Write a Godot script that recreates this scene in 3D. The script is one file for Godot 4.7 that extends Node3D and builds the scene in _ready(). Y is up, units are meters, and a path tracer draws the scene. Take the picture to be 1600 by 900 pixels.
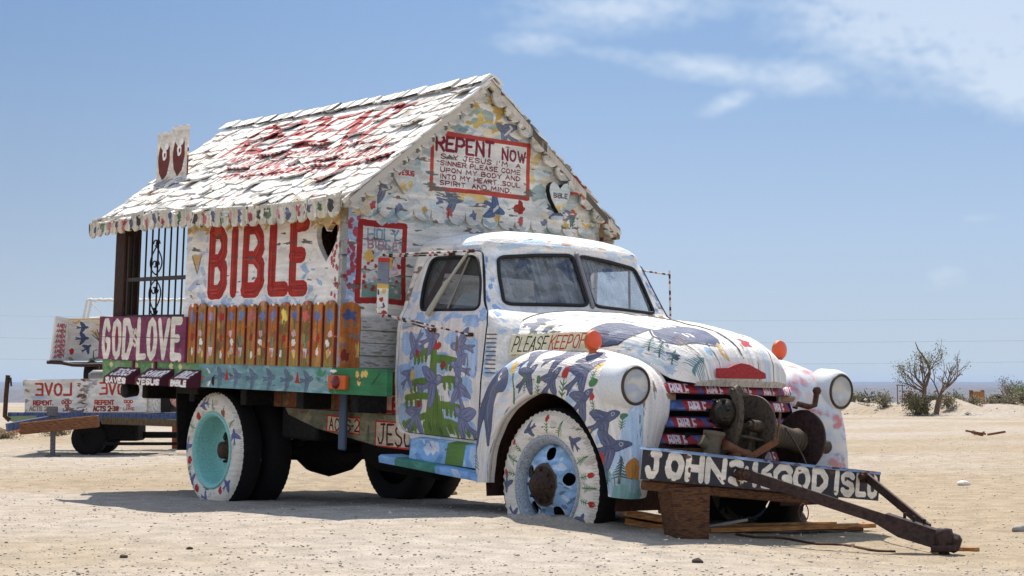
extends Node3D
# A painted desert truck that carries a little shingled house, a trailer behind it, and the desert round them.

var rng := RandomNumberGenerator.new()
var names := {}
var nz := {}          # shared noise tiles (PackedByteArray, 512 x 512)
var M := {}           # materials


# ---------------------------------------------------------------- mesh builder
class MB:
	var v := PackedVector3Array()
	var u := PackedVector2Array()
	var c := PackedColorArray()
	var ix := PackedInt32Array()
	var col := Color(1, 1, 1)

	func vert(p: Vector3, uv := Vector2.ZERO) -> int:
		v.append(p)
		u.append(uv)
		c.append(col)
		return v.size() - 1

	func tri(a: int, b: int, d: int) -> void:   # counter-clockwise seen from outside
		ix.append(a)
		ix.append(d)
		ix.append(b)

	func quad(a: Vector3, b: Vector3, d: Vector3, e: Vector3, ua := Vector2.ZERO, ub := Vector2.ZERO, ud := Vector2.ZERO, ue := Vector2.ZERO) -> void:
		var k := vert(a, ua)
		vert(b, ub)
		vert(d, ud)
		vert(e, ue)
		tri(k, k + 1, k + 2)
		tri(k, k + 2, k + 3)

	func done() -> ArrayMesh:
		var n := PackedVector3Array()
		n.resize(v.size())
		for k in range(0, ix.size(), 3):
			var a := ix[k]
			var b := ix[k + 1]
			var d := ix[k + 2]
			var w := (v[d] - v[a]).cross(v[b] - v[a])
			n[a] += w
			n[b] += w
			n[d] += w
		for k in n.size():
			n[k] = n[k].normalized() if n[k].length_squared() > 1e-20 else Vector3.UP
		var arr := []
		arr.resize(Mesh.ARRAY_MAX)
		arr[Mesh.ARRAY_VERTEX] = v
		arr[Mesh.ARRAY_NORMAL] = n
		arr[Mesh.ARRAY_TEX_UV] = u
		arr[Mesh.ARRAY_COLOR] = c
		arr[Mesh.ARRAY_INDEX] = ix
		var m := ArrayMesh.new()
		m.add_surface_from_arrays(Mesh.PRIMITIVE_TRIANGLES, arr)
		return m


# a box with chamfered edges; uv in metres, or mapped by uvr (Rect2 over the local x/y faces)
func bbox(m: MB, xf: Transform3D, size: Vector3, bev := 0.006, uvs := 1.0) -> void:
	var h := size / 2.0
	bev = minf(bev, minf(h.x, minf(h.y, h.z)) * 0.6)
	var f := func(p: Vector3, ax: int) -> Array:
		var q := Vector2(p.z, p.y) if ax == 0 else Vector2(p.x, p.z) if ax == 1 else Vector2(p.x, p.y)
		return [xf * p, q * uvs]
	for ax in 3:
		var a1 := (ax + 1) % 3
		var a2 := (ax + 2) % 3
		for s in [-1.0, 1.0]:
			var ps := []
			for k in [[-1, -1], [1, -1], [1, 1], [-1, 1]]:
				var p := Vector3.ZERO
				p[ax] = s * h[ax]
				p[a1] = k[0] * (h[a1] - bev)
				p[a2] = k[1] * (h[a2] - bev)
				ps.append(f.call(p, ax))
			if s < 0:
				ps.reverse()
			m.quad(ps[0][0], ps[1][0], ps[2][0], ps[3][0], ps[0][1], ps[1][1], ps[2][1], ps[3][1])
		if bev <= 0.0005:
			continue
		for s1 in [-1.0, 1.0]:
			for s2 in [-1.0, 1.0]:
				var e := []
				for t in [-1.0, 1.0]:
					var p := Vector3.ZERO
					p[ax] = t * (h[ax] - bev)
					p[a1] = s1 * h[a1]
					p[a2] = s2 * (h[a2] - bev)
					var q := p
					q[a1] = s1 * (h[a1] - bev)
					q[a2] = s2 * h[a2]
					e.append([f.call(p, a1), f.call(q, a1)])
				var ord := [e[0][0], e[0][1], e[1][1], e[1][0]]
				if s1 * s2 > 0:
					ord.reverse()
				m.quad(ord[0][0], ord[1][0], ord[2][0], ord[3][0], ord[0][1], ord[1][1], ord[2][1], ord[3][1])
	if bev > 0.0005:
		for sx in [-1.0, 1.0]:
			for sy in [-1.0, 1.0]:
				for sz in [-1.0, 1.0]:
					var g := Vector3(sx, sy, sz)
					var k := []
					for ax in 3:
						var p := (h - Vector3.ONE * bev) * g
						p[ax] = g[ax] * h[ax]
						var r: Array = f.call(p, ax)
						k.append(m.vert(r[0], r[1]))
					if sx * sy * sz > 0:
						m.tri(k[0], k[1], k[2])
					else:
						m.tri(k[0], k[2], k[1])


func at(p: Vector3, rx := 0.0, ry := 0.0, rz := 0.0) -> Transform3D:
	return Transform3D(Basis.from_euler(Vector3(rx, ry, rz)), p)


# a beam of rectangular section between two points
func beam(m: MB, a: Vector3, b: Vector3, w: float, h: float, bev := 0.004, up := Vector3.UP) -> void:
	var d := (b - a)
	var x := d.normalized()
	var z := x.cross(up).normalized()
	var y := z.cross(x)
	bbox(m, Transform3D(Basis(x, y, z), (a + b) / 2.0), Vector3(d.length(), h, w), bev)


func tube(m: MB, pts: Array, rad, sides := 8, caps := true) -> void:
	var n := pts.size()
	var side := Vector3.ZERO
	var base := m.v.size()
	var run := 0.0
	for k in n:
		var t: Vector3 = (pts[mini(k + 1, n - 1)] - pts[maxi(k - 1, 0)]).normalized()
		if k == 0:
			side = t.cross(Vector3.UP if absf(t.y) < 0.9 else Vector3.RIGHT).normalized()
		else:
			side = (side - t * side.dot(t)).normalized()
			run += (pts[k] - pts[k - 1]).length()
		var up := t.cross(side)
		var r: float = rad[k] if rad is Array else rad
		for j in sides + 1:
			var a := TAU * j / sides
			m.vert(pts[k] + (side * cos(a) + up * sin(a)) * r, Vector2(run, r * a))
	for k in n - 1:
		for j in sides:
			var p := base + k * (sides + 1) + j
			m.tri(p, p + sides + 1, p + 1)
			m.tri(p + 1, p + sides + 1, p + sides + 2)
	if caps:
		for e in [0, n - 1]:
			var cx := m.vert(pts[e])
			var f := []
			for j in sides + 1:
				f.append(m.vert(m.v[base + e * (sides + 1) + j]))
			for j in sides:
				if e == 0:
					m.tri(cx, f[j], f[j + 1])
				else:
					m.tri(cx, f[j + 1], f[j])


# profile of (radius, height) turned round the local y axis of xf; uv is planar across (x, z) unless cyl
func lathe(m: MB, prof: Array, xf: Transform3D, segs := 32, cyl := false, a0 := 0.0, a1 := TAU, sharp := false) -> void:
	var rows := []
	for k in prof.size():
		rows.append(prof[k])
		if sharp and k > 0 and k < prof.size() - 1:
			rows.append(prof[k])
	var base := m.v.size()
	for k in rows.size():
		for j in segs + 1:
			var a := a0 + (a1 - a0) * j / segs
			var p := Vector3(cos(a) * rows[k].x, rows[k].y, sin(a) * rows[k].x)
			m.vert(xf * p, Vector2(a, rows[k].y) if cyl else Vector2(p.x, p.z))
	for k in rows.size() - 1:
		if sharp and k % 2 == 1:
			continue
		for j in segs:
			var p := base + k * (segs + 1) + j
			m.tri(p, p + segs + 1, p + 1)
			m.tri(p + 1, p + segs + 1, p + segs + 2)


# a flat polygon (local x/y of xf) given thickness along local z from z0 to z1; uv = (poly - uo) / us, v downwards
func prism(m: MB, poly: PackedVector2Array, z0: float, z1: float, xf: Transform3D, uo := Vector2.ZERO, us := Vector2.ONE, back := true) -> void:
	if Geometry2D.is_polygon_clockwise(poly):
		poly.reverse()
	var t := Geometry2D.triangulate_polygon(poly)
	var fu := func(p: Vector2) -> Vector2: return Vector2((p.x - uo.x) / us.x, 1.0 - (p.y - uo.y) / us.y)
	var faces: Array = [[z1, false], [z0, true]] if back else [[z1, false]]
	for s in faces:
		var b := m.v.size()
		for p in poly:
			m.vert(xf * Vector3(p.x, p.y, s[0]), fu.call(p))
		for k in range(0, t.size(), 3):
			var o := (poly[t[k + 1]] - poly[t[k]]).cross(poly[t[k + 2]] - poly[t[k]]) > 0
			if o != s[1]:
				m.tri(b + t[k], b + t[k + 1], b + t[k + 2])
			else:
				m.tri(b + t[k], b + t[k + 2], b + t[k + 1])
	for k in poly.size():
		var p := poly[k]
		var q := poly[(k + 1) % poly.size()]
		m.quad(xf * Vector3(p.x, p.y, z0), xf * Vector3(q.x, q.y, z0), xf * Vector3(q.x, q.y, z1), xf * Vector3(p.x, p.y, z1), fu.call(p), fu.call(q), fu.call(q), fu.call(p))


func grid(m: MB, nu: int, nv: int, f: Callable, uvf = null, flip := false) -> void:
	var b := m.v.size()
	for j in nv + 1:
		for i in nu + 1:
			var s := float(i) / nu
			var t := float(j) / nv
			m.vert(f.call(s, t), uvf.call(s, t) if uvf != null else Vector2(s, 1.0 - t))
	for j in nv:
		for i in nu:
			var p := b + j * (nu + 1) + i
			if flip:
				m.tri(p, p + nu + 1, p + 1)
				m.tri(p + 1, p + nu + 1, p + nu + 2)
			else:
				m.tri(p, p + 1, p + nu + 1)
				m.tri(p + 1, p + nu + 2, p + nu + 1)


# a grid over parameters (a, b) from which some cells are left out; vertices on a cut snap to the outlines
func shell(m: MB, r: Rect2, nu: int, nv: int, f: Callable, keep: Callable, outlines: Array, uvf: Callable, thick := 0.0) -> void:
	var w := nu + 1
	var cells := PackedByteArray()
	cells.resize(nu * nv)
	var par := PackedVector2Array()
	par.resize(w * (nv + 1))
	for j in nv + 1:
		for i in w:
			par[j * w + i] = r.position + Vector2(r.size.x * i / nu, r.size.y * j / nv)
	var touch := PackedByteArray()
	touch.resize(par.size())
	for j in nv:
		for i in nu:
			var k: bool = keep.call(r.position + Vector2(r.size.x * (i + 0.5) / nu, r.size.y * (j + 0.5) / nv))
			cells[j * nu + i] = 1 if k else 0
			for q in [j * w + i, j * w + i + 1, j * w + w + i, j * w + w + i + 1]:
				touch[q] |= 1 if k else 2
	var cell := Vector2(r.size.x / nu, r.size.y / nv)
	for q in par.size():
		if touch[q] == 3:
			var best := par[q]
			var bd := 1.3
			for o in outlines:
				for k in o.size():
					var c := Geometry2D.get_closest_point_to_segment(par[q] / cell, o[k] / cell, o[(k + 1) % o.size()] / cell)
					var d := c.distance_to(par[q] / cell)
					if d < bd:
						bd = d
						best = c * cell
			par[q] = best
	var id := PackedInt32Array()
	id.resize(par.size())
	for q in par.size():
		id[q] = m.vert(f.call(par[q]), uvf.call(par[q])) if touch[q] & 1 else -1
	for j in nv:
		for i in nu:
			if cells[j * nu + i]:
				var p := j * w + i
				m.tri(id[p], id[p + 1], id[p + w])
				m.tri(id[p + 1], id[p + w + 1], id[p + w])


func dense(poly: Array, step: float, closed := true) -> PackedVector2Array:
	var o := PackedVector2Array()
	for k in poly.size() if closed else poly.size() - 1:
		var a: Vector2 = poly[k]
		var b: Vector2 = poly[(k + 1) % poly.size()]
		var n := maxi(1, int(ceil(a.distance_to(b) / step)))
		for i in n:
			o.append(a.lerp(b, float(i) / n))
	return o


# corner-rounded polygon
func rounded(poly: Array, r: float, n := 4) -> Array:
	var o := []
	for k in poly.size():
		var p: Vector2 = poly[k]
		var a: Vector2 = poly[(k + poly.size() - 1) % poly.size()]
		var b: Vector2 = poly[(k + 1) % poly.size()]
		var ra := minf(r, p.distance_to(a) * 0.45)
		var rb := minf(r, p.distance_to(b) * 0.45)
		var s := p + (a - p).normalized() * ra
		var e := p + (b - p).normalized() * rb
		for i in n + 1:
			var t := float(i) / n
			o.append(s.lerp(p, t).lerp(p.lerp(e, t), t))
	return o


# piecewise-linear and smooth lookups in tables [[x, a, b, ...], ...]
func tab(t: Array, x: float, k := 1) -> float:
	if x <= t[0][0]:
		return t[0][k]
	for i in t.size() - 1:
		if x <= t[i + 1][0]:
			var f: float = (x - t[i][0]) / (t[i + 1][0] - t[i][0])
			return lerpf(t[i][k], t[i + 1][k], f)
	return t[-1][k]


func stab(t: Array, x: float, k := 1) -> float:
	if x <= t[0][0]:
		return t[0][k]
	for i in t.size() - 1:
		if x <= t[i + 1][0]:
			var f: float = (x - t[i][0]) / (t[i + 1][0] - t[i][0])
			var p0: float = t[maxi(i - 1, 0)][k]
			var p3: float = t[mini(i + 2, t.size() - 1)][k]
			return cubic_interpolate(t[i][k], t[i + 1][k], p0, p3, f)
	return t[-1][k]


func curve2(pts: Array, t: float) -> Vector2:
	var x := clampf(t, 0, 1) * (pts.size() - 1)
	var i := mini(int(x), pts.size() - 2)
	return pts[i].cubic_interpolate(pts[i + 1], pts[maxi(i - 1, 0)], pts[mini(i + 2, pts.size() - 1)], x - i)


# ---------------------------------------------------------------- nodes
func numbered(called: String, parent: Node) -> String:
	var key := str(parent.get_instance_id()) + called
	var n: int = names.get(key, 0)
	names[key] = n + 1
	return called if n == 0 else "%s_%03d" % [called, n]


func obj(called: String, m, mat: Material, parent: Node = null) -> MeshInstance3D:
	var o := MeshInstance3D.new()
	if parent == null:
		parent = self
	o.name = numbered(called, parent)
	o.mesh = m.done() if m is MB else m
	o.material_override = mat
	parent.add_child(o, true)
	return o


func thing(called: String, label: String, category: String, p := Vector3.ZERO, turn := 0.0, group := "") -> Node3D:
	var o := Node3D.new()
	o.name = numbered(called, self)
	add_child(o, true)
	o.position = p
	o.rotation.y = turn
	return tag(o, label, category, group)


func tag(o: Node3D, label: String, category := "", group := "", kind := "") -> Node3D:
	if label:
		o.set_meta("label", label)
	if category:
		o.set_meta("category", category)
	if group:
		o.set_meta("group", group)
	if kind:
		o.set_meta("kind", kind)
	return o


func copy(src: Node3D, p: Vector3, turn: float, label := "") -> Node3D:
	var o: Node3D = src.duplicate()
	o.name = numbered(String(src.name).trim_suffix("_001"), self)
	add_child(o, true)
	o.position = p
	o.rotation.y = turn
	if label:
		o.set_meta("label", label)
	return o


# ---------------------------------------------------------------- painting
class Pt:
	var img: Image
	var ppm: float
	var x0: float
	var y1: float
	var warp = null
	var r := RandomNumberGenerator.new()

	func _init(w: float, h: float, per: float, base: Color, ox := 0.0, oy := 0.0) -> void:
		ppm = per
		x0 = ox
		y1 = oy + h
		img = Image.create_empty(maxi(8, int(w * per)), maxi(8, int(h * per)), false, Image.FORMAT_RGB8)
		img.fill(base)
		r.seed = int(w * 1000 + h * 77)

	func px(p: Vector2) -> Vector2:
		if warp != null:
			p = warp.call(p)
		return Vector2((p.x - x0) * ppm, (y1 - p.y) * ppm)

	func poly(pts, col: Color) -> void:
		var q := PackedVector2Array()
		var lo := 1e9
		var hi := -1e9
		for p in pts:
			var a := px(p)
			q.append(a)
			lo = minf(lo, a.y)
			hi = maxf(hi, a.y)
		var n := q.size()
		for y in range(maxi(0, int(ceil(lo - 0.5))), mini(img.get_height() - 1, int(floor(hi - 0.5))) + 1):
			var yc := y + 0.5
			var xs := PackedFloat32Array()
			for k in n:
				var a := q[k]
				var b := q[k + 1] if k + 1 < n else q[0]
				if (a.y <= yc) != (b.y <= yc):
					xs.append(a.x + (yc - a.y) / (b.y - a.y) * (b.x - a.x))
			xs.sort()
			for k in range(0, xs.size() - 1, 2):
				var s := int(round(xs[k]))
				var e := int(round(xs[k + 1]))
				if e > s:
					img.fill_rect(Rect2i(s, y, e - s, 1), col)

	func disc(c: Vector2, rx: float, ry: float, col: Color, rough := 0.1, rot := 0.0) -> void:
		var p := PackedVector2Array()
		for k in 14:
			var a := TAU * k / 14
			var f := 1.0 + r.randf_range(-rough, rough)
			p.append(c + Vector2(cos(a) * rx * f, sin(a) * ry * f).rotated(rot))
		poly(p, col)

	func seg(a: Vector2, b: Vector2, w0: float, w1: float, col: Color) -> void:
		var d := (b - a).normalized() if a.distance_to(b) > 1e-5 else Vector2.RIGHT
		var n := d.orthogonal()
		var p := PackedVector2Array()
		for k in 5:
			var t := PI * k / 4 - PI / 2
			p.append(b + (d * cos(t) - n * sin(t)) * w1 / 2)
		for k in 5:
			var t := PI * k / 4 + PI / 2
			p.append(a + (d * cos(t) - n * sin(t)) * w0 / 2)
		poly(p, col)

	func stroke(pts, w: float, col: Color, jit := 0.0) -> void:
		var j := []
		for p in pts:
			j.append(p + Vector2(r.randf_range(-jit, jit), r.randf_range(-jit, jit)))
		for k in j.size() - 1:
			var f := 1.0 + r.randf_range(-0.12, 0.12) if jit > 0 else 1.0
			seg(j[k], j[k + 1], w * f, w * f, col)

	func rect(x: float, y: float, w: float, h: float, col: Color) -> void:
		poly([Vector2(x, y), Vector2(x + w, y), Vector2(x + w, y + h), Vector2(x, y + h)], col)

	func frame(x: float, y: float, w: float, h: float, t: float, col: Color) -> void:
		stroke([Vector2(x, y), Vector2(x + w * 0.5, y + t * 0.15), Vector2(x + w, y), Vector2(x + w - t * 0.2, y + h * 0.5), Vector2(x + w, y + h), Vector2(x + w * 0.4, y + h - t * 0.1), Vector2(x, y + h), Vector2(x, y)], t, col, t * 0.12)

	# brushy patches of other colours
	func daub(x: float, y: float, w: float, h: float, n: int, size: float, cols: Array, lean := 0.6) -> void:
		for k in n:
			var c: Color = cols[r.randi() % cols.size()]
			var s := size * r.randf_range(0.4, 1.2)
			disc(Vector2(r.randf_range(x, x + w), r.randf_range(y, y + h)), s, s * r.randf_range(0.25, lean), c, 0.3, r.randf_range(-0.8, 0.8))

	func letter(f: Dictionary, ch: String, x: float, y: float, w: float, h: float, sw: float, col: Color, slant := 0.0, jit := 0.0) -> void:
		if not f.has(ch):
			return
		for s in f[ch]:
			var p := []
			for q in s:
				p.append(Vector2(x + q.x * w + slant * q.y * h, y + q.y * h))
			if p.size() == 1:
				p.append(p[0] + Vector2(0.001, 0))
			stroke(p, sw, col, jit)

	func text(f: Dictionary, s: String, x: float, y: float, w: float, h: float, sw: float, col: Color, slant := 0.0, jit := 0.0, mirror := false) -> void:
		# fills the width w
		var tot := 0.0
		for ch in s:
			tot += adv(ch)
		var k := w / tot
		var cx := x
		for ch in s:
			var a := adv(ch) * k
			var b := y + r.randf_range(-0.03, 0.03) * h
			if mirror:
				letter(f, ch, x + w - (cx - x) - a * 0.1, b, -a * 0.72, h, sw, col, slant, jit)
			else:
				letter(f, ch, cx + a * 0.14, b, a * 0.72, h * r.randf_range(0.95, 1.05), sw, col, slant, jit)
			cx += a

	func adv(ch: String) -> float:
		return 0.45 if ch in ["I", ":", ".", "'", ",", "-", "1"] else 0.6 if ch == " " else 1.3 if ch in ["M", "W"] else 1.0

	# a painted dove or swallow flying towards +x before it is turned
	func bird(c: Vector2, s: float, ang: float, col: Color, flip := false, eye := true, beak := Color(0, 0, 0, 0)) -> void:
		var dk := Color(col.r * 0.72, col.g * 0.72, col.b * 0.78)
		var lt := col.lerp(Color(0.75, 0.75, 0.8), 0.25)
		var f := func(x: float, y: float) -> Vector2: return c + (Vector2(x, -y if flip else y) * s).rotated(ang)
		var a := r.randf_range(-0.05, 0.05)
		var b := r.randf_range(-0.05, 0.05)
		var sets := [[[0.40, 0.02], [0.33, 0.09], [0.2, 0.115], [0.0, 0.085], [-0.22, 0.04], [-0.5, 0.105], [-0.43, 0.0], [-0.53, -0.07], [-0.22, -0.045], [0.0, -0.075], [0.2, -0.065], [0.32, -0.035]],
			[[0.18, 0.07], [0.09, 0.22 + a], [-0.10 + b, 0.35 + a], [-0.25 + b, 0.38 + a], [-0.2, 0.25], [-0.08, 0.06]], [[0.14, -0.04], [0.07, -0.2 - b], [-0.06 - a, -0.36 - b], [-0.2 - a, -0.41 - b], [-0.18, -0.26], [-0.08, -0.02]]]
		for q in sets:
			var loop := []
			for p in q:
				loop.append(f.call(p[0], p[1]))
			var sm := smooth(loop)
			stroke(sm + [sm[0]], s * 0.028, dk)
			poly(sm, col)
		for k in 4:
			var o := 0.045 * k
			seg(f.call(0.08 - o, 0.1), f.call(-0.06 - o + b, 0.30 + a - o), s * 0.022, s * 0.01, lt if k % 2 else dk)
			seg(f.call(0.06 - o, -0.08), f.call(-0.07 - o - a, -0.31 - b + o), s * 0.022, s * 0.01, dk if k % 2 else lt)
			seg(f.call(-0.2, 0.03 - 0.02 * k), f.call(-0.44, 0.07 - 0.045 * k), s * 0.014, s * 0.01, lt if k % 2 else dk)
		if eye:
			disc(f.call(0.27, 0.045), s * 0.042, s * 0.042, lt.lerp(Color(0.85, 0.83, 0.8), 0.5))
			disc(f.call(0.27, 0.045), s * 0.02, s * 0.02, dk)
		if beak.a > 0:
			poly([f.call(0.33, 0.1), f.call(0.46, 0.05), f.call(0.34, 0.0)], beak)

	func smooth(c: Array, n := 4) -> Array:
		var o := []
		for k in c.size():
			var p: Vector2 = c[k]
			for i in n:
				o.append(p.cubic_interpolate(c[(k + 1) % c.size()], c[(k + c.size() - 1) % c.size()], c[(k + 2) % c.size()], float(i) / n))
		return o

	func flower(base: Vector2, h: float, col: Color, green := Color(0.25, 0.45, 0.25), ang := 0.0, leaves := 3) -> void:
		var f := func(x: float, y: float) -> Vector2: return base + (Vector2(x, y) * h).rotated(ang)
		stroke([f.call(0, 0), f.call(0.03, 0.35), f.call(0, 0.75)], h * 0.05, green)
		for k in leaves:
			var y := 0.1 + 0.5 * k / maxf(1, leaves)
			seg(f.call(0, y), f.call(0.17, y + 0.13), h * 0.07, h * 0.03, green)
			seg(f.call(0, y), f.call(-0.17, y + 0.13), h * 0.07, h * 0.03, green)
		disc(f.call(0, 0.85), h * 0.17, h * 0.2, col, 0.15, ang)

	func pine(base: Vector2, h: float, col: Color, ang := 0.0) -> void:
		var f := func(x: float, y: float) -> Vector2: return base + (Vector2(x, y) * h).rotated(ang)
		seg(f.call(0, 0), f.call(0, 1), h * 0.09, h * 0.03, col)
		for k in 7:
			var y := 0.95 - k * 0.115
			var w := 0.06 + 0.042 * k
			for sgn in [-1.0, 1.0]:
				seg(f.call(0, y), f.call(sgn * w, y - 0.09 - r.randf() * 0.05), h * 0.06, h * 0.025, col)


# wear: brush streaks, blotches and chips over a painted image; returns [albedo, relief]
func weather(im: Image, amp := 0.1, chip := 0.0, chipcol := Color(0.3, 0.28, 0.25), along := true, blotch := 0.06, off := 0, dirt := Color(0.62, 0.55, 0.45), dirt_amt := 0.0) -> Array:
	var w := im.get_width()
	var h := im.get_height()
	var d := im.get_data()
	var ht := PackedByteArray()
	ht.resize(w * h)
	var fine: PackedByteArray = nz.fine
	var strk: PackedByteArray = nz.streak_x if along else nz.streak_y
	var blo: PackedByteArray = nz.blot
	var chp: PackedByteArray = nz.chip_x if along else nz.chip_y
	var cr := chipcol.r8
	var cg := chipcol.g8
	var cb := chipcol.b8
	var thr := 256.0 - chip * 256.0
	for y in h:
		var row := ((y + off * 37) & 511) << 9
		for x in w:
			var q := row | ((x + off * 91) & 511)
			var k := (y * w + x) * 3
			var s := strk[q] - 128
			var n := fine[q] - 128
			var b := blo[q] - 128
			var g := 1.0 + amp * (s + 0.7 * n) / 128.0 + blotch * b / 128.0
			var t := chp[q] + b * 0.35
			if t > thr:
				var f := minf(1.0, (t - thr) / 10.0) * 0.9
				d[k] = int(lerpf(d[k], cr * g, f))
				d[k + 1] = int(lerpf(d[k + 1], cg * g, f))
				d[k + 2] = int(lerpf(d[k + 2], cb * g, f))
				ht[y * w + x] = clampi(110 + (s + n) / 6 - int(60 * f), 0, 255)
			else:
				var da := clampf(dirt_amt * (0.6 + b / 100.0), 0, 1)
				d[k] = clampi(int((d[k] * (1 - da) + dirt.r8 * da) * g), 0, 255)
				d[k + 1] = clampi(int((d[k + 1] * (1 - da) + dirt.g8 * da) * g), 0, 255)
				d[k + 2] = clampi(int((d[k + 2] * (1 - da) + dirt.b8 * da) * g), 0, 255)
				ht[y * w + x] = clampi(130 + s / 3 + n / 4, 0, 255)
	return [Image.create_from_data(w, h, false, Image.FORMAT_RGB8, d), Image.create_from_data(w, h, false, Image.FORMAT_L8, ht)]


func noise_bytes(freq: float, octaves: int, w := 512, h := 512, sd := 1, type := FastNoiseLite.TYPE_SIMPLEX_SMOOTH, gain := 0.5) -> PackedByteArray:
	return noise_img(freq, octaves, w, h, sd, type, gain).get_data()


func noise_img(freq: float, octaves: int, w: int, h: int, sd: int, type := FastNoiseLite.TYPE_SIMPLEX_SMOOTH, gain := 0.5) -> Image:
	var f := FastNoiseLite.new()
	f.seed = sd
	f.noise_type = type
	f.frequency = freq
	f.fractal_octaves = octaves
	f.fractal_gain = gain
	var im := f.get_seamless_image(w, h)
	if w != 512 or h != 512:
		im.resize(512, 512, Image.INTERPOLATE_BILINEAR)
	im.convert(Image.FORMAT_L8)
	return im


func tex(im: Image) -> ImageTexture:
	return ImageTexture.create_from_image(im)


# material from a weathered painting: [albedo, relief]
func painted(pair: Array, rough := 0.75, relief := 0.4, spec := 0.4) -> StandardMaterial3D:
	var m := StandardMaterial3D.new()
	m.albedo_texture = tex(pair[0])
	m.roughness = rough
	m.metallic_specular = spec
	m.texture_repeat = false
	if relief > 0.3:
		m.heightmap_enabled = true
		m.heightmap_scale = relief
		m.heightmap_texture = tex(pair[1])
	return m


# material of tileable noise between colours, laid triplanar; size = metres per tile
func grainy(cols: Array, size: float, freq := 0.03, oct := 4, stretch := 1, rough := 0.8, relief := 0.3, sd := 1, metal := 0.0, world := false) -> StandardMaterial3D:
	var a := noise_img(freq, oct, 512, 512 / stretch if stretch > 0 else 512, sd) if stretch >= 1 else noise_img(freq, oct, 512 / -stretch, 512, sd)
	a.resize(256, 256)
	var d := a.get_data()
	var o := PackedByteArray()
	o.resize(256 * 256 * 3)
	var n := cols.size() - 1
	for k in 65536:
		var t := clampf((d[k] / 255.0 - 0.2) / 0.6, 0, 0.999) * n
		var i := int(t)
		var c: Color = cols[i].lerp(cols[i + 1], t - i)
		o[k * 3] = c.r8
		o[k * 3 + 1] = c.g8
		o[k * 3 + 2] = c.b8
	var m := StandardMaterial3D.new()
	m.albedo_texture = tex(Image.create_from_data(256, 256, false, Image.FORMAT_RGB8, o))
	m.uv1_triplanar = true
	m.uv1_world_triplanar = world
	m.uv1_scale = Vector3.ONE / size
	m.roughness = rough
	m.metallic = metal
	m.metallic_specular = 0.4
	if relief > 0:
		m.heightmap_enabled = true
		m.heightmap_scale = relief
		m.heightmap_texture = m.albedo_texture
	return m


func plain(col: Color, rough := 0.7, metal := 0.0) -> StandardMaterial3D:
	var m := StandardMaterial3D.new()
	m.albedo_color = col
	m.roughness = rough
	m.metallic = metal
	return m


var font := {}


func make_font() -> void:
	var src := {
		"A": "0,0 .5,1 1,0;.22,.38 .78,.38", "B": "0,0 0,1 .65,1 .95,.86 .95,.66 .65,.53 0,.53;.65,.53 1,.4 1,.14 .7,0 0,0", "C": "1,.8 .75,1 .3,1 0,.7 0,.3 .3,0 .75,0 1,.2",
		"D": "0,0 0,1 .55,1 1,.65 1,.35 .55,0 0,0", "E": "1,1 0,1 0,0 1,0;0,.52 .75,.52", "F": "1,1 0,1 0,0;0,.52 .7,.52", "G": "1,.8 .75,1 .3,1 0,.7 0,.3 .3,0 .75,0 1,.2 1,.45 .6,.45",
		"H": "0,0 0,1;1,0 1,1;0,.5 1,.5", "I": ".5,0 .5,1", "J": "1,1 .35,1;.75,1 .75,.25 .55,0 .2,0 0,.25", "K": "0,0 0,1;1,1 0,.45;.3,.6 1,0", "L": "0,1 0,0 1,0",
		"M": "0,0 .1,1 .5,.35 .9,1 1,0", "N": "0,0 0,1 1,0 1,1", "O": ".5,1 .15,.9 0,.6 0,.4 .15,.1 .5,0 .85,.1 1,.4 1,.6 .85,.9 .5,1", "P": "0,0 0,1 .7,1 1,.85 1,.6 .7,.45 0,.45",
		"R": "0,0 0,1 .7,1 1,.85 1,.62 .7,.48 0,.48;.45,.48 1,0", "S": "1,.85 .7,1 .3,1 0,.8 .1,.6 .9,.42 1,.2 .7,0 .3,0 0,.15", "T": "0,1 1,1;.5,1 .5,0",
		"U": "0,1 0,.25 .25,0 .75,0 1,.25 1,1", "V": "0,1 .5,0 1,1", "W": "0,1 .25,0 .5,.7 .75,0 1,1", "X": "0,0 1,1;0,1 1,0", "Y": "0,1 .5,.5 1,1;.5,.5 .5,0", "Z": "0,1 1,1 0,0 1,0",
		"0": ".5,1 .15,.9 0,.6 0,.4 .15,.1 .5,0 .85,.1 1,.4 1,.6 .85,.9 .5,1", "1": ".3,.8 .5,1 .5,0", "2": "0,.8 .3,1 .75,1 1,.75 .9,.5 0,0 1,0", "3": "0,.9 .4,1 .9,.9 .95,.65 .4,.52 .95,.4 1,.15 .6,0 0,.1",
		"6": ".8,1 .2,.7 0,.3 .2,0 .75,0 1,.25 .75,.5 .1,.4", "8": ".5,1 .1,.85 .1,.65 .9,.4 .9,.1 .5,0 .1,.1 .1,.4 .9,.65 .9,.85 .5,1", "-": ".1,.5 .9,.5", ".": ".5,.02", ":": ".5,.25;.5,.75", "'": ".5,1 .4,.8", "?": "0,.8 .3,1 .8,.95 .9,.7 .5,.5 .5,.3;.5,.02",
	}
	for ch in src:
		var g := []
		for s in src[ch].split(";"):
			var p := []
			for q in s.split(" "):
				var xy: PackedStringArray = q.split(",")
				p.append(Vector2(xy[0].to_float(), xy[1].to_float()))
			g.append(p)
		font[ch] = g


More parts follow.
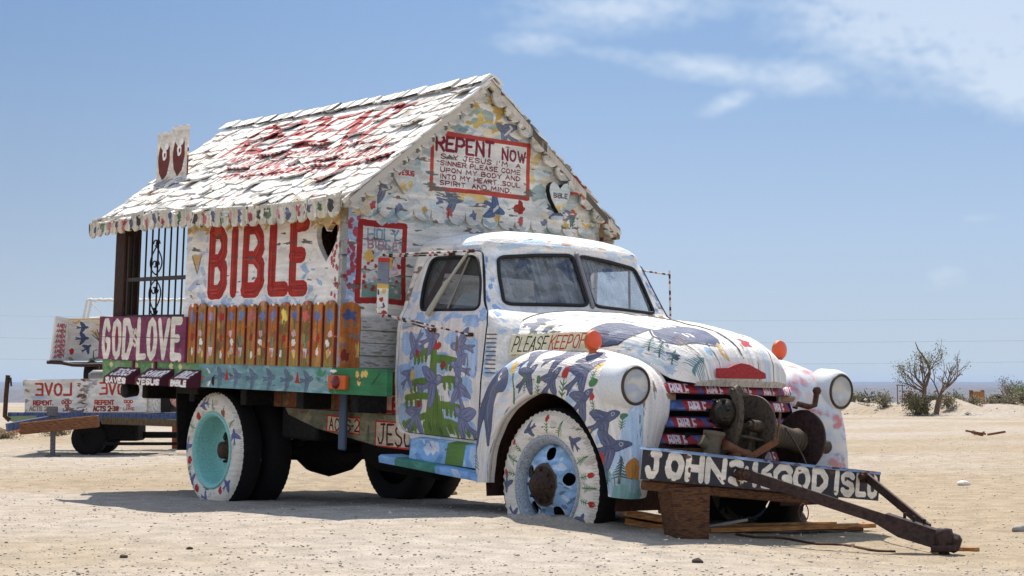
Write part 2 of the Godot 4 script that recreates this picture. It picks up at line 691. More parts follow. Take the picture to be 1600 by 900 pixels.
func make_noises() -> void:
	nz.fine = noise_bytes(0.22, 2, 512, 512, 3)
	nz.streak_x = noise_bytes(0.06, 3, 64, 512, 5)
	nz.streak_y = noise_bytes(0.06, 3, 512, 64, 6)
	nz.blot = noise_bytes(0.012, 4, 512, 512, 7)
	nz.chip_x = noise_bytes(0.035, 4, 128, 512, 8, FastNoiseLite.TYPE_SIMPLEX_SMOOTH, 0.65)
	nz.chip_y = noise_bytes(0.035, 4, 512, 128, 9, FastNoiseLite.TYPE_SIMPLEX_SMOOTH, 0.65)


# ---------------------------------------------------------------- scene
func _ready() -> void:
	rng.seed = 7
	var cam := Camera3D.new()
	cam.name = "camera"
	cam.position = Vector3(0, 0.8, 0)
	cam.rotation_degrees = Vector3(3.483, 0, 0)
	cam.fov = 19.17
	cam.near = 0.1
	cam.far = 30000.0
	add_child(cam)
	make_noises()
	make_font()
	make_sky()
	var sun := DirectionalLight3D.new()
	sun.name = "sun"
	sun.light_energy = 1.5
	sun.light_color = Color(1.0, 0.965, 0.91)
	sun.light_angular_distance = 0.5
	sun.shadow_enabled = true
	add_child(sun)
	sun.look_at_from_position(Vector3(-0.044, 0.85, -0.525), Vector3.ZERO)
	make_materials()
	make_ground()
	make_hills()
	build_truck()
	build_trailer()
	build_background()
	build_debris()


func make_sky() -> void:
	var e := Environment.new()
	e.background_mode = Environment.BG_SKY
	e.tonemap_mode = Environment.TONE_MAPPER_LINEAR
	e.tonemap_exposure = 1.42
	e.sdfgi_enabled = true
	e.ssao_enabled = true
	e.ssil_enabled = true
	e.fog_enabled = FOG > 0
	e.fog_density = FOG
	e.fog_light_color = Color(0.73, 0.82, 0.96)
	var m := ProceduralSkyMaterial.new()
	m.sky_top_color = Color(0.088, 0.205, 0.43).linear_to_srgb()
	m.sky_horizon_color = Color(0.42, 0.475, 0.50).linear_to_srgb()
	m.sky_curve = 0.10
	m.sky_energy_multiplier = 1.0
	m.ground_bottom_color = Color(0.42, 0.35, 0.27).linear_to_srgb()
	m.ground_horizon_color = Color(0.45, 0.48, 0.5).linear_to_srgb()
	m.ground_energy_multiplier = 1.0
	m.sun_angle_max = 4.0
	m.sky_cover = tex(cloud_cover())
	var s := Sky.new()
	s.sky_material = m
	e.sky = s
	var we := WorldEnvironment.new()
	we.name = "environment"
	we.environment = e
	add_child(we)


# thin fair-weather cloud: banks where they stand, the same kind of sky all round
func cloud_cover() -> Image:
	var w := 4096
	var h := 2048
	var f := FastNoiseLite.new()
	f.seed = 11
	f.frequency = 0.012
	f.fractal_octaves = 6
	f.fractal_gain = 0.55
	f.domain_warp_enabled = true
	f.domain_warp_amplitude = 25.0
	f.domain_warp_frequency = 0.01
	var im := Image.create_empty(w, h, false, Image.FORMAT_RGBA8)
	im.fill(Color(0.90, 0.85, 0.74, 0.0))
	var banks := [[1480, 10, 270, 125, 0.2, 1.5], [1590, 115, 150, 75, 0.35, 1.35], [1320, 12, 130, 55, 0.1, 0.8], [980, 5, 200, 46, -0.05, 0.85], [880, 22, 120, 30, 0, 0.6], [835, 62, 75, 22, 0.05, 0.75],
		[985, 88, 130, 16, 0.2, 0.6], [1120, 108, 150, 24, 0.12, 0.8], [1240, 122, 110, 34, 0.1, 0.85], [1140, 160, 60, 16, -0.35, 0.7], [1478, 440, 52, 26, 0, 0.42], [1530, 350, 45, 9, 0, 0.4], [1270, 362, 70, 8, 0, 0.2], [980, 170, 60, 9, 0, 0.2], [1420, 400, 120, 8, 0, 0.15], [40, 535, 60, 8, 0, 0.15]]
	var d := im.get_data()
	# in view: the banks, on a thin veil that thickens to the right; u = 0 looks along -z
	for y in range(1024 - 190, 1024):
		for x in range(-240, 240):
			var px := 800.0 + tan((x + 0.5) / 4096.0 * TAU) * 2665.0
			var py := 612.0 - tan((1024 - y - 0.5) / 2048.0 * PI) * 2665.0
			var env := 0.0
			for b in banks:
				var p := Vector2(px - b[0], py - b[1]).rotated(-b[4])
				var q: float = (p.x / b[2]) ** 2 + (p.y / b[3]) ** 2
				if q < 4:
					env = maxf(env, b[5] * exp(-q))
			var a := 0.0
			if env > 0.01:
				var n := f.get_noise_2d(px * 0.55, py * 1.5) * 0.5 + 0.5
				var n2 := f.get_noise_2d(px * 2.2 + 900, py * 4.0) * 0.5 + 0.5
				a = clampf((env * (0.5 + 0.8 * n + 0.8 * (n2 - 0.5)) - 0.2) * 1.35, 0, 0.95)
			var veil := smoothstep(-200, 900, px) * 26.0 * lerpf(0.8, 1.0, clampf((py - 20) / 300.0, 0, 1)) * clampf((640 - py) / 260.0, 0.35, 1)
			var k := (y * w + posmod(x, w)) * 4
			var cl := a * 72
			var sh := cl / maxf(cl + veil, 1)
			d[k] = int(lerpf(185, 235, sh))
			d[k + 1] = int(lerpf(214, 218, sh))
			d[k + 2] = int(lerpf(250, 178, sh))
			d[k + 3] = mini(150, int(cl + veil))
	# all round: drifts of the same cloud, thicker overhead, coarse
	f.frequency = 0.016
	var lim := f.get_seamless_image(512, 128)
	lim.convert(Image.FORMAT_L8)
	lim.resize(4096, 1024, Image.INTERPOLATE_CUBIC)
	var l := lim.get_data()
	for y in range(0, 1024):
		var fade := clampf((1020 - y) / 200.0, 0.0, 1)
		for x in w:
			var xx := x if x < 2048 else x - 4096
			if absi(xx) < 240 and y >= 1024 - 190:
				continue
			var a := 24.0 + maxf(0.0, (l[y * 4096 + x] - 80) * 1.15 + 14.0) * fade
			if absi(xx) < 300 and y > 1024 - 250:
				a = lerpf(20.0, a, clampf(maxf((absi(xx) - 240) / 60.0, (1024 - 190 - y) / 60.0), 0, 1))
			d[(y * w + x) * 4 + 3] = mini(170, int(a))
	return Image.create_from_data(w, h, false, Image.FORMAT_RGBA8, d)


func make_materials() -> void:
	M.rubber = grainy([Color(0.055, 0.052, 0.05), Color(0.085, 0.08, 0.077), Color(0.12, 0.11, 0.1)], 0.4, 0.04, 4, 1, 0.9, 0.2, 21)
	M.dark = grainy([Color(0.05, 0.047, 0.045), Color(0.09, 0.08, 0.072), Color(0.14, 0.115, 0.095)], 0.5, 0.02, 4, 1, 0.85, 0.2, 22)
	M.rust = grainy([Color(0.16, 0.11, 0.09), Color(0.27, 0.18, 0.135), Color(0.36, 0.235, 0.165), Color(0.24, 0.17, 0.14)], 0.5, 0.025, 5, 1, 0.7, 0.15, 23, 0.2)
	M.iron = grainy([Color(0.19, 0.165, 0.14), Color(0.285, 0.245, 0.20), Color(0.36, 0.31, 0.25), Color(0.27, 0.235, 0.2)], 0.45, 0.025, 5, 1, 0.62, 0.12, 24, 0.25)
	M.bar = grainy([Color(0.15, 0.105, 0.10), Color(0.215, 0.155, 0.145), Color(0.28, 0.205, 0.18), Color(0.19, 0.14, 0.13)], 0.6, 0.022, 5, 1, 0.6, 0.1, 25, 0.2)
	M.wood = grainy([Color(0.24, 0.15, 0.09), Color(0.40, 0.255, 0.14), Color(0.52, 0.345, 0.2), Color(0.36, 0.225, 0.13)], 0.3, 0.05, 4, -8, 0.85, 0.4, 26)
	M.plank = grainy([Color(0.47, 0.30, 0.16), Color(0.66, 0.45, 0.25), Color(0.76, 0.56, 0.34)], 0.3, 0.05, 4, -8, 0.85, 0.4, 27)
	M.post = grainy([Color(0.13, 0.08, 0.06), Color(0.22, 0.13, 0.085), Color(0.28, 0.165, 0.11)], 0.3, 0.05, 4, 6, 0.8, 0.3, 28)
	M.black_iron = plain(Color(0.07, 0.06, 0.06), 0.55, 0.3)
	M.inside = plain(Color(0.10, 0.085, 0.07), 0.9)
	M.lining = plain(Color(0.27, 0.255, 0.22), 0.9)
	M.chrome = plain(Color(0.75, 0.73, 0.7), 0.25, 1.0)
	M.white = grainy([Color(0.66, 0.63, 0.58), Color(0.82, 0.80, 0.76), Color(0.88, 0.865, 0.83)], 0.35, 0.03, 5, 2, 0.75, 0.5, 29)
	M.grey_board = grainy([Color(0.52, 0.49, 0.45), Color(0.74, 0.74, 0.73), Color(0.70, 0.70, 0.69), Color(0.62, 0.60, 0.56)], 0.5, 0.03, 5, -5, 0.85, 0.4, 36)
	M.soffit = grainy([Color(0.50, 0.40, 0.27), Color(0.66, 0.56, 0.41), Color(0.58, 0.50, 0.40)], 0.5, 0.03, 5, 4, 0.85, 0.3, 37)
	M.block = grainy([Color(0.20, 0.125, 0.08), Color(0.33, 0.21, 0.125), Color(0.42, 0.28, 0.17), Color(0.27, 0.17, 0.11)], 0.35, 0.05, 4, -7, 0.85, 0.5, 45)
	M.rim_grey = grainy([Color(0.42, 0.46, 0.50), Color(0.62, 0.66, 0.70), Color(0.70, 0.72, 0.73), Color(0.36, 0.32, 0.29)], 0.3, 0.03, 5, 1, 0.6, 0.3, 44)
	M.louvre = plain(Color(0.42, 0.38, 0.36), 0.8)
	M.dark_rust = grainy([Color(0.12, 0.095, 0.08), Color(0.22, 0.165, 0.13), Color(0.32, 0.23, 0.17)], 0.3, 0.03, 5, 1, 0.75, 0.2, 38, 0.2)
	M.orange_rust = grainy([Color(0.33, 0.22, 0.15), Color(0.50, 0.30, 0.17), Color(0.40, 0.27, 0.19), Color(0.29, 0.23, 0.18)], 0.3, 0.025, 5, 1, 0.7, 0.15, 39, 0.2)
	M.lamp_shell = grainy([Color(0.80, 0.81, 0.82), Color(0.88, 0.87, 0.85), Color(0.74, 0.80, 0.86)], 0.35, 0.03, 5, 1, 0.7, 0.4, 40)
	M.wing_left = grainy([Color(0.88, 0.86, 0.83), Color(0.86, 0.84, 0.81), Color(0.74, 0.81, 0.87), Color(0.80, 0.42, 0.42)], 0.8, 0.012, 5, 1, 0.7, 0.5, 43)
	var hg := StandardMaterial3D.new()
	hg.transparency = BaseMaterial3D.TRANSPARENCY_ALPHA
	hg.albedo_color = Color(0.86, 0.87, 0.87, 0.38)
	hg.roughness = 0.3
	hg.clearcoat_enabled = true
	M.head_glass = hg
	M.gasket = plain(Color(0.075, 0.07, 0.075), 0.7)
	# windscreen glass under dust, with the wiped and painted patches
	var wp := Pt.new(1.5, 0.5, 200, Color(0.60, 0.625, 0.64), -0.75, 1.05)
	wp.daub(-0.75, 1.05, 1.5, 0.5, 60, 0.1, [Color(0.63, 0.65, 0.66), Color(0.56, 0.59, 0.61), Color(0.66, 0.67, 0.66)])
	for q in [[0.42, 1.40, 0.16, 1.2], [0.10, 1.37, 0.2, 0.2], [-0.3, 1.36, 0.14, 0.5]]:
		wp.bird(Vector2(q[0], q[1]), q[2], q[3], Color(0.38, 0.42, 0.50), false, false)
	var wi := wp.img
	wi.convert(Image.FORMAT_RGBA8)
	var wd := wi.get_data()
	for k in wd.size() / 4:
		var px := k % wi.get_width()
		var py := k / wi.get_width()
		var nb: int = nz.blot[((py * 3) & 511) * 512 + ((px * 2) & 511)]
		var st: int = nz.streak_y[((py) & 511) * 512 + ((px * 3) & 511)]
		wd[k * 4 + 3] = clampi(118 + (nb - 128) / 2 + (st - 128) / 3 + (30 if wd[k * 4] < 120 else 0), 40, 230)
	var g := StandardMaterial3D.new()
	g.transparency = BaseMaterial3D.TRANSPARENCY_ALPHA
	g.albedo_texture = tex(Image.create_from_data(wi.get_width(), wi.get_height(), false, Image.FORMAT_RGBA8, wd))
	g.roughness = 0.22
	g.texture_repeat = false
	M.dusty_glass = g
	var g2 := StandardMaterial3D.new()
	g2.transparency = BaseMaterial3D.TRANSPARENCY_ALPHA
	g2.albedo_color = Color(0.6, 0.65, 0.65, 0.12)
	g2.roughness = 0.05
	M.glass = g2
	var am := StandardMaterial3D.new()
	am.albedo_color = Color(0.90, 0.30, 0.04)
	am.roughness = 0.22
	am.clearcoat_enabled = true
	am.clearcoat = 0.6
	am.subsurf_scatter_enabled = true
	am.subsurf_scatter_strength = 0.2
	M.amber = am


# ---------------------------------------------------------------- the ground
const HPTS := [[0.2, 10.2, 0.05], [-0.9, 10.2, 0.05], [-2.3, 13.0, -0.025], [1.55, 11.4, -0.067], [-0.64, 14.5, -0.085], [2.05, 9.4, -0.09], [-3.3, 12.9, 0.0], [0.6, 8.6, 0.0], [-2.5, 8.5, 0.0], [4.0, 10.5, -0.02], [1.5, 15, -0.03], [-5, 16, 0.0]]
var hn := FastNoiseLite.new()
var hn2 := FastNoiseLite.new()


func ground_h(x: float, z: float) -> float:
	var d := -z
	var s := 0.02
	var t := 0.0
	for p in HPTS:
		var w := exp(-((x - p[0]) ** 2 + (d - p[1]) ** 2) / 1.3)
		s += w
		t += w * p[2]
	var h := t / s
	h += hn.get_noise_2d(x * 1.0, d) * 0.02 + hn.get_noise_2d(x * 5.0 + 50, d * 5.0) * 0.008 + hn.get_noise_2d(x * 22.0, d * 22.0) * 0.0035
	# soil banked up round the sunken front wheel
	h += 0.05 * exp(-((x - 0.2) ** 2 / 0.2 + (d - 10.12) ** 2 / 0.02)) * (0.6 + 0.8 * hn.get_noise_2d(x * 30, d * 30))
	# old wheel tracks crossing the flat
	for q in [[15.6, 0.10, 0.9], [17.4, 0.10, 2.1], [21.0, -0.05, 0.3], [22.8, -0.05, 1.7]]:
		var e: float = (d - q[0] - q[1] * x - 0.35 * sin(x * 0.35 + q[2])) / 0.16
		h += (0.012 * exp(-(absf(e) - 1.5) ** 2) - 0.022 * exp(-e * e)) * (0.6 + 0.6 * hn.get_noise_2d(x * 2, d))
	if d > 22:
		h += (hn2.get_noise_2d(x * 0.6, d * 0.6)) * 0.10 * smoothstep(22, 40, d)
	# spoil banks along the far edge of the flat
	var b := exp(-((d - 60 - 3 * sin(x * 0.23)) / 3.6) ** 2) * smoothstep(5, 11, x)
	h += b * (0.36 + 0.5 * hn2.get_noise_2d(x * 4.0, d * 3.0) + 0.35 * hn.get_noise_2d(x * 5.0, d * 5.0))
	var b2 := exp(-((d - 27.5) / 1.0) ** 2) * smoothstep(-2.0, -5.0, x)
	h += b2 * (0.10 + 0.12 * hn.get_noise_2d(x * 4.0, d * 4.0))
	if d > 128:
		h -= minf(32.0, (d - 128) * 0.075)
		h += hn2.get_noise_2d(x * 0.05, d * 0.05) * minf(4, (d - 128) * 0.01)
	return h


func axis_lines(a: float, b: float, step: float, lo: float, hi: float, k: float) -> PackedFloat32Array:
	var o := PackedFloat32Array()
	var n := int((b - a) / step)
	for i in n + 1:
		o.append(a + (b - a) * i / n)
	var s := step
	while o[-1] < hi:
		s *= k
		o.append(minf(hi, o[-1] + s))
	s = step
	var pre := []
	var p := a
	while p > lo:
		s *= k
		p = maxf(lo, p - s)
		pre.push_front(p)
	var r := PackedFloat32Array(pre)
	r.append_array(o)
	return r


func make_ground() -> void:
	hn.seed = 4
	hn.frequency = 0.35
	hn.fractal_octaves = 4
	hn2.seed = 9
	hn2.frequency = 0.12
	hn2.fractal_octaves = 4
	var xs := axis_lines(-6.0, 6.0, 0.06, -9000, 9000, 1.09)
	var zs := axis_lines(7.0, 18.0, 0.06, -400, 14000, 1.045)
	var m := MB.new()
	var nx := xs.size()
	var nzv := zs.size()
	for j in nzv:
		for i in nx:
			var x := xs[i]
			var d := zs[j]
			var far := absf(x) > 300 or d < -50
			m.v.append(Vector3(x, (0.0 if d < 128 else -minf(32.0, (d - 128) * 0.075)) if far else ground_h(x, -d), -d))
			m.u.append(Vector2(x, d) / 5.0)
			m.c.append(Color.WHITE)
	for j in nzv - 1:
		for i in nx - 1:
			var p := j * nx + i
			m.tri(p, p + 1, p + nx)
			m.tri(p + 1, p + nx + 1, p + nx)
	var sand := sand_tile()
	var mt := StandardMaterial3D.new()
	mt.albedo_texture = tex(sand[0])
	mt.roughness = 0.95
	mt.metallic_specular = 0.2
	mt.heightmap_enabled = true
	mt.heightmap_scale = 1.6
	mt.heightmap_texture = tex(sand[1])
	mt.detail_enabled = true
	mt.detail_blend_mode = BaseMaterial3D.BLEND_MODE_MUL
	mt.detail_albedo = tex(sand[2])
	mt.detail_uv_layer = BaseMaterial3D.DETAIL_UV_2
	mt.uv2_scale = Vector3(0.11, 0.11, 1)
	var am := m.done()
	var arr := am.surface_get_arrays(0)
	arr[Mesh.ARRAY_TEX_UV2] = m.u
	arr[Mesh.ARRAY_COLOR] = null
	var gm := ArrayMesh.new()
	gm.add_surface_from_arrays(Mesh.PRIMITIVE_TRIANGLES, arr)
	tag(obj("ground", gm, mt), "pale sandy desert ground with gravel and faint tracks", "", "", "structure")
	# loose gravel
	for kind in 3:
		var pm := MB.new()
		var ic := SphereMesh.new()
		ic.radial_segments = 7
		ic.rings = 4
		var sa := ic.get_mesh_arrays()
		for p in sa[Mesh.ARRAY_VERTEX]:
			var q: Vector3 = p * (1.0 + 0.5 * hn.get_noise_3d(p.x * 5 + kind * 9, p.y * 5, p.z * 5))
			pm.vert(Vector3(q.x, q.y * 0.55, q.z * 0.8) * 2.0)
		for k in range(0, sa[Mesh.ARRAY_INDEX].size(), 3):
			pm.tri(sa[Mesh.ARRAY_INDEX][k], sa[Mesh.ARRAY_INDEX][k + 2], sa[Mesh.ARRAY_INDEX][k + 1])
		var mm := MultiMesh.new()
		mm.transform_format = MultiMesh.TRANSFORM_3D
		mm.use_colors = true
		mm.mesh = pm.done()
		mm.instance_count = 9000
		for k in 9000:
			var d := 7.0 + 26.0 * pow(rng.randf(), 2.0)
			var x := rng.randf_range(-1, 1) * (1.2 + d * 0.36)
			var s := 0.003 + 0.008 * pow(rng.randf(), 5.0) + (0.010 * rng.randf() if rng.randf() < 0.008 else 0.0)
			var cl := hn2.get_noise_2d(x * 6, d * 6)
			if cl > 0.1 and rng.randf() < 0.5:
				s *= 0.6
			var t := Transform3D(Basis.from_euler(Vector3(rng.randf_range(-0.3, 0.3), rng.randf() * TAU, rng.randf_range(-0.3, 0.3))).scaled(Vector3.ONE * s), Vector3(x, ground_h(x, -d) + s * 0.25, -d))
			mm.set_instance_transform(k, t)
			var v := rng.randf()
			var c := Color(0.42, 0.35, 0.27).lerp(Color(0.56, 0.50, 0.41), rng.randf())
			if v < 0.13:
				c = Color(0.21, 0.15, 0.11).lerp(Color(0.30, 0.24, 0.19), rng.randf())
			mm.set_instance_color(k, c)
		var o := MultiMeshInstance3D.new()
		o.name = numbered("gravel", self)
		o.multimesh = mm
		var pmat := plain(Color(1, 1, 1), 0.95)
		pmat.vertex_color_use_as_albedo = true
		o.material_override = pmat
		add_child(o, true)
		tag(o, "loose gravel strewn over the sandy ground", "gravel", "loose gravel", "stuff")


func sand_tile() -> Array:
	var n := 1024
	var a := noise_img(0.35, 2, 512, 512, 31)
	a.resize(1024, 1024, Image.INTERPOLATE_NEAREST)
	var fine := FastNoiseLite.new()
	fine.seed = 33
	fine.frequency = 0.25
	fine.fractal_octaves = 3
	var b := fine.get_seamless_image(1024, 1024).get_data()
	fine.frequency = 0.02
	fine.fractal_octaves = 5
	fine.seed = 34
	var c := fine.get_seamless_image(1024, 1024).get_data()
	var o := PackedByteArray()
	o.resize(n * n * 3)
	var h := PackedByteArray()
	h.resize(n * n)
	for k in n * n:
		var f := 0.86 + 0.0008 * (b[k] - 128) + 0.0007 * (c[k] - 128)
		if b[k] < 52:
			f -= 0.16
		o[k * 3] = int(191 * f)
		o[k * 3 + 1] = int(181 * f)
		o[k * 3 + 2] = int(170 * f)
		h[k] = clampi(int(b[k] * 0.45 + c[k] * 0.55), 0, 255)
	var im := Image.create_from_data(n, n, false, Image.FORMAT_RGB8, o)
	var hi := Image.create_from_data(n, n, false, Image.FORMAT_L8, h)
	for k in 1700:
		var x := rng.randi() % 1020
		var y := rng.randi() % 1020
		var s := 1 + (rng.randi() % 3 if rng.randf() < 0.4 else 0)
		var v := rng.randf()
		var col := Color(0.45, 0.36, 0.28) if v < 0.3 else Color(0.66, 0.58, 0.48) if v < 0.75 else Color(0.88, 0.83, 0.75)
		im.fill_rect(Rect2i(x, y, s + 1, s), col)
		hi.fill_rect(Rect2i(x, y, s + 1, s), Color(0.9, 0.9, 0.9))
	# broad drifts
	var br := noise_img(0.012, 5, 512, 512, 35)
	var bd := br.get_data()
	var bo := PackedByteArray()
	bo.resize(512 * 512 * 3)
	for k in 512 * 512:
		var t := clampf((bd[k] - 70) / 120.0, 0, 1)
		bo[k * 3] = int(lerpf(238, 255, t))
		bo[k * 3 + 1] = int(lerpf(228, 254, t))
		bo[k * 3 + 2] = int(lerpf(208, 252, t))
	return [im, hi, Image.create_from_data(512, 512, false, Image.FORMAT_RGB8, bo)]


const FOG := 0.00008


func make_hills() -> void:
	var hm := grainy([Color(0.30, 0.27, 0.24), Color(0.42, 0.36, 0.31), Color(0.24, 0.25, 0.2)], 900, 0.02, 5, 1, 1.0, 0.0, 41)
	var rid := FastNoiseLite.new()
	rid.seed = 17
	rid.frequency = 0.0011
	rid.fractal_octaves = 5
	for r in [[5200.0, 46.0, 10.0, 0.0], [8200.0, 70.0, 14.0, 4000.0], [12000.0, 106.0, 16.0, 9000.0]]:
		var m := MB.new()
		var dist: float = r[0]
		var hi: float = r[1]
		var vary: float = r[2]
		var off: float = r[3]
		grid(m, 260, 8, func(s, t):
			var x: float = (s - 0.5) * dist * 2.2
			var d: float = dist + 1400.0 * t
			var p: float = sin(PI * minf(1.0, t * 1.15)) ** 0.8
			return Vector3(x, -33.0 + p * maxf(6.0, hi + vary * rid.get_noise_2d(x + off, d)), -d))
		tag(obj("hills", m, hm), "low hazy blue desert hills along the horizon", "", "", "structure")


# ---------------------------------------------------------------- the truck and the house on its bed
const WHITE := Color(0.935, 0.917, 0.885)
const SLATE := Color(0.36, 0.395, 0.53)
const RED := Color(0.70, 0.20, 0.16)
const CRIMSON := Color(0.60, 0.15, 0.18)
const PALE := Color(0.60, 0.73, 0.86)
const YEL := Color(0.86, 0.70, 0.38)
const GRN := Color(0.30, 0.46, 0.30)
const TEAL := Color(0.47, 0.61, 0.62)
const SW := 1.17      # half width of the house
const XW := -1.94     # its front wall
const FRONT := Basis(Vector3(0, 0, -1), Vector3(0, 1, 0), Vector3(1, 0, 0))
const BACK := Basis(Vector3(0, 0, 1), Vector3(0, 1, 0), Vector3(-1, 0, 0))
const LEFT := Basis(Vector3(-1, 0, 0), Vector3(0, 1, 0), Vector3(0, 0, -1))
var T: Node3D


func heart(c: Vector2, w: float, h: float) -> Array:
	var half := [Vector2(0, 0.28), Vector2(0.16, 0.45), Vector2(0.34, 0.5), Vector2(0.48, 0.38), Vector2(0.5, 0.2), Vector2(0.4, -0.05), Vector2(0.2, -0.3), Vector2(0, -0.5)]
	var o := []
	for p in half:
		o.append(c + p * Vector2(w, h))
	for k in range(6, 0, -1):
		o.append(c + half[k] * Vector2(-w, h))
	return o


func build_truck() -> void:
	T = thing("truck", "old flatbed truck hand painted with birds and scripture carrying a shingled wooden house", "truck")
	T.transform = Transform3D(Basis(Vector3(0.62964, -0.02825, 0.77637), Vector3(0.03202, 0.99943, 0.01041), Vector3(-0.77623, 0.01831, 0.63019)), Vector3(0.9256, 0.2266, -10.8419))
	build_chassis()
	build_wheels()
	build_body()
	build_front_end()
	build_bed()
	build_house()
	build_roof()
	build_porch()
	build_mirrors()
	build_winch()


# ---- bed
func build_bed() -> void:
	var m := MB.new()
	bbox(m, at(Vector3(-3.66, 0.565, 0)), Vector3(3.62, 0.16, 2.28), 0.01)
	obj("bed_deck", m, M.wood, T)
	# right side rail, painted in three lengths of colour
	var p := Pt.new(4.2, 0.19, 300, TEAL, -5.52, 0.477)
	p.rect(-5.6, 0.47, 1.75, 0.2, Color(0.42, 0.58, 0.38))
	p.rect(-2.02, 0.47, 1.0, 0.2, Color(0.22, 0.47, 0.30))
	p.daub(-5.5, 0.48, 1.7, 0.18, 60, 0.05, [Color(0.36, 0.53, 0.34), Color(0.5, 0.63, 0.45), Color(0.55, 0.66, 0.5)])
	p.daub(-3.9, 0.48, 1.9, 0.18, 60, 0.06, [Color(0.52, 0.66, 0.66), Color(0.44, 0.58, 0.6), Color(0.58, 0.68, 0.67)])
	p.daub(-3.85, 0.48, 0.35, 0.18, 22, 0.04, [Color(0.42, 0.58, 0.38), TEAL])
	p.daub(-2.2, 0.48, 0.3, 0.18, 10, 0.04, [WHITE, TEAL, Color(0.3, 0.55, 0.4)])
	for x in [-3.52, -3.28, -3.04, -2.8, -2.56, -2.3]:
		p.bird(Vector2(x, 0.568), 0.19, 0.1, Color(0.40, 0.47, 0.53), false, false)
	for x in [-3.42, -2.43]:
		p.poly([Vector2(x, 0.63), Vector2(x - 0.03, 0.545), Vector2(x + 0.03, 0.545)], RED)
	p.daub(-3.98, 0.5, 0.3, 0.12, 8, 0.03, [YEL, WHITE, Color(0.75, 0.4, 0.35)])
	p.disc(Vector2(-3.62, 0.53), 0.025, 0.04, Color(0.2, 0.13, 0.1), 0.3)
	for x in [-4.9, -4.6, -5.35, -4.3, -4.15]:
		p.disc(Vector2(x, 0.63), 0.03, 0.025, Color(0.88, 0.84, 0.62), 0.3)
	for q in [Vector2(-1.68, 0.62), Vector2(-1.62, 0.62), Vector2(-1.58, 0.625), Vector2(-1.66, 0.57)]:
		p.disc(q, 0.022, 0.025, YEL, 0.2)
	p.stroke([Vector2(-1.5, 0.56), Vector2(-1.42, 0.63)], 0.015, Color(0.15, 0.33, 0.22))
	var mm := painted(weather(p.img, 0.10, 0.13, Color(0.32, 0.29, 0.25), true, 0.08, 3), 0.8, 0.5)
	m = MB.new()
	prism(m, PackedVector2Array([Vector2(-5.52, 0.667), Vector2(-1.335, 0.661), Vector2(-1.33, 0.484), Vector2(-5.5, 0.48)]), 0.0, 0.045, at(Vector3(0, 0, 1.14)), Vector2(-5.52, 0.477), Vector2(4.2, 0.19))
	obj("side_rail", m, mm, T)
	m = MB.new()
	prism(m, PackedVector2Array([Vector2(1.33, 0.661), Vector2(5.52, 0.667), Vector2(5.5, 0.48), Vector2(1.33, 0.484)]), 0.0, 0.045, Transform3D(LEFT, Vector3(0, 0, -1.14)), Vector2(1.33, 0.477), Vector2(4.2, 0.19))
	obj("side_rail", m, mm, T)
	m = MB.new()
	bbox(m, at(Vector3(-5.49, 0.57, 0)), Vector3(0.04, 0.18, 2.27), 0.006)
	obj("tail_board", m, M.wood, T)
	# marker lamp on the rail
	m = MB.new()
	bbox(m, at(Vector3(-1.885, 0.562, 1.2)), Vector3(0.215, 0.095, 0.035), 0.006)
	var lamp := obj("marker_lamp", m, plain(Color(0.80, 0.36, 0.10), 0.6), T)
	m = MB.new()
	lathe(m, [Vector2(0, 0.03), Vector2(0.025, 0.026), Vector2(0.041, 0.012), Vector2(0.045, 0)], Transform3D(Basis(Vector3.RIGHT, Vector3(0, 0, 1), Vector3(0, -1, 0)), Vector3(-1.885, 0.562, 1.218)), 20)
	obj("lamp_lens", m, plain(Color(0.42, 0.05, 0.06), 0.25), lamp)
	# three little sloping awnings with lettering under the sign
	var words := [["JESUS", "SAVES"], ["SAVIOR", "JESUS"], ["BIBLE", "BIBLE"]]
	var xs := [[-5.22, 0.40], [-4.66, 0.42], [-4.09, 0.28]]
	for k in 3:
		var w: float = xs[k][1]
		var q := Pt.new(w, 0.22, 300, Color(0.36, 0.14, 0.21), 0, 0)
		q.daub(0, 0.08, w, 0.14, 26, 0.03, [Color(0.45, 0.2, 0.28), Color(0.28, 0.1, 0.16)])
		q.text(font, words[k][0], 0.05, 0.10, w * 0.8, 0.085, 0.022, WHITE, 0.25, 0.004)
		q.rect(0, 0, w, 0.065, Color(0.40, 0.13, 0.14))
		q.text(font, words[k][1], 0.03, 0.012, w * 0.92, 0.045, 0.02, WHITE, 0.0, 0.003)
		m = MB.new()
		var x0: float = xs[k][0]
		# sloping top, upright lip, cheeks
		m.quad(Vector3(x0, 0.53, 1.31), Vector3(x0 + w, 0.53, 1.31), Vector3(x0 + w, 0.61, 1.19), Vector3(x0, 0.61, 1.19), Vector2(0, 0.7), Vector2(1, 0.7), Vector2(1, 0), Vector2(0, 0))
		m.quad(Vector3(x0, 0.475, 1.312), Vector3(x0 + w, 0.475, 1.312), Vector3(x0 + w, 0.53, 1.31), Vector3(x0, 0.53, 1.31), Vector2(0, 1), Vector2(1, 1), Vector2(1, 0.7), Vector2(0, 0.7))
		for e in [x0, x0 + w]:
			m.quad(Vector3(e, 0.475, 1.186), Vector3(e, 0.475, 1.312), Vector3(e, 0.53, 1.31), Vector3(e, 0.61, 1.19), Vector2(0.01, 0.5), Vector2(0.01, 0.5), Vector2(0.01, 0.5), Vector2(0.01, 0.5))
		m.quad(Vector3(x0, 0.475, 1.186), Vector3(x0 + w, 0.475, 1.186), Vector3(x0 + w, 0.475, 1.312), Vector3(x0, 0.475, 1.312))
		obj("awning_sign", m, painted(weather(q.img, 0.1, 0.1, Color(0.3, 0.2, 0.2), true, 0.06, 5 + k), 0.75, 0.3), T)
	# boards with texts under the rail
	var q := Pt.new(1.7, 0.13, 300, Color(0.42, 0.31, 0.20), -3.35, 0.355)
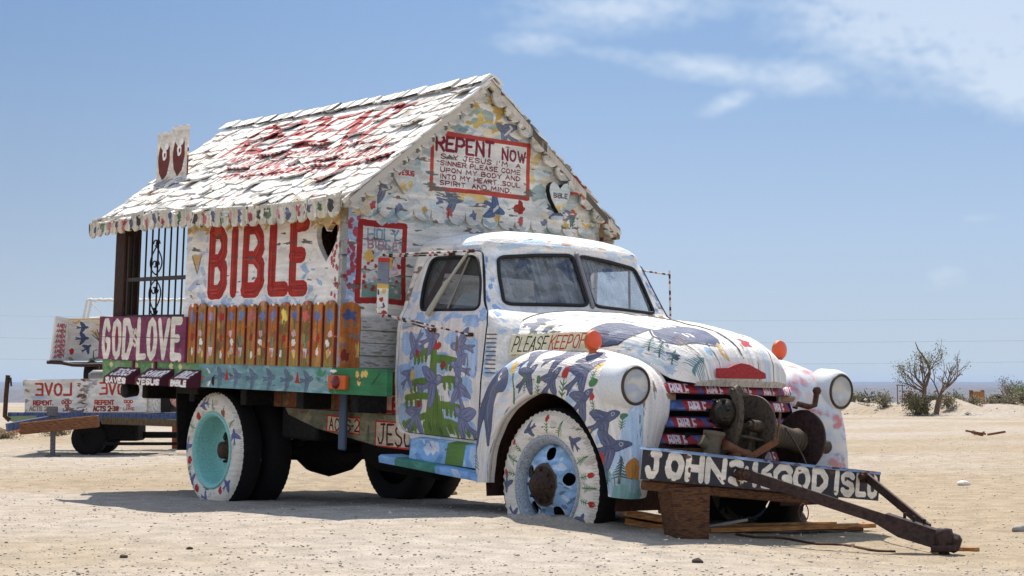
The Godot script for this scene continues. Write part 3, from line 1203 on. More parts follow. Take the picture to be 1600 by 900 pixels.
	q.daub(-3.35, 0.355, 1.7, 0.13, 80, 0.04, [Color(0.36, 0.24, 0.15), Color(0.5, 0.36, 0.22), Color(0.3, 0.26, 0.2), Color(0.46, 0.24, 0.14)])
	for k in 17:
		q.stroke([Vector2(-3.3 + k * 0.07, 0.36), Vector2(-3.3 + k * 0.07, 0.47)], 0.012, [RED, Color(0.25, 0.17, 0.12), Color(0.4, 0.4, 0.25)][k % 3], 0.004)
	q.rect(-2.14, 0.355, 0.5, 0.13, Color(0.70, 0.55, 0.45))
	q.rect(-2.2, 0.355, 0.07, 0.13, CRIMSON)
	q.text(font, "BIBLE", -2.12, 0.37, 0.42, 0.095, 0.028, Color(0.5, 0.1, 0.09), 0, 0.003)
	m = MB.new()
	bbox(m, at(Vector3(-2.5, 0.42, 0.80)), Vector3(1.7, 0.13, 0.03), 0.004)
	fix_uv(m, Rect2(-0.85, -0.065, 1.7, 0.13))
	obj("text_board", m, painted(weather(q.img, 0.14, 0.1, Color(0.2, 0.15, 0.1), true, 0.1, 11), 0.85, 0.3), T)
	q = Pt.new(1.7, 0.26, 300, Color(0.47, 0.46, 0.37), -3.2, 0.10)
	q.daub(-3.2, 0.1, 1.7, 0.26, 70, 0.06, [Color(0.40, 0.41, 0.34), Color(0.54, 0.5, 0.4), Color(0.43, 0.38, 0.28)])
	q.rect(-2.62, 0.20, 0.42, 0.115, Color(0.78, 0.70, 0.58))
	q.frame(-2.62, 0.20, 0.42, 0.115, 0.012, RED)
	q.text(font, "ACTS-2", -2.60, 0.215, 0.40, 0.08, 0.012, Color(0.3, 0.12, 0.12), 0, 0.002)
	q.rect(-2.0, 0.125, 0.46, 0.175, Color(0.80, 0.72, 0.62))
	q.frame(-2.0, 0.125, 0.46, 0.175, 0.014, RED)
	q.text(font, "JESUS", -1.98, 0.145, 0.52, 0.13, 0.016, Color(0.3, 0.12, 0.12), 0, 0.003)
	q.pine(Vector2(-2.09, 0.13), 0.14, Color(0.3, 0.28, 0.22))
	m = MB.new()
	prism(m, PackedVector2Array([Vector2(-3.2, 0.35), Vector2(-1.6, 0.35), Vector2(-1.6, 0.12), Vector2(-1.95, 0.125), Vector2(-2.75, 0.215), Vector2(-3.15, 0.30)]), -0.02, 0.0, at(Vector3(0, 0, 0.80)), Vector2(-3.2, 0.10), Vector2(1.7, 0.26))
	obj("text_board", m, painted(weather(q.img, 0.12, 0.12, Color(0.25, 0.22, 0.18), true, 0.1, 12), 0.85, 0.3), T)
	m = MB.new()
	bbox(m, at(Vector3(-2.32, 0.29, 0.86)), Vector3(0.085, 0.42, 0.03), 0.01)
	obj("hanging_bracket", m, plain(Color(0.25, 0.32, 0.42), 0.6), T)
	# tail pipe disc and mud flap behind the wheels
	m = MB.new()
	lathe(m, [Vector2(0, 0.02), Vector2(0.06, 0.016), Vector2(0.066, 0.0), Vector2(0.05, -0.1), Vector2(0, -0.1)], Transform3D(Basis(Vector3.RIGHT, Vector3(0, 0, 1), Vector3(0, -1, 0)), Vector3(-5.02, 0.425, 1.21)), 24)
	bbox(m, at(Vector3(-4.98, 0.475, 1.17)), Vector3(0.06, 0.05, 0.03), 0.004)
	obj("tail_pipe", m, M.dark, T)
	m = MB.new()
	bbox(m, at(Vector3(-4.36, 0.22, 0.86), 0, 0, 0.12), Vector3(0.02, 0.5, 0.45), 0.004)
	bbox(m, at(Vector3(-4.2, 0.45, 0.95), 0, 0, 0), Vector3(0.34, 0.06, 0.28), 0.006)
	obj("mud_flap", m, M.dark, T)
	m = MB.new()
	bbox(m, at(Vector3(-4.36, 0.22, -0.86), 0, 0, 0.12), Vector3(0.02, 0.5, 0.45), 0.004)
	obj("mud_flap", m, M.dark, T)


# turns the metre uv of a bbox into the 0..1 uv of a painting that covers that rectangle of its x/y face
func fix_uv(m: MB, r: Rect2) -> void:
	for k in m.u.size():
		m.u[k] = Vector2((m.u[k].x - r.position.x) / r.size.x, 1.0 - (m.u[k].y - r.position.y) / r.size.y)


# ---- house
func build_house() -> void:
	# right wall with the heart cut through it
	var p := Pt.new(2.21, 1.1, 320, WHITE, -4.15, 0.66)
	p.daub(-4.15, 0.66, 2.2, 1.1, 120, 0.09, [Color(0.935, 0.92, 0.885), Color(0.855, 0.845, 0.825), Color(0.905, 0.875, 0.825)])
	p.daub(-4.15, 1.0, 0.42, 0.75, 40, 0.09, [Color(0.72, 0.76, 0.83), Color(0.835, 0.855, 0.875), WHITE])
	p.daub(-3.9, 1.09, 1.6, 0.07, 60, 0.06, [Color(0.62, 0.71, 0.84), Color(0.70, 0.77, 0.86), Color(0.885, 0.885, 0.895)])
	p.daub(-2.5, 1.1, 0.5, 0.35, 30, 0.06, [Color(0.64, 0.72, 0.83), WHITE, Color(0.865, 0.855, 0.835)])
	p.daub(-4.15, 1.68, 2.2, 0.06, 90, 0.07, [Color(0.83, 0.69, 0.42), Color(0.87, 0.76, 0.52), Color(0.78, 0.62, 0.36)], 0.35)
	p.daub(-2.6, 1.62, 0.65, 0.1, 26, 0.06, [Color(0.80, 0.66, 0.42), Color(0.86, 0.78, 0.6)], 0.5)
	for b in [["B", -3.79, 1.165, 0.25], ["I", -3.50, 1.168, 0.16], ["B", -3.28, 1.17, 0.28], ["L", -2.90, 1.17, 0.24], ["E", -2.62, 1.172, 0.215]]:
		var wl := 0.105
		p.letter(font, b[0], b[1] + 0.045, b[2] + 0.04, b[3] - 0.06, 0.455, wl + 0.035, Color(0.915, 0.895, 0.865), 0, 0.006)
	for b in [["B", -3.79, 1.165, 0.25], ["I", -3.50, 1.168, 0.16], ["B", -3.28, 1.17, 0.28], ["L", -2.90, 1.17, 0.24], ["E", -2.62, 1.172, 0.215]]:
		p.letter(font, b[0], b[1] + 0.045, b[2] + 0.04, b[3] - 0.06, 0.455, 0.105, Color(0.66, 0.17, 0.13), 0, 0.004)
	for b in [["B", -3.79, 1.165, 0.25], ["B", -3.28, 1.17, 0.28], ["L", -2.90, 1.17, 0.24], ["E", -2.62, 1.172, 0.215], ["I", -3.50, 1.168, 0.16]]:
		for k in 5:
			p.letter(font, b[0], b[1] + 0.045 + p.r.randf_range(-0.03, 0.03), b[2] + 0.04 + p.r.randf_range(-0.02, 0.02), b[3] - 0.06, 0.455, 0.006, [Color(0.52, 0.12, 0.10), Color(0.75, 0.28, 0.22)][k % 2], 0, 0.012)
	for q in [Vector2(-3.67, 1.68), Vector2(-2.5, 1.68)]:
		p.disc(q, 0.05, 0.05, Color(0.72, 0.28, 0.16), 0.3)
	p.disc(Vector2(-3.98, 1.56), 0.07, 0.06, Color(0.915, 0.895, 0.865))
	p.poly([Vector2(-4.06, 1.5), Vector2(-3.9, 1.5), Vector2(-3.97, 1.38)], Color(0.82, 0.67, 0.45))
	p.stroke([Vector2(-4.06, 1.48), Vector2(-3.97, 1.36), Vector2(-3.9, 1.5)], 0.015, Color(0.5, 0.47, 0.4), 0.008)
	for k in 26:
		p.disc(Vector2(p.r.randf_range(-2.07, -1.95), p.r.randf_range(1.12, 1.7)), 0.014, 0.018, Color(0.70, 0.35, 0.36), 0.3)
	var mt := painted(weather(p.img, 0.09, 0.2, Color(0.36, 0.34, 0.31), true, 0.07, 1, Color(0.62, 0.57, 0.5), 0.08), 0.85, 0.7)
	var he := heart(Vector2(-2.14, 1.525), 0.27, 0.27)
	var n := he.size()
	var lo := PackedVector2Array([Vector2(-4.15, 1.76), Vector2(-4.15, 0.66), Vector2(-2.14, 0.66)])
	for k in range(7, n):
		lo.append(he[k])
	lo.append(he[0])
	lo.append(Vector2(-2.14, 1.76))
	var ro := PackedVector2Array([Vector2(-2.14, 1.76)])
	for k in 8:
		ro.append(he[k])
	ro.append(Vector2(-2.14, 0.66))
	ro.append(Vector2(XW, 0.66))
	ro.append(Vector2(XW, 1.76))
	var m := MB.new()
	prism(m, lo, -0.04, 0.0, at(Vector3(0, 0, SW)), Vector2(-4.15, 0.66), Vector2(2.21, 1.1))
	prism(m, ro, -0.04, 0.0, at(Vector3(0, 0, SW)), Vector2(-4.15, 0.66), Vector2(2.21, 1.1))
	var wr := obj("house_wall", m, mt, T)
	m = MB.new()
	bbox(m, at(Vector3(-2.32, 1.5, SW - 0.30)), Vector3(0.42, 0.6, 0.02), 0.002)
	obj("inner_board", m, M.post, wr)
	m = MB.new()
	var lw := PackedVector2Array([Vector2(1.94, 0.66), Vector2(4.15, 0.66), Vector2(4.15, 1.76), Vector2(1.94, 1.76)])
	prism(m, lw, -0.04, 0.0, Transform3D(LEFT, Vector3(0, 0, -SW)), Vector2(1.94, 0.66), Vector2(2.21, 1.1))
	obj("house_wall", m, M.white, T)
	# rear wall of the room, set between the side walls
	m = MB.new()
	prism(m, PackedVector2Array([Vector2(-1.125, 0.66), Vector2(1.125, 0.66), Vector2(1.125, 1.84), Vector2(0, 2.66), Vector2(-1.125, 1.84)]), -0.04, 0.0, Transform3D(BACK, Vector3(-4.10, 0, 0)))
	obj("house_wall", m, M.white, T)
	build_gable()
	# pickets along the bottom of the wall
	p = Pt.new(2.4, 0.47, 320, Color(0.62, 0.36, 0.17), 0, 0)
	var xs := []
	for k in 14:
		var x := k * 0.155
		xs.append(x)
		var base: Color = [Color(0.72, 0.40, 0.18), Color(0.60, 0.42, 0.20), Color(0.70, 0.44, 0.22), Color(0.56, 0.38, 0.2)][k % 4]
		p.rect(x, 0, 0.155, 0.47, base)
		p.daub(x + 0.02, 0.02, 0.11, 0.44, 14, 0.035, [base.lightened(0.12), base.darkened(0.15), Color(0.66, 0.5, 0.25), Color(0.75, 0.42, 0.16)], 1.5)
		p.rect(x, 0, 0.02, 0.47, Color(0.45, 0.15, 0.09))
		p.rect(x + 0.135, 0, 0.02, 0.47, Color(0.48, 0.18, 0.1))
		var cx := x + 0.077
		p.disc(Vector2(cx, 0.45), 0.02, 0.022, [WHITE, Color(0.75, 0.5, 0.5)][k % 2], 0.2)
		var top: Color = [Color(0.45, 0.5, 0.65), Color(0.45, 0.5, 0.65), Color(0.62, 0.55, 0.70), Color(0.66, 0.17, 0.17), Color(0.42, 0.5, 0.66), Color(0.42, 0.5, 0.66), Color(0.80, 0.42, 0.45), Color(0.45, 0.48, 0.64), Color(0.47, 0.5, 0.66), Color(0.88, 0.78, 0.35), Color(0.40, 0.45, 0.62), Color(0.80, 0.38, 0.36), Color(0.45, 0.45, 0.6), Color(0.42, 0.47, 0.62)][k]
		p.disc(Vector2(cx, 0.355), 0.038, 0.045, top, 0.45)
		p.stroke([Vector2(cx, 0.32), Vector2(cx - 0.005, 0.2), Vector2(cx, 0.08)], 0.012, Color(0.36, 0.42, 0.22), 0.005)
		if k % 3 == 1:
			for j in 3:
				p.disc(Vector2(cx + p.r.randf_range(-0.02, 0.02), 0.1 + j * 0.065), 0.026, 0.026, [Color(0.86, 0.70, 0.70), WHITE][j % 2], 0.3)
		elif k % 3 == 2:
			for sg in [-1, 1]:
				p.seg(Vector2(cx, 0.14), Vector2(cx + sg * 0.035, 0.22), 0.02, 0.008, Color(0.40, 0.55, 0.48))
			p.poly([Vector2(cx - 0.03, 0.125), Vector2(cx + 0.03, 0.125), Vector2(cx + 0.015, 0.06), Vector2(cx - 0.015, 0.06)], Color(0.835, 0.815, 0.835))
		else:
			p.disc(Vector2(cx + 0.01, 0.2), 0.025, 0.03, Color(0.66, 0.2, 0.12), 0.4)
		for j in 5:
			p.seg(Vector2(x + 0.03 + j * 0.024, 0.0), Vector2(x + 0.03 + j * 0.024, 0.06 + p.r.randf() * 0.05), 0.01, 0.006, Color(0.5, 0.55, 0.3))
		p.disc(Vector2(cx + p.r.randf_range(-0.03, 0.03), 0.07 + p.r.randf() * 0.04), 0.016, 0.03, [WHITE, YEL, Color(0.82, 0.5, 0.5)][k % 3], 0.3)
	p.rect(2.2, 0, 0.2, 0.47, Color(0.72, 0.42, 0.2))
	p.daub(2.2, 0.02, 0.2, 0.4, 16, 0.05, [Color(0.76, 0.48, 0.25), Color(0.55, 0.45, 0.42), Color(0.7, 0.38, 0.16)])
	p.disc(Vector2(2.29, 0.36), 0.05, 0.04, Color(0.30, 0.37, 0.56), 0.5)
	p.disc(Vector2(2.26, 0.08), 0.03, 0.04, Color(0.5, 0.2, 0.15), 0.4)
	p.disc(Vector2(2.36, 0.12), 0.02, 0.05, YEL, 0.4)
	var pm := painted(weather(p.img, 0.16, 0.12, Color(0.36, 0.2, 0.11), false, 0.08, 2), 0.8, 0.6)
	for k in 14:
		m = MB.new()
		var x: float = -4.045 + k * 0.1492
		var w := 0.143
		var h: float = 0.455 + rng.randf_range(-0.012, 0.012)
		var poly := PackedVector2Array([Vector2(0.004, 0), Vector2(w, 0)])
		for j in 9:
			var a := PI * j / 8
			poly.append(Vector2(w / 2 + cos(a) * (w / 2 - 0.004), h - 0.055 + sin(a) * 0.055))
		prism(m, poly, 0.0, 0.022, at(Vector3(x, 0.662, SW), 0, rng.randf_range(-0.015, 0.015), rng.randf_range(-0.006, 0.006)), Vector2(-xs[k] - 0.006, 0), Vector2(2.4, 0.47))
		obj("picket", m, pm, T)
	m = MB.new()
	var w := 0.155
	var poly := PackedVector2Array([Vector2(0, 0), Vector2(w, 0)])
	for j in 9:
		var a := PI * j / 8
		poly.append(Vector2(w / 2 + cos(a) * w / 2, 0.4 + sin(a) * 0.05))
	prism(m, poly, 0.0, 0.022, Transform3D(FRONT, Vector3(XW, 0.662, SW)), Vector2(-2.22, 0), Vector2(2.4, 0.47))
	obj("picket", m, pm, T)
	# siding boards low on the front wall behind the cab
	for k in 4:
		m = MB.new()
		bbox(m, at(Vector3(XW + 0.012 + 0.006 * (k % 2), 0.705 + k * 0.087, -0.08), 0, 0, 0.03), Vector3(0.022, 0.083, 2.18), 0.003)
		obj("siding_board", m, M.grey_board, T)


func build_gable() -> void:
	var ox := -1.2
	var p := Pt.new(2.4, 2.15, 320, Color(0.885, 0.87, 0.835), ox, 0.64)
	p.daub(ox, 0.66, 2.4, 1.1, 150, 0.12, [Color(0.855, 0.845, 0.815), Color(0.905, 0.89, 0.855), Color(0.875, 0.865, 0.845)], 0.3)
	# blue corner strip with red dots
	p.rect(-1.17, 1.1, 0.16, 0.66, Color(0.66, 0.74, 0.84))
	p.daub(-1.15, 1.1, 0.13, 0.64, 20, 0.05, [Color(0.72, 0.78, 0.86), Color(0.58, 0.70, 0.83), Color(0.815, 0.835, 0.875)])
	for k in 24:
		p.disc(Vector2(p.r.randf_range(-1.15, -1.03), 1.2 + 0.52 * k / 24.0), 0.02, 0.022, Color(0.68, 0.30, 0.36), 0.3)
	# framed panel of flowers
	p.rect(-1.03, 1.13, 0.38, 0.54, Color(0.835, 0.835, 0.805))
	p.rect(-1.0, 1.15, 0.33, 0.12, Color(0.45, 0.58, 0.53))
	p.daub(-1.0, 1.26, 0.34, 0.32, 60, 0.035, [Color(0.55, 0.66, 0.62), Color(0.62, 0.70, 0.74), Color(0.855, 0.775, 0.775), Color(0.875, 0.855, 0.835)], 0.8)
	for k in 34:
		p.disc(Vector2(p.r.randf_range(-0.99, -0.69), p.r.randf_range(1.2, 1.48)), 0.014, 0.015, [RED, Color(0.62, 0.2, 0.25), Color(0.85, 0.65, 0.68)][k % 3], 0.3)
	p.disc(Vector2(-0.95, 1.44), 0.045, 0.04, YEL, 0.3)
	p.disc(Vector2(-0.78, 1.41), 0.035, 0.05, YEL, 0.3)
	p.text(font, "HOLY", -0.97, 1.555, 0.27, 0.075, 0.014, Color(0.5, 0.6, 0.68), 0, 0.004)
	p.text(font, "BIBLE", -0.97, 1.495, 0.27, 0.05, 0.012, Color(0.66, 0.5, 0.53), 0, 0.004)
	p.frame(-1.03, 1.13, 0.38, 0.54, 0.042, Color(0.62, 0.16, 0.15))
	# a second framed panel mostly behind the cab
	p.rect(0.66, 1.1, 0.36, 0.56, Color(0.835, 0.815, 0.775))
	p.frame(0.66, 1.1, 0.36, 0.56, 0.042, Color(0.62, 0.16, 0.15))
	p.daub(1.03, 1.2, 0.12, 0.5, 22, 0.04, [Color(0.35, 0.47, 0.38), WHITE, Color(0.6, 0.66, 0.62)])
	# upper gable: pale sky, birds, suns
	p.daub(-1.15, 1.75, 2.3, 1.0, 190, 0.1, [Color(0.70, 0.74, 0.76), Color(0.80, 0.80, 0.79), Color(0.895, 0.885, 0.845), Color(0.815, 0.855, 0.845), Color(0.925, 0.905, 0.865), Color(0.72, 0.78, 0.79), Color(0.88, 0.83, 0.72)], 0.6)
	p.daub(0.3, 2.0, 0.5, 0.35, 26, 0.09, [Color(0.55, 0.65, 0.67), Color(0.62, 0.69, 0.68), Color(0.85, 0.76, 0.55)])
	p.daub(-0.2, 2.45, 0.4, 0.2, 26, 0.06, [Color(0.80, 0.66, 0.36), Color(0.84, 0.74, 0.45), Color(0.62, 0.68, 0.64)])
	p.daub(-0.45, 2.3, 0.3, 0.15, 10, 0.07, [Color(0.48, 0.58, 0.6), Color(0.6, 0.66, 0.66)])
	for b in [[-0.27, 1.88, 0.26, 0.1], [0.12, 1.87, 0.26, -0.35], [0.20, 2.42, 0.26, 2.6], [-0.88, 1.91, 0.22, 0.15], [0.72, 1.88, 0.2, -0.4], [-0.36, 2.46, 0.2, 0.4], [0.86, 1.86, 0.16, 0.5]]:
		p.bird(Vector2(b[0], b[1]), b[2], b[3], [Color(0.42, 0.46, 0.58), Color(0.35, 0.42, 0.55), Color(0.46, 0.49, 0.56)][int(absf(b[0]) * 10) % 3], b[0] > 0, false)
	p.disc(Vector2(-0.99, 1.89), 0.05, 0.06, Color(0.85, 0.72, 0.45), 0.2)
	p.disc(Vector2(-0.08, 1.92), 0.14, 0.035, Color(0.87, 0.75, 0.48), 0.2)
	p.disc(Vector2(0.36, 1.88), 0.045, 0.05, Color(0.62, 0.2, 0.16), 0.4)
	p.flower(Vector2(0.88, 1.78), 0.13, Color(0.78, 0.36, 0.25))
	p.daub(0.95, 1.78, 0.14, 0.07, 8, 0.03, [YEL, TEAL])
	p.daub(-1.1, 1.69, 2.2, 0.08, 60, 0.05, [Color(0.62, 0.70, 0.73), Color(0.80, 0.80, 0.78), Color(0.70, 0.75, 0.74), Color(0.84, 0.82, 0.78)])
	for k in 9:
		p.disc(Vector2(-0.95 + 0.22 * k, 1.79), 0.03, 0.03, [Color(0.72, 0.36, 0.36), Color(0.46, 0.49, 0.6), Color(0.80, 0.66, 0.4)][k % 3], 0.4)
	p.daub(-1.15, 1.78, 2.3, 0.95, 150, 0.055, [Color(0.82, 0.81, 0.79), Color(0.74, 0.77, 0.78), Color(0.84, 0.83, 0.80)], 0.4)
	# the framed text
	p.rect(-0.455, 1.955, 0.885, 0.40, Color(0.875, 0.855, 0.82))
	p.frame(-0.455, 1.955, 0.885, 0.40, 0.035, Color(0.72, 0.28, 0.23))
	p.text(font, "REPENT", -0.435, 2.232, 0.54, 0.10, 0.022, Color(0.50, 0.16, 0.22), 0, 0.003)
	p.text(font, "NOW", 0.17, 2.222, 0.24, 0.078, 0.016, Color(0.50, 0.16, 0.22), 0, 0.003)
	var y := 2.176
	for ln in [["SAY JESUS I'M  A", 0.0], ["SINNER PLEASE COME", 0.0], ["UPON MY BODY AND", 0.0], ["INTO MY HEART. SOUL", 0.0], ["SPIRIT, AND MIND.", -0.08]]:
		p.text(font, ln[0], -0.385, y, 0.745 + ln[1], 0.030, 0.0075, Color(0.47, 0.15, 0.2), 0, 0.0012)
		y -= 0.0475
	var mt := painted(weather(p.img, 0.11, 0.24, Color(0.42, 0.40, 0.36), true, 0.09, 4, Color(0.6, 0.56, 0.5), 0.06), 0.85, 0.7)
	var uo := Vector2(ox, 0.64)
	var us := Vector2(2.4, 2.15)
	var m := MB.new()
	prism(m, PackedVector2Array([Vector2(-1.17, 0.66), Vector2(1.17, 0.66), Vector2(1.17, 1.80), Vector2(-1.17, 1.80)]), -0.04, 0.0, Transform3D(FRONT, Vector3(XW, 0, 0)), uo, us)
	obj("house_wall", m, mt, T)
	m = MB.new()
	prism(m, PackedVector2Array([Vector2(-1.16, 1.80), Vector2(1.16, 1.80), Vector2(1.16, 1.86), Vector2(0, 2.735), Vector2(-1.16, 1.86)]), -0.03, 0.022, Transform3D(FRONT, Vector3(XW, 0, 0)), uo, us)
	var gp := obj("gable_panel", m, mt, T)
	for k in 14:
		m = MB.new()
		var w := 0.153
		var poly := PackedVector2Array([Vector2(w, 0.075), Vector2(0, 0.075)])
		for j in 9:
			var a := PI + PI * j / 8
			poly.append(Vector2(w / 2 + cos(a) * (w / 2 - 0.003), sin(a) * (0.066 + 0.012 * hn.get_noise_1d(k * 9.0 + a * 2))))
		var x := -1.06 + k * w
		prism(m, poly, 0.0, 0.024, Transform3D(FRONT, Vector3(XW, 1.775 + rng.randf_range(-0.004, 0.006), -x)), uo - Vector2(x, 1.775), us)
		obj("scallop", m, mt, gp)
	# two heart plaques
	for hp in [[Vector2(0.70, 1.985), 0.20, 0.23, "BIBLE", 0.055], [Vector2(-0.70, 2.02), 0.26, 0.27, "JESUS", 0.03]]:
		var q := Pt.new(0.4, 0.4, 320, Color(0.775, 0.795, 0.775), -0.2, -0.2)
		q.daub(-0.2, -0.2, 0.4, 0.4, 40, 0.04, [Color(0.815, 0.815, 0.785), Color(0.64, 0.71, 0.73), Color(0.855, 0.835, 0.775)])
		q.daub(-0.06, -0.1, 0.12, 0.06, 8, 0.03, [Color(0.86, 0.75, 0.48), Color(0.8, 0.7, 0.5)])
		q.text(font, hp[3], -0.065, 0.0, 0.14, 0.032, 0.009, Color(0.66, 0.2, 0.18) if hp[3] == "JESUS" else Color(0.35, 0.33, 0.36), 0, 0.002)
		m = MB.new()
		prism(m, PackedVector2Array(heart(Vector2.ZERO, hp[1], hp[2])), hp[4] - 0.006, hp[4], Transform3D(FRONT, Vector3(XW + 0.022, hp[0].y, -hp[0].x)), Vector2(-0.2, -0.2), Vector2(0.4, 0.4))
		var ho := obj("heart_plaque", m, painted(weather(q.img, 0.1, 0.1), 0.8, 0.3), T)
		m = MB.new()
		prism(m, PackedVector2Array(heart(Vector2.ZERO, hp[1] - 0.006, hp[2] - 0.006)), 0.0, hp[4] - 0.006, Transform3D(FRONT, Vector3(XW + 0.023, hp[0].y, -hp[0].x)))
		obj("heart_edge", m, M.black_iron if hp[3] == "BIBLE" else M.grey_board, ho)
	# scallops along the two rakes
	var ap := Vector2(0, 2.79)
	var tr := Pt.new(1.8, 0.3, 320, Color(0.80, 0.775, 0.725), 0, 0)
	tr.daub(0, 0, 1.8, 0.3, 160, 0.05, [Color(0.70, 0.66, 0.58), Color(0.62, 0.66, 0.66), Color(0.865, 0.845, 0.805), Color(0.74, 0.72, 0.68), Color(0.79, 0.75, 0.68)])
	for k in 8:
		tr.daub(0.95 + 0.1 * k, 0.06, 0.1, 0.15, 3, 0.035, [Color(0.45, 0.47, 0.56), Color(0.75, 0.42, 0.25), Color(0.5, 0.5, 0.46), Color(0.66, 0.28, 0.22)], 0.9)
	var trm := painted(weather(tr.img, 0.13, 0.3, Color(0.34, 0.31, 0.27), true, 0.12, 9, Color(0.55, 0.47, 0.36), 0.10), 0.85, 0.6)
	for s in [-1.0, 1.0]:
		var RK := Transform3D(Basis(Vector3(-0.142 if s < 0 else 0.0, 0, -1), Vector3(0, 1, 0), Vector3(1, 0, 0)), Vector3(-1.885, 0, 0))
		m = MB.new()
		var d := Vector2(s * 1.30, -1.0).normalized()
		var nn: Vector2 = Vector2(-d.y, d.x) * s    # points up and out
		var a: Vector2 = ap
		var b: Vector2 = ap + d * 1.64
		prism(m, PackedVector2Array([a, b, b - nn * 0.04, a - Vector2(0, 0.055)]), 0.0, 0.025, RK, Vector2(0, 2.6), Vector2(1.8, 0.6))
		var rb := obj("barge_board", m, trm, T)
		for k in 10:
			m = MB.new()
			var w := 0.158
			var poly := PackedVector2Array()
			var c: Vector2 = a + d * (0.08 + k * w + w / 2) - nn * 0.035
			for j in 9:
				var t := PI * j / 8
				poly.append(c + d * cos(t) * (w / 2 - 0.003) - nn * sin(t) * 0.07)
			var u0: Vector2 = c - Vector2(0.1 + (k * w if s > 0 else 0.0) + rng.randf() * 0.05, 0.15)
			prism(m, poly, 0.002, 0.023, RK, u0, Vector2(1.8, 0.3))
			obj("scallop", m, trm, rb)


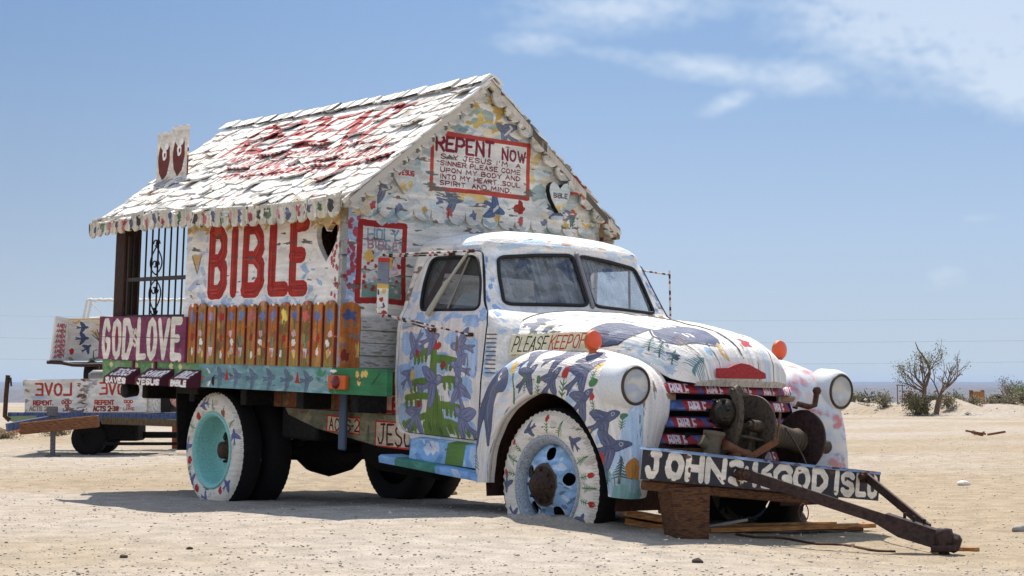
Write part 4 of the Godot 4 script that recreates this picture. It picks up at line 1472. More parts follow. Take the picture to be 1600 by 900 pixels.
func build_roof() -> void:
	# right slope: deck, then single shakes; u runs along the ridge, s down the slope
	var rid := Vector3(0, 2.80, 0)
	var dn := Vector3(0, -1.01, 1.34).normalized()
	var up := Vector3(0, 1.34, 1.01).normalized()
	var L := 1.69
	var sag := func(x: float, s: float) -> float: return -0.02 * sin(PI * clampf((x + 5.6) / 3.9, 0, 1)) * (1.0 - s / L) + 0.03 * sin((x + 5.5) * 1.6) * (s / L)
	var pos := func(x: float, s: float, lift: float, sd: float) -> Vector3:
		var q: Vector3 = rid + dn * s + up * (lift + sag.call(x, s))
		return Vector3(x, q.y, q.z * sd)
	var p := Pt.new(4.0, 1.8, 300, Color(0.935, 0.92, 0.895), -5.7, 0)
	p.daub(-5.7, 0, 4.0, 1.8, 340, 0.09, [Color(0.94, 0.94, 0.935), Color(0.875, 0.855, 0.825), Color(0.935, 0.905, 0.875), Color(0.835, 0.825, 0.805)], 0.5)
	var pk := Color(0.66, 0.24, 0.25)
	var Y := func(s: float) -> float: return 1.8 - s
	var wx := -4.75
	for ch in "REPENT":
		p.letter(font, ch, wx, Y.call(0.69), 0.27, 0.46, 0.078, pk, 0.10, 0.010)
		wx += 0.385
	var ly := [0.88, 1.03, 1.18]
	var tx := ["AND BE BAPTIZED EVERY ONE OF YOU", "IN THE NAME OF JESUS CHRIST", "FOR THE FORGIVENESS OF YOUR SINS"]
	for k in 3:
		p.text(font, tx[k], -4.5 + 0.2 * k, Y.call(ly[k]), 2.3, 0.105, 0.024, pk.lightened(0.05), 0.1, 0.006)
	p.stroke([Vector2(-2.45, Y.call(1.34)), Vector2(-2.3, Y.call(1.1))], 0.09, pk, 0.01)
	p.daub(-5.0, 0.1, 3.0, 0.3, 14, 0.05, [pk.lightened(0.2), Color(0.78, 0.5, 0.45)], 0.4)
	p.daub(-5.4, 0.2, 0.8, 0.7, 12, 0.06, [Color(0.88, 0.76, 0.64), Color(0.7, 0.69, 0.66)])
	for k in 1500:
		var cx := p.r.randf_range(-5.7, -1.7)
		var cy := p.r.randf_range(0, 1.8)
		var cl := p.r.randf_range(0.03, 0.12)
		p.seg(Vector2(cx, cy), Vector2(cx + p.r.randf_range(-0.012, 0.012), cy + cl), p.r.randf_range(0.002, 0.006), 0.002, [Color(0.36, 0.35, 0.33), Color(0.62, 0.60, 0.57), Color(0.70, 0.66, 0.6), Color(0.5, 0.47, 0.43)][k % 4])
	p.daub(-5.7, 0.0, 4.0, 1.75, 70, 0.05, [Color(0.70, 0.69, 0.66), Color(0.78, 0.71, 0.62), Color(0.66, 0.66, 0.65), Color(0.76, 0.60, 0.56)], 0.8)
	var w := weather(p.img, 0.10, 0.24, Color(0.42, 0.41, 0.39), false, 0.08, 6, Color(0.66, 0.62, 0.56), 0.10)
	var mt := painted(w, 0.8, 0.8)
	mt.vertex_color_use_as_albedo = true
	var m := MB.new()
	var x0 := func(s: float) -> float: return lerpf(-5.62, -5.46, s / L)
	var x1 := func(s: float) -> float: return lerpf(-1.86, -1.69, s / L)
	var x1l := func(_s: float) -> float: return -1.868
	var under := MB.new()
	for sd in [1.0, -1.0]:
		var xe: Callable = x1 if sd > 0 else x1l
		for e in [0.0, -0.028]:
			grid(m if e == 0.0 else under, 24, 3, func(a, b): return pos.call(lerpf(x0.call(b * L), xe.call(b * L), a), b * L, e, sd), func(a, b): return Vector2((lerpf(x0.call(b * L), xe.call(b * L), a) + 5.7) / 4.0, b * L / 1.8))
		for ed in [x0, xe]:
			grid(m, 1, 6, func(a, b): return pos.call(ed.call(b * L), b * L, -0.028 * a, sd), func(a, b): return Vector2(0.5, b * 0.9))
		grid(m, 24, 1, func(a, b): return pos.call(lerpf(x0.call(L), xe.call(L), a), L, -0.028 * b, sd), func(a, b): return Vector2(a, 0.93))
	mt.vertex_color_use_as_albedo = true
	var roof := obj("roof", m, mt, T)
	obj("roof_underside", under, M.soffit, roof)
	var rows := 15
	var ex := L / rows
	var rest := MB.new()
	var count := 0
	for sd in [1.0, -1.0]:
		for r in rows:
			var s0 := r * ex - 0.05
			var s1 := (r + 1) * ex + 0.012
			var x: float = x0.call(s1) - 0.03 + rng.randf() * 0.05
			var xe: float = (x1 if sd > 0 else x1l).call(s1) + 0.015
			while x < xe - 0.03:
				var wd := minf(0.10 + 0.26 * pow(rng.randf(), 1.3), xe - x)
				var mb: MB = MB.new() if sd > 0 and count < 300 else rest
				var tone := rng.randf_range(0.82, 1.0)
				if rng.randf() < 0.05:
					tone = rng.randf_range(0.45, 0.75)
				mb.col = Color(tone, tone * 0.995, tone * 0.98)
				var lift := rng.randf_range(0.003, 0.012) + (0.03 * rng.randf() if rng.randf() < 0.2 else 0.0)
				var curl := rng.randf_range(-0.006, 0.014)
				var skew := rng.randf_range(-0.03, 0.03)
				var off := rng.randf_range(-0.03, 0.03)
				var jag := [off + rng.randf_range(-0.035, 0.02), off + rng.randf_range(-0.022, 0.022), off + rng.randf_range(-0.022, 0.022), off + rng.randf_range(-0.035, 0.02)]
				var gap := 0.003 + 0.012 * pow(rng.randf(), 3.0)
				var xa := x + gap
				var wa := wd - gap
				var f := func(a: float, b: float, th: float) -> Vector3:
					var j: float = jag[int(round(a * 3))]
					var s := lerpf(maxf(s0, -0.01), s1 + j, b)
					var l := 0.004 + lift * b * b + curl * (2 * a - 1) ** 2 * b - th
					return pos.call(xa + wa * a + skew * b * 0.5 + 0.006 * sin(b * 5.0 + xa * 40.0), s, l, sd)
				var uvf := func(a: float, b: float) -> Vector2: return Vector2((xa + wa * a + 5.7) / 4.0, lerpf(s0, s1, b) / 1.8)
				grid(mb, 3, 2, func(a, b): return f.call(a, b, 0.0), uvf, sd < 0)
				grid(mb, 3, 1, func(a, b): return f.call(a, 1.0, 0.014 * b), func(a, b): return uvf.call(a, 1.0), sd < 0)
				for e in [0.0, 1.0]:
					grid(mb, 1, 2, func(a, b): return f.call(e, b, 0.012 * a), func(a, b): return uvf.call(e, b), sd < 0)
				if mb != rest:
					obj("shingle", mb, mt, roof)
					count += 1
				x += wd
	tag(obj("shingle", rest, mt, roof), "", "", "", "stuff")
	# ridge caps
	var x := -5.66
	while x < -1.9:
		var wd := rng.randf_range(0.16, 0.26)
		m = MB.new()
		var tone := rng.randf_range(0.9, 1.0)
		m.col = Color(tone, tone, tone)
		var xa := x
		var lf := rng.randf_range(0.02, 0.032)
		grid(m, 2, 6, func(a, b):
			var s: float = (b - 0.5) * 0.22
			return pos.call(xa + (wd + 0.02) * a, absf(s), lf + 0.012 * a, signf(s) if s != 0 else 1.0) , func(a, b): return Vector2((xa + wd * a + 5.7) / 4.0, 0.03 + 0.02 * b))
		grid(m, 1, 6, func(a, b):
			var s: float = (b - 0.5) * 0.22
			return pos.call(xa + wd + 0.02, absf(s), lf + 0.012 - 0.02 * a, signf(s) if s != 0 else 1.0), func(a, b): return Vector2((xa + wd + 5.7) / 4.0, 0.03))
		obj("ridge_cap", m, mt, roof)
		x += wd
	# scalloped fascia under the eave
	var q := Pt.new(4.0, 0.2, 320, Color(0.79, 0.76, 0.69), -5.6, 0)
	q.daub(-5.6, 0, 4.0, 0.2, 160, 0.04, [Color(0.855, 0.835, 0.775), Color(0.72, 0.69, 0.62), Color(0.8, 0.74, 0.62)])
	var cols := [Color(0.72, 0.35, 0.36), Color(0.42, 0.43, 0.55), Color(0.38, 0.48, 0.36), Color(0.78, 0.52, 0.52), Color(0.40, 0.42, 0.54)]
	for k in 29:
		var c: Color = cols[k % 5] if k % 7 else Color(0.3, 0.28, 0.27)
		q.daub(-5.52 + k * 0.1325 - 0.015, 0.06, 0.03, 0.06, 4, 0.03, [c, c.darkened(0.15), c.lightened(0.15)], 1.4)
	var fm := painted(weather(q.img, 0.12, 0.2, Color(0.3, 0.27, 0.23), false, 0.08, 13), 0.85, 0.6)
	for sd in [1.0, -1.0]:
		var fe := -1.70 if sd > 0 else -1.89
		m = MB.new()
		grid(m, 24, 1, func(a, b): return Vector3(lerpf(-5.50, fe, a), 1.735 + 0.09 * b + sag.call(lerpf(-5.5, fe, a), L) * 0.9, sd * 1.345), func(a, b): return Vector2((lerpf(-5.50, fe, a) + 5.6) / 4.0, 0.4 - 0.3 * b), sd < 0)
		grid(m, 24, 1, func(a, b): return Vector3(lerpf(-5.50, fe, a), 1.735 + 0.09 * b + sag.call(lerpf(-5.5, fe, a), L) * 0.9, sd * 1.325), func(a, b): return Vector2((lerpf(-5.50, fe, a) + 5.6) / 4.0, 0.5), sd > 0)
		var fb := obj("fascia_board", m, fm, T)
		for k in (29 if sd > 0 else 27):
			m = MB.new()
			var ww := 0.131
			var xx := -5.51 + k * ww
			var poly := PackedVector2Array([Vector2(ww - 0.003, 0.07), Vector2(0, 0.07)])
			for j in 9:
				var a := PI + PI * j / 8
				poly.append(Vector2(ww / 2 + cos(a) * (ww / 2 - 0.003), sin(a) * (0.056 + 0.018 * hn.get_noise_1d(k * 11.0 + a * 2))))
			var yy: float = 1.732 + sag.call(xx, L) * 0.9 + rng.randf_range(-0.004, 0.004)
			if sd > 0:
				prism(m, poly, 0.0, 0.018, at(Vector3(xx, yy, 1.348), rng.randf_range(-0.05, 0.10), 0, rng.randf_range(-0.05, 0.05)), Vector2(-5.6 - xx, -0.07), Vector2(4.0, 0.2))
			else:
				prism(m, poly, 0.0, 0.018, Transform3D(LEFT, Vector3(xx + ww, yy, -1.348)), Vector2(-5.6 - xx, -0.07), Vector2(4.0, 0.2))
			obj("scallop", m, fm, fb)
	# two owls on boards standing on the roof
	for k in 2:
		var o := Pt.new(0.26, 0.45, 320, Color(0.875, 0.835, 0.775), -0.13, 0)
		o.daub(-0.13, 0, 0.26, 0.45, 20, 0.05, [Color(0.895, 0.865, 0.815), Color(0.80, 0.77, 0.72), Color(0.84, 0.76, 0.64)])
		var br := Color(0.42, 0.20, 0.18)
		o.poly([Vector2(-0.09, 0.28), Vector2(-0.07, 0.33), Vector2(-0.03, 0.29), Vector2(0.03, 0.29), Vector2(0.08, 0.33), Vector2(0.09, 0.2), Vector2(0.05, 0.08), Vector2(-0.02, 0.03), Vector2(-0.08, 0.1), Vector2(-0.1, 0.2)], br)
		o.disc(Vector2(0.0, 0.25), 0.035, 0.05, WHITE)
		o.disc(Vector2(0.005, 0.25), 0.014, 0.02, br)
		o.disc(Vector2(0.03, 0.32), 0.03, 0.03, WHITE)
		m = MB.new()
		bbox(m, at(Vector3(-5.33 + k * 0.262, 2.40 + 0.02 * k, 0.78), 0, 0.06, 0.0), Vector3(0.25, 0.44 + 0.03 * k, 0.02), 0.003)
		fix_uv(m, Rect2(-0.13, -0.225, 0.26, 0.45))
		obj("owl_board", m, painted(weather(o.img, 0.08, 0.08), 0.8, 0.3), T)


# ---- porch at the rear
func build_porch() -> void:
	for q in [[-5.33, 1.09, 0.18], [-5.33, -1.09, 0.15], [-4.165, 1.12, 0.06]]:
		var m := MB.new()
		bbox(m, at(Vector3(q[0], 1.215, q[1])), Vector3(q[2], 1.10, 0.14 if q[2] > 0.1 else 0.06), 0.008)
		obj("porch_post", m, M.post, T)
	# iron grille between the posts
	var g := MB.new()
	bbox(g, at(Vector3(-4.72, 1.335, 1.13)), Vector3(1.06, 0.032, 0.025), 0.003)
	bbox(g, at(Vector3(-4.72, 1.03, 1.13)), Vector3(1.06, 0.025, 0.025), 0.003)
	bbox(g, at(Vector3(-5.215, 1.36, 1.13)), Vector3(0.025, 0.68, 0.025), 0.003)
	var ir := obj("window_grille", g, plain(Color(0.20, 0.165, 0.14), 0.6, 0.2), T)
	for k in 9:
		var m := MB.new()
		var x := -5.13 + k * 0.106
		tube(m, [Vector3(x, 0.98, 1.13), Vector3(x, 1.75, 1.13)], 0.0085, 6)
		obj("bar", m, M.black_iron, ir)
	for sy in [1.0, -1.0]:
		for sx in [-1.0, 1.0]:
			var m := MB.new()
			var pts := []
			for k in 13:
				var t := k / 12.0
				pts.append(Vector3(-4.706 + sx * (0.10 * sin(PI * pow(t, 0.8))), 1.345 + sy * (0.02 + 0.23 * t) * (1.0 if sy > 0 else 1.12), 1.145))
			tube(m, pts, 0.006, 5)
			for c in [Vector2(0.03, 0.10), Vector2(0.028, 0.27)]:
				var sp := []
				for k in 14:
					var a := k / 13.0 * TAU * 0.85
					var r := 0.038 - 0.022 * k / 13.0
					sp.append(Vector3(-4.706 + sx * (c.x + r * cos(a) - 0.01), 1.345 + sy * (c.y + r * sin(a)), 1.145))
				tube(m, sp, 0.006, 5)
			obj("scroll", m, M.black_iron, ir)
	# far side rail and post
	var m2 := MB.new()
	tube(m2, [Vector3(-5.3, 1.55, -1.1), Vector3(-4.15, 1.535, -1.1)], 0.007, 5)
	bbox(m2, at(Vector3(-4.98, 1.1, -1.1)), Vector3(0.045, 0.9, 0.045), 0.004)
	obj("porch_rail", m2, M.black_iron, T)
	# bundle under a grey tarpaulin on the porch floor
	m2 = MB.new()
	grid(m2, 22, 12, func(s, t):
		var a: float = s * TAU
		var b: float = t * PI / 2
		var w := 1.0 + 0.06 * sin(a * 3 + 1) + 0.04 * sin(a * 7)
		return Vector3(-4.55 + 0.60 * cos(a) * pow(cos(b), 0.7) * w, 0.66 + 0.53 * pow(sin(b), 0.8), -0.25 + 0.42 * sin(a) * pow(cos(b), 0.7) * w))
	obj("tarpaulin_bundle", m2, grainy([Color(0.40, 0.38, 0.37), Color(0.52, 0.50, 0.49)], 0.4, 0.02, 4, 1, 0.9, 0.4, 61), T)
	# the big lettered sign
	var p := Pt.new(1.52, 0.37, 340, Color(0.49, 0.22, 0.34), -5.555, 0.66)
	p.daub(-5.55, 0.66, 1.5, 0.36, 70, 0.06, [Color(0.53, 0.27, 0.38), Color(0.44, 0.18, 0.29), Color(0.56, 0.3, 0.42)])
	p.disc(Vector2(-5.20, 0.90), 0.04, 0.08, Color(0.62, 0.1, 0.16), 0.1)
	var cr := Color(0.895, 0.86, 0.79)
	for b in [["G", -5.47, 0.10, 0.06], ["O", -5.28, 0.115, 0.055], ["D", -5.09, 0.125, 0.06], ["L", -4.83, 0.12, 0.055], ["O", -4.66, 0.12, 0.06], ["V", -4.47, 0.15, 0.06], ["E", -4.25, 0.12, 0.07]]:
		p.letter(font, b[0], b[1], 0.702, b[2], 0.285, b[3], cr, 0, 0.005)
	p.text(font, "IS", -4.95, 0.79, 0.09, 0.1, 0.022, cr, 0, 0.003)
	for k in 5:
		p.disc(Vector2(-4.96 + 0.025 * k, 0.905 + 0.012 * (k % 2)), 0.012, 0.016, cr, 0.3)
	p.stroke([Vector2(-5.55, 0.862), Vector2(-4.04, 0.852)], 0.004, Color(0.35, 0.2, 0.25))
	m2 = MB.new()
	prism(m2, PackedVector2Array([Vector2(-5.555, 0.672), Vector2(-4.04, 0.662), Vector2(-4.04, 1.018), Vector2(-5.555, 1.03)]), 0.0, 0.025, at(Vector3(0, 0, 1.185)), Vector2(-5.555, 0.66), Vector2(1.52, 0.37))
	obj("lettered_sign", m2, painted(weather(p.img, 0.09, 0.12, Color(0.32, 0.22, 0.22), true, 0.08, 7), 0.8, 0.5), T)
	for x in [-4.93, -4.55]:
		m2 = MB.new()
		bbox(m2, at(Vector3(x, 0.65, 1.195)), Vector3(0.03, 0.12, 0.02), 0.003)
		obj("sign_strap", m2, plain(Color(0.38, 0.15, 0.2), 0.7), T)


# ---- chassis
func build_chassis() -> void:
	var m := MB.new()
	for s in [-1.0, 1.0]:
		bbox(m, at(Vector3(-2.45, 0.27, s * 0.43)), Vector3(5.9, 0.19, 0.07), 0.008)
	for x in [-5.2, -4.3, -3.3, -2.0, -0.9, 0.6]:
		bbox(m, at(Vector3(x, 0.27, 0)), Vector3(0.09, 0.15, 0.82), 0.008)
	for x in [-5.0, -4.2, -3.4, -2.6, -1.9]:
		bbox(m, at(Vector3(x, 0.42, 0)), Vector3(0.09, 0.12, 2.1), 0.008)
	obj("frame", m, M.dark, T)
	m = MB.new()
	tube(m, [Vector3(-3.8, 0, -0.82), Vector3(-3.8, 0, -0.3), Vector3(-3.8, 0, -0.18), Vector3(-3.8, 0, 0), Vector3(-3.8, 0, 0.18), Vector3(-3.8, 0, 0.3), Vector3(-3.8, 0, 0.82)], [0.075, 0.08, 0.17, 0.215, 0.17, 0.08, 0.075], 16)
	tube(m, [Vector3(-3.6, 0.02, 0), Vector3(-1.3, 0.16, 0)], 0.045, 10)
	obj("rear_axle", m, M.dark, T)
	m = MB.new()
	tube(m, [Vector3(0, 0, -0.85), Vector3(0, -0.02, -0.6), Vector3(0, -0.06, 0), Vector3(0, -0.02, 0.6), Vector3(0, 0, 0.85)], 0.05, 10)
	obj("front_axle", m, M.dark, T)
	for s in [-1.0, 1.0]:
		for x in [-3.8, 0.0]:
			m = MB.new()
			for k in 6:
				var w := 0.62 - 0.085 * k
				grid(m, 14, 1, func(a, b): return Vector3(x + (a - 0.5) * 2 * w, 0.06 + 0.022 * k * -1.0 + 0.14 * ((a - 0.5) * 2 * w / 0.62) ** 2 + 0.02, s * 0.50 + (b - 0.5) * 0.075))
				grid(m, 14, 1, func(a, b): return Vector3(x + (a - 0.5) * 2 * w, 0.045 + 0.022 * k * -1.0 + 0.14 * ((a - 0.5) * 2 * w / 0.62) ** 2 + 0.02 * b + 0.0, s * 0.50 + 0.0375))
			obj("leaf_spring", m, M.dark, T)
	# tanks and boxes slung between the axles
	m = MB.new()
	tube(m, [Vector3(-2.95, 0.10, 0.1), Vector3(-2.9, 0.10, 0.1), Vector3(-2.1, 0.08, 0.1), Vector3(-2.05, 0.08, 0.1)], [0.12, 0.21, 0.21, 0.12], 18)
	obj("fuel_tank", m, M.dark, T)
	m = MB.new()
	bbox(m, at(Vector3(-3.05, 0.24, 0.66)), Vector3(0.5, 0.24, 0.22), 0.02)
	obj("tool_box", m, M.dark, T)
	m = MB.new()
	bbox(m, at(Vector3(-0.2, 0.38, 0)), Vector3(1.25, 0.5, 0.62), 0.06)
	tube(m, [Vector3(-0.5, 0.08, 0), Vector3(0.35, 0.06, 0)], 0.16, 14)
	bbox(m, at(Vector3(-1.0, 0.16, 0)), Vector3(0.6, 0.3, 0.4), 0.06)
	obj("engine", m, M.dark, T)
	# inner wings and the bulkhead, dark
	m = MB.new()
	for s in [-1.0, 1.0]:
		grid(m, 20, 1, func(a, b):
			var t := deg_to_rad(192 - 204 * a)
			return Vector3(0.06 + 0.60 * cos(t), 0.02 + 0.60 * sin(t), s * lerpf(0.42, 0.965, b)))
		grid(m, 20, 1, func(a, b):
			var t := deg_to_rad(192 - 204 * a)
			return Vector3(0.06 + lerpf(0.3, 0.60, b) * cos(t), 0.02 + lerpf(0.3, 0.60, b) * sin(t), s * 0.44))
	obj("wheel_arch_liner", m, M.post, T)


# ---- wheels; every wheel is built round its own axle, outer face towards +z
func tyre(m: MB, R: float, w: float, rim: float, tread: bool, white: bool, z0: float) -> void:
	# profile from the outer bead over the tread to the inner bead
	var pr: Array
	if white:
		pr = [Vector2(rim - 0.01, z0 - 0.03), Vector2(rim + 0.012, z0 - 0.008), Vector2(rim + 0.05, z0 + 0.004), Vector2(rim + 0.10, z0 + 0.002), Vector2(R - 0.045, z0 - 0.012), Vector2(R - 0.012, z0 - 0.03)]
	else:
		pr = [Vector2(R - 0.012, z0 - 0.03), Vector2(R, z0 - 0.045), Vector2(R + 0.004, z0 - w / 2), Vector2(R, z0 - w + 0.045), Vector2(R - 0.02, z0 - w + 0.02), Vector2(R - 0.08, z0 - w), Vector2(rim, z0 - w + 0.03)]
	var n := 120
	var base := m.v.size()
	for k in pr.size():
		for j in n + 1:
			var a := TAU * j / n
			var r: float = pr[k].x
			var z: float = pr[k].y
			if tread and r > R - 0.03:
				var lug := 1.0 if int(j / 1.0) % 2 == 0 else 0.0
				r -= 0.006 * lug
				if white and k >= pr.size() - 2:
					z -= 0.006 * lug
			m.vert(Vector3(cos(a) * r, sin(a) * r, z), Vector2(0.5 + cos(a) * r, 0.5 - sin(a) * r))
	for k in pr.size() - 1:
		for j in n:
			var p := base + k * (n + 1) + j
			m.tri(p, p + n + 1, p + 1)
			m.tri(p + 1, p + n + 1, p + n + 2)


func zlathe(m: MB, prof: Array, segs := 40) -> void:
	# (radius, z) about the z axis, planar uv centred at 0.5
	var base := m.v.size()
	for k in prof.size():
		for j in segs + 1:
			var a := TAU * j / segs
			m.vert(Vector3(cos(a) * prof[k].x, sin(a) * prof[k].x, prof[k].y), Vector2(0.5 + cos(a) * prof[k].x, 0.5 - sin(a) * prof[k].x))
	for k in prof.size() - 1:
		for j in segs:
			var p := base + k * (segs + 1) + j
			m.tri(p, p + segs + 1, p + 1)
			m.tri(p + 1, p + segs + 1, p + segs + 2)


func build_wheels() -> void:
	# painted side walls, seen face on
	var tx := []
	for k in 2:
		var p := Pt.new(1.0, 1.0, 420, Color(0.895, 0.865, 0.815), -0.5, -0.5)
		p.daub(-0.5, -0.5, 1, 1, 160, 0.05, [Color(0.925, 0.9, 0.855), Color(0.80, 0.77, 0.72), Color(0.875, 0.835, 0.775)])
		var pol := func(deg: float, r: float) -> Vector2: return Vector2.from_angle(deg_to_rad(deg)) * r
		if k == 0:
			for q in [[118, 0.365], [48, 0.36], [183, 0.37], [330, 0.37], [215, 0.36]]:
				p.bird(pol.call(q[0], q[1]), 0.13, deg_to_rad(q[0] + 90), Color(0.37, 0.39, 0.49), q[0] > 90, false)
			for q in [[92, 0.31], [143, 0.31], [12, 0.31], [172, 0.30], [-12, 0.32]]:
				p.flower(pol.call(q[0], q[1]), 0.105, RED, GRN, deg_to_rad(q[0] - 90))
			for q in [[72, 0.31], [157, 0.31], [28, 0.31], [1, 0.33]]:
				p.pine(pol.call(q[0], q[1]), 0.10, GRN, deg_to_rad(q[0] - 90))
		else:
			for q in [[112, 0.375], [178, 0.365], [222, 0.37], [262, 0.38], [318, 0.36], [20, 0.37]]:
				p.bird(pol.call(q[0], q[1]), 0.14, deg_to_rad(q[0] + 80), Color(0.38, 0.40, 0.60), q[0] > 150, false)
			for q in [[130, 0.33], [196, 0.34], [238, 0.36], [60, 0.33], [300, 0.34]]:
				p.disc(pol.call(q[0], q[1]), 0.03, 0.03, RED, 0.2)
			for q in [[88, 0.30], [150, 0.31], [100, 0.33], [60, 0.30], [35, 0.32], [205, 0.33]]:
				p.pine(pol.call(q[0], q[1]), 0.09, Color(0.35, 0.47, 0.36), deg_to_rad(q[0] - 80))
		for j in 150:
			var a := TAU * j / 150
			p.seg(Vector2.from_angle(a) * 0.415, Vector2.from_angle(a) * 0.45, 0.004, 0.003, Color(0.72, 0.69, 0.64))
		tx.append(painted(weather(p.img, 0.08, 0.12, Color(0.45, 0.42, 0.38), true, 0.07, 15 + k, Color(0.62, 0.53, 0.42), 0.12), 0.85, 0.5))
	var dp := Pt.new(0.8, 0.8, 320, Color(0.55, 0.68, 0.81), -0.4, -0.4)
	dp.daub(-0.4, -0.4, 0.8, 0.8, 140, 0.04, [Color(0.62, 0.73, 0.84), Color(0.47, 0.60, 0.74), Color(0.72, 0.78, 0.84), Color(0.4, 0.47, 0.56)])
	dp.disc(Vector2(-0.01, 0), 0.135, 0.135, Color(0.33, 0.27, 0.23), 0.05)
	dp.daub(-0.2, -0.2, 0.2, 0.12, 8, 0.025, [Color(0.30, 0.24, 0.2), Color(0.6, 0.5, 0.42), Color(0.8, 0.75, 0.7)])
	var disc_m := painted(weather(dp.img, 0.14, 0.22, Color(0.28, 0.21, 0.17), true, 0.1, 18), 0.6, 0.5)
	disc_m.uv1_scale = Vector3(1.25, 1.25, 1)
	disc_m.uv1_offset = Vector3(-0.125, -0.125, 0)
	var tq := grainy([Color(0.42, 0.66, 0.65), Color(0.50, 0.77, 0.75), Color(0.62, 0.84, 0.80), Color(0.55, 0.60, 0.5)], 0.3, 0.03, 5, 1, 0.65, 0.3, 51)
	for s in [1.0, -1.0]:
		# front
		var o := Node3D.new()
		o.name = numbered("front_wheel", T)
		T.add_child(o, true)
		o.position = Vector3(0, 0, s * 0.93)
		o.rotation.y = 0.0 if s > 0 else PI
		var m := MB.new()
		tyre(m, 0.46, 0.21, 0.285, true, true, 0.0)
		obj("side_wall", m, tx[0], o)
		m = MB.new()
		tyre(m, 0.46, 0.21, 0.285, true, false, 0.0)
		obj("tyre", m, M.rubber, o)
		m = MB.new()
		zlathe(m, [Vector2(0.300, -0.012), Vector2(0.298, 0.0), Vector2(0.285, 0.003), Vector2(0.272, -0.004), Vector2(0.262, -0.02), Vector2(0.252, -0.026), Vector2(0.246, -0.05), Vector2(0.243, -0.08)])
		var rim := obj("rim", m, M.rim_grey, o)
		# disc with five hand holes
		m = MB.new()
		var holes := []
		for k in 5:
			var c := Vector2.from_angle(deg_to_rad(86 - 72 * k)) * 0.187
			var h := PackedVector2Array()
			for j in 16:
				h.append(c + Vector2(cos(TAU * j / 16) * 0.040, sin(TAU * j / 16) * 0.040))
			holes.append(h)
		var prof := [[0.0, 0.055], [0.07, 0.05], [0.11, 0.03], [0.135, 0.005], [0.16, -0.015], [0.20, -0.025], [0.23, -0.045], [0.246, -0.07]]
		shell(m, Rect2(-0.246, -0.246, 0.492, 0.492), 56, 56, func(q: Vector2): return Vector3(q.x, q.y, tab(prof, q.length())), func(q: Vector2):
			if q.length() > 0.244:
				return false
			for h in holes:
				if Geometry2D.is_point_in_polygon(q, h):
					return false
			return true, holes, func(q: Vector2): return Vector2(0.5 + q.x, 0.5 - q.y))
		obj("wheel_disc", m, disc_m, rim)
		m = MB.new()
		zlathe(m, [Vector2(0.24, -0.13), Vector2(0, -0.13)], 24)
		obj("brake_drum", m, M.dark, rim)
		m = MB.new()
		zlathe(m, [Vector2(0.115, 0.026), Vector2(0.112, 0.036), Vector2(0.085, 0.046), Vector2(0.075, 0.07), Vector2(0.05, 0.085), Vector2(0.045, 0.10), Vector2(0, 0.103)], 28)
		for k in 8:
			var a := TAU * k / 8
			tube(m, [Vector3(cos(a) * 0.095, sin(a) * 0.095, 0.03), Vector3(cos(a) * 0.095, sin(a) * 0.095, 0.062)], 0.011, 6)
		obj("hub", m, M.dark_rust, rim)
		# rear pair
		o = Node3D.new()
		o.name = numbered("rear_wheel", T)
		T.add_child(o, true)
		o.position = Vector3(-3.8, 0, s * 1.08)
		o.rotation.y = 0.0 if s > 0 else PI
		m = MB.new()
		tyre(m, 0.455, 0.21, 0.285, true, true, 0.0)
		obj("side_wall", m, tx[1], o)
		m = MB.new()
		tyre(m, 0.455, 0.21, 0.285, true, false, 0.0)
		obj("tyre", m, M.rubber, o)
		m = MB.new()
		tyre(m, 0.455, 0.21, 0.285, false, true, -0.265)
		tyre(m, 0.455, 0.21, 0.285, true, false, -0.265)
		zlathe(m, [Vector2(0.285, -0.28), Vector2(0.0, -0.28)], 24)
		obj("inner_tyre", m, M.rubber, o)
		m = MB.new()
		zlathe(m, [Vector2(0.298, -0.012), Vector2(0.296, 0.002), Vector2(0.284, 0.006), Vector2(0.272, 0.0), Vector2(0.262, -0.018), Vector2(0.256, -0.022), Vector2(0.252, -0.06), Vector2(0.244, -0.068), Vector2(0.240, -0.11), Vector2(0.230, -0.118), Vector2(0.222, -0.165), Vector2(0.19, -0.185), Vector2(0.10, -0.195), Vector2(0.085, -0.19)])
		rim = obj("rim", m, tq, o)
		m = MB.new()
		zlathe(m, [Vector2(0.09, -0.19), Vector2(0.088, -0.15), Vector2(0.07, -0.14), Vector2(0.065, -0.09), Vector2(0, -0.085)], 24)
		for k in 8:
			var a := TAU * k / 8
			tube(m, [Vector3(cos(a) * 0.13, sin(a) * 0.13, -0.19), Vector3(cos(a) * 0.13, sin(a) * 0.13, -0.165)], 0.012, 6)
		obj("hub", m, M.rust, rim)
		for k in 3:
			m = MB.new()
			var a := deg_to_rad(20 + 120 * k)
			zlathe_at(m, Vector3(cos(a) * 0.155, sin(a) * 0.155, -0.186), 0.035)
			obj("hand_hole", m, M.inside, rim)


func zlathe_at(m: MB, c: Vector3, r: float) -> void:
	var f := m.v.size()
	m.vert(c)
	for k in 17:
		m.vert(c + Vector3(cos(TAU * k / 16) * r, sin(TAU * k / 16) * r, 0))
	for k in 16:
		m.tri(f, f + 1 + k, f + 2 + k)


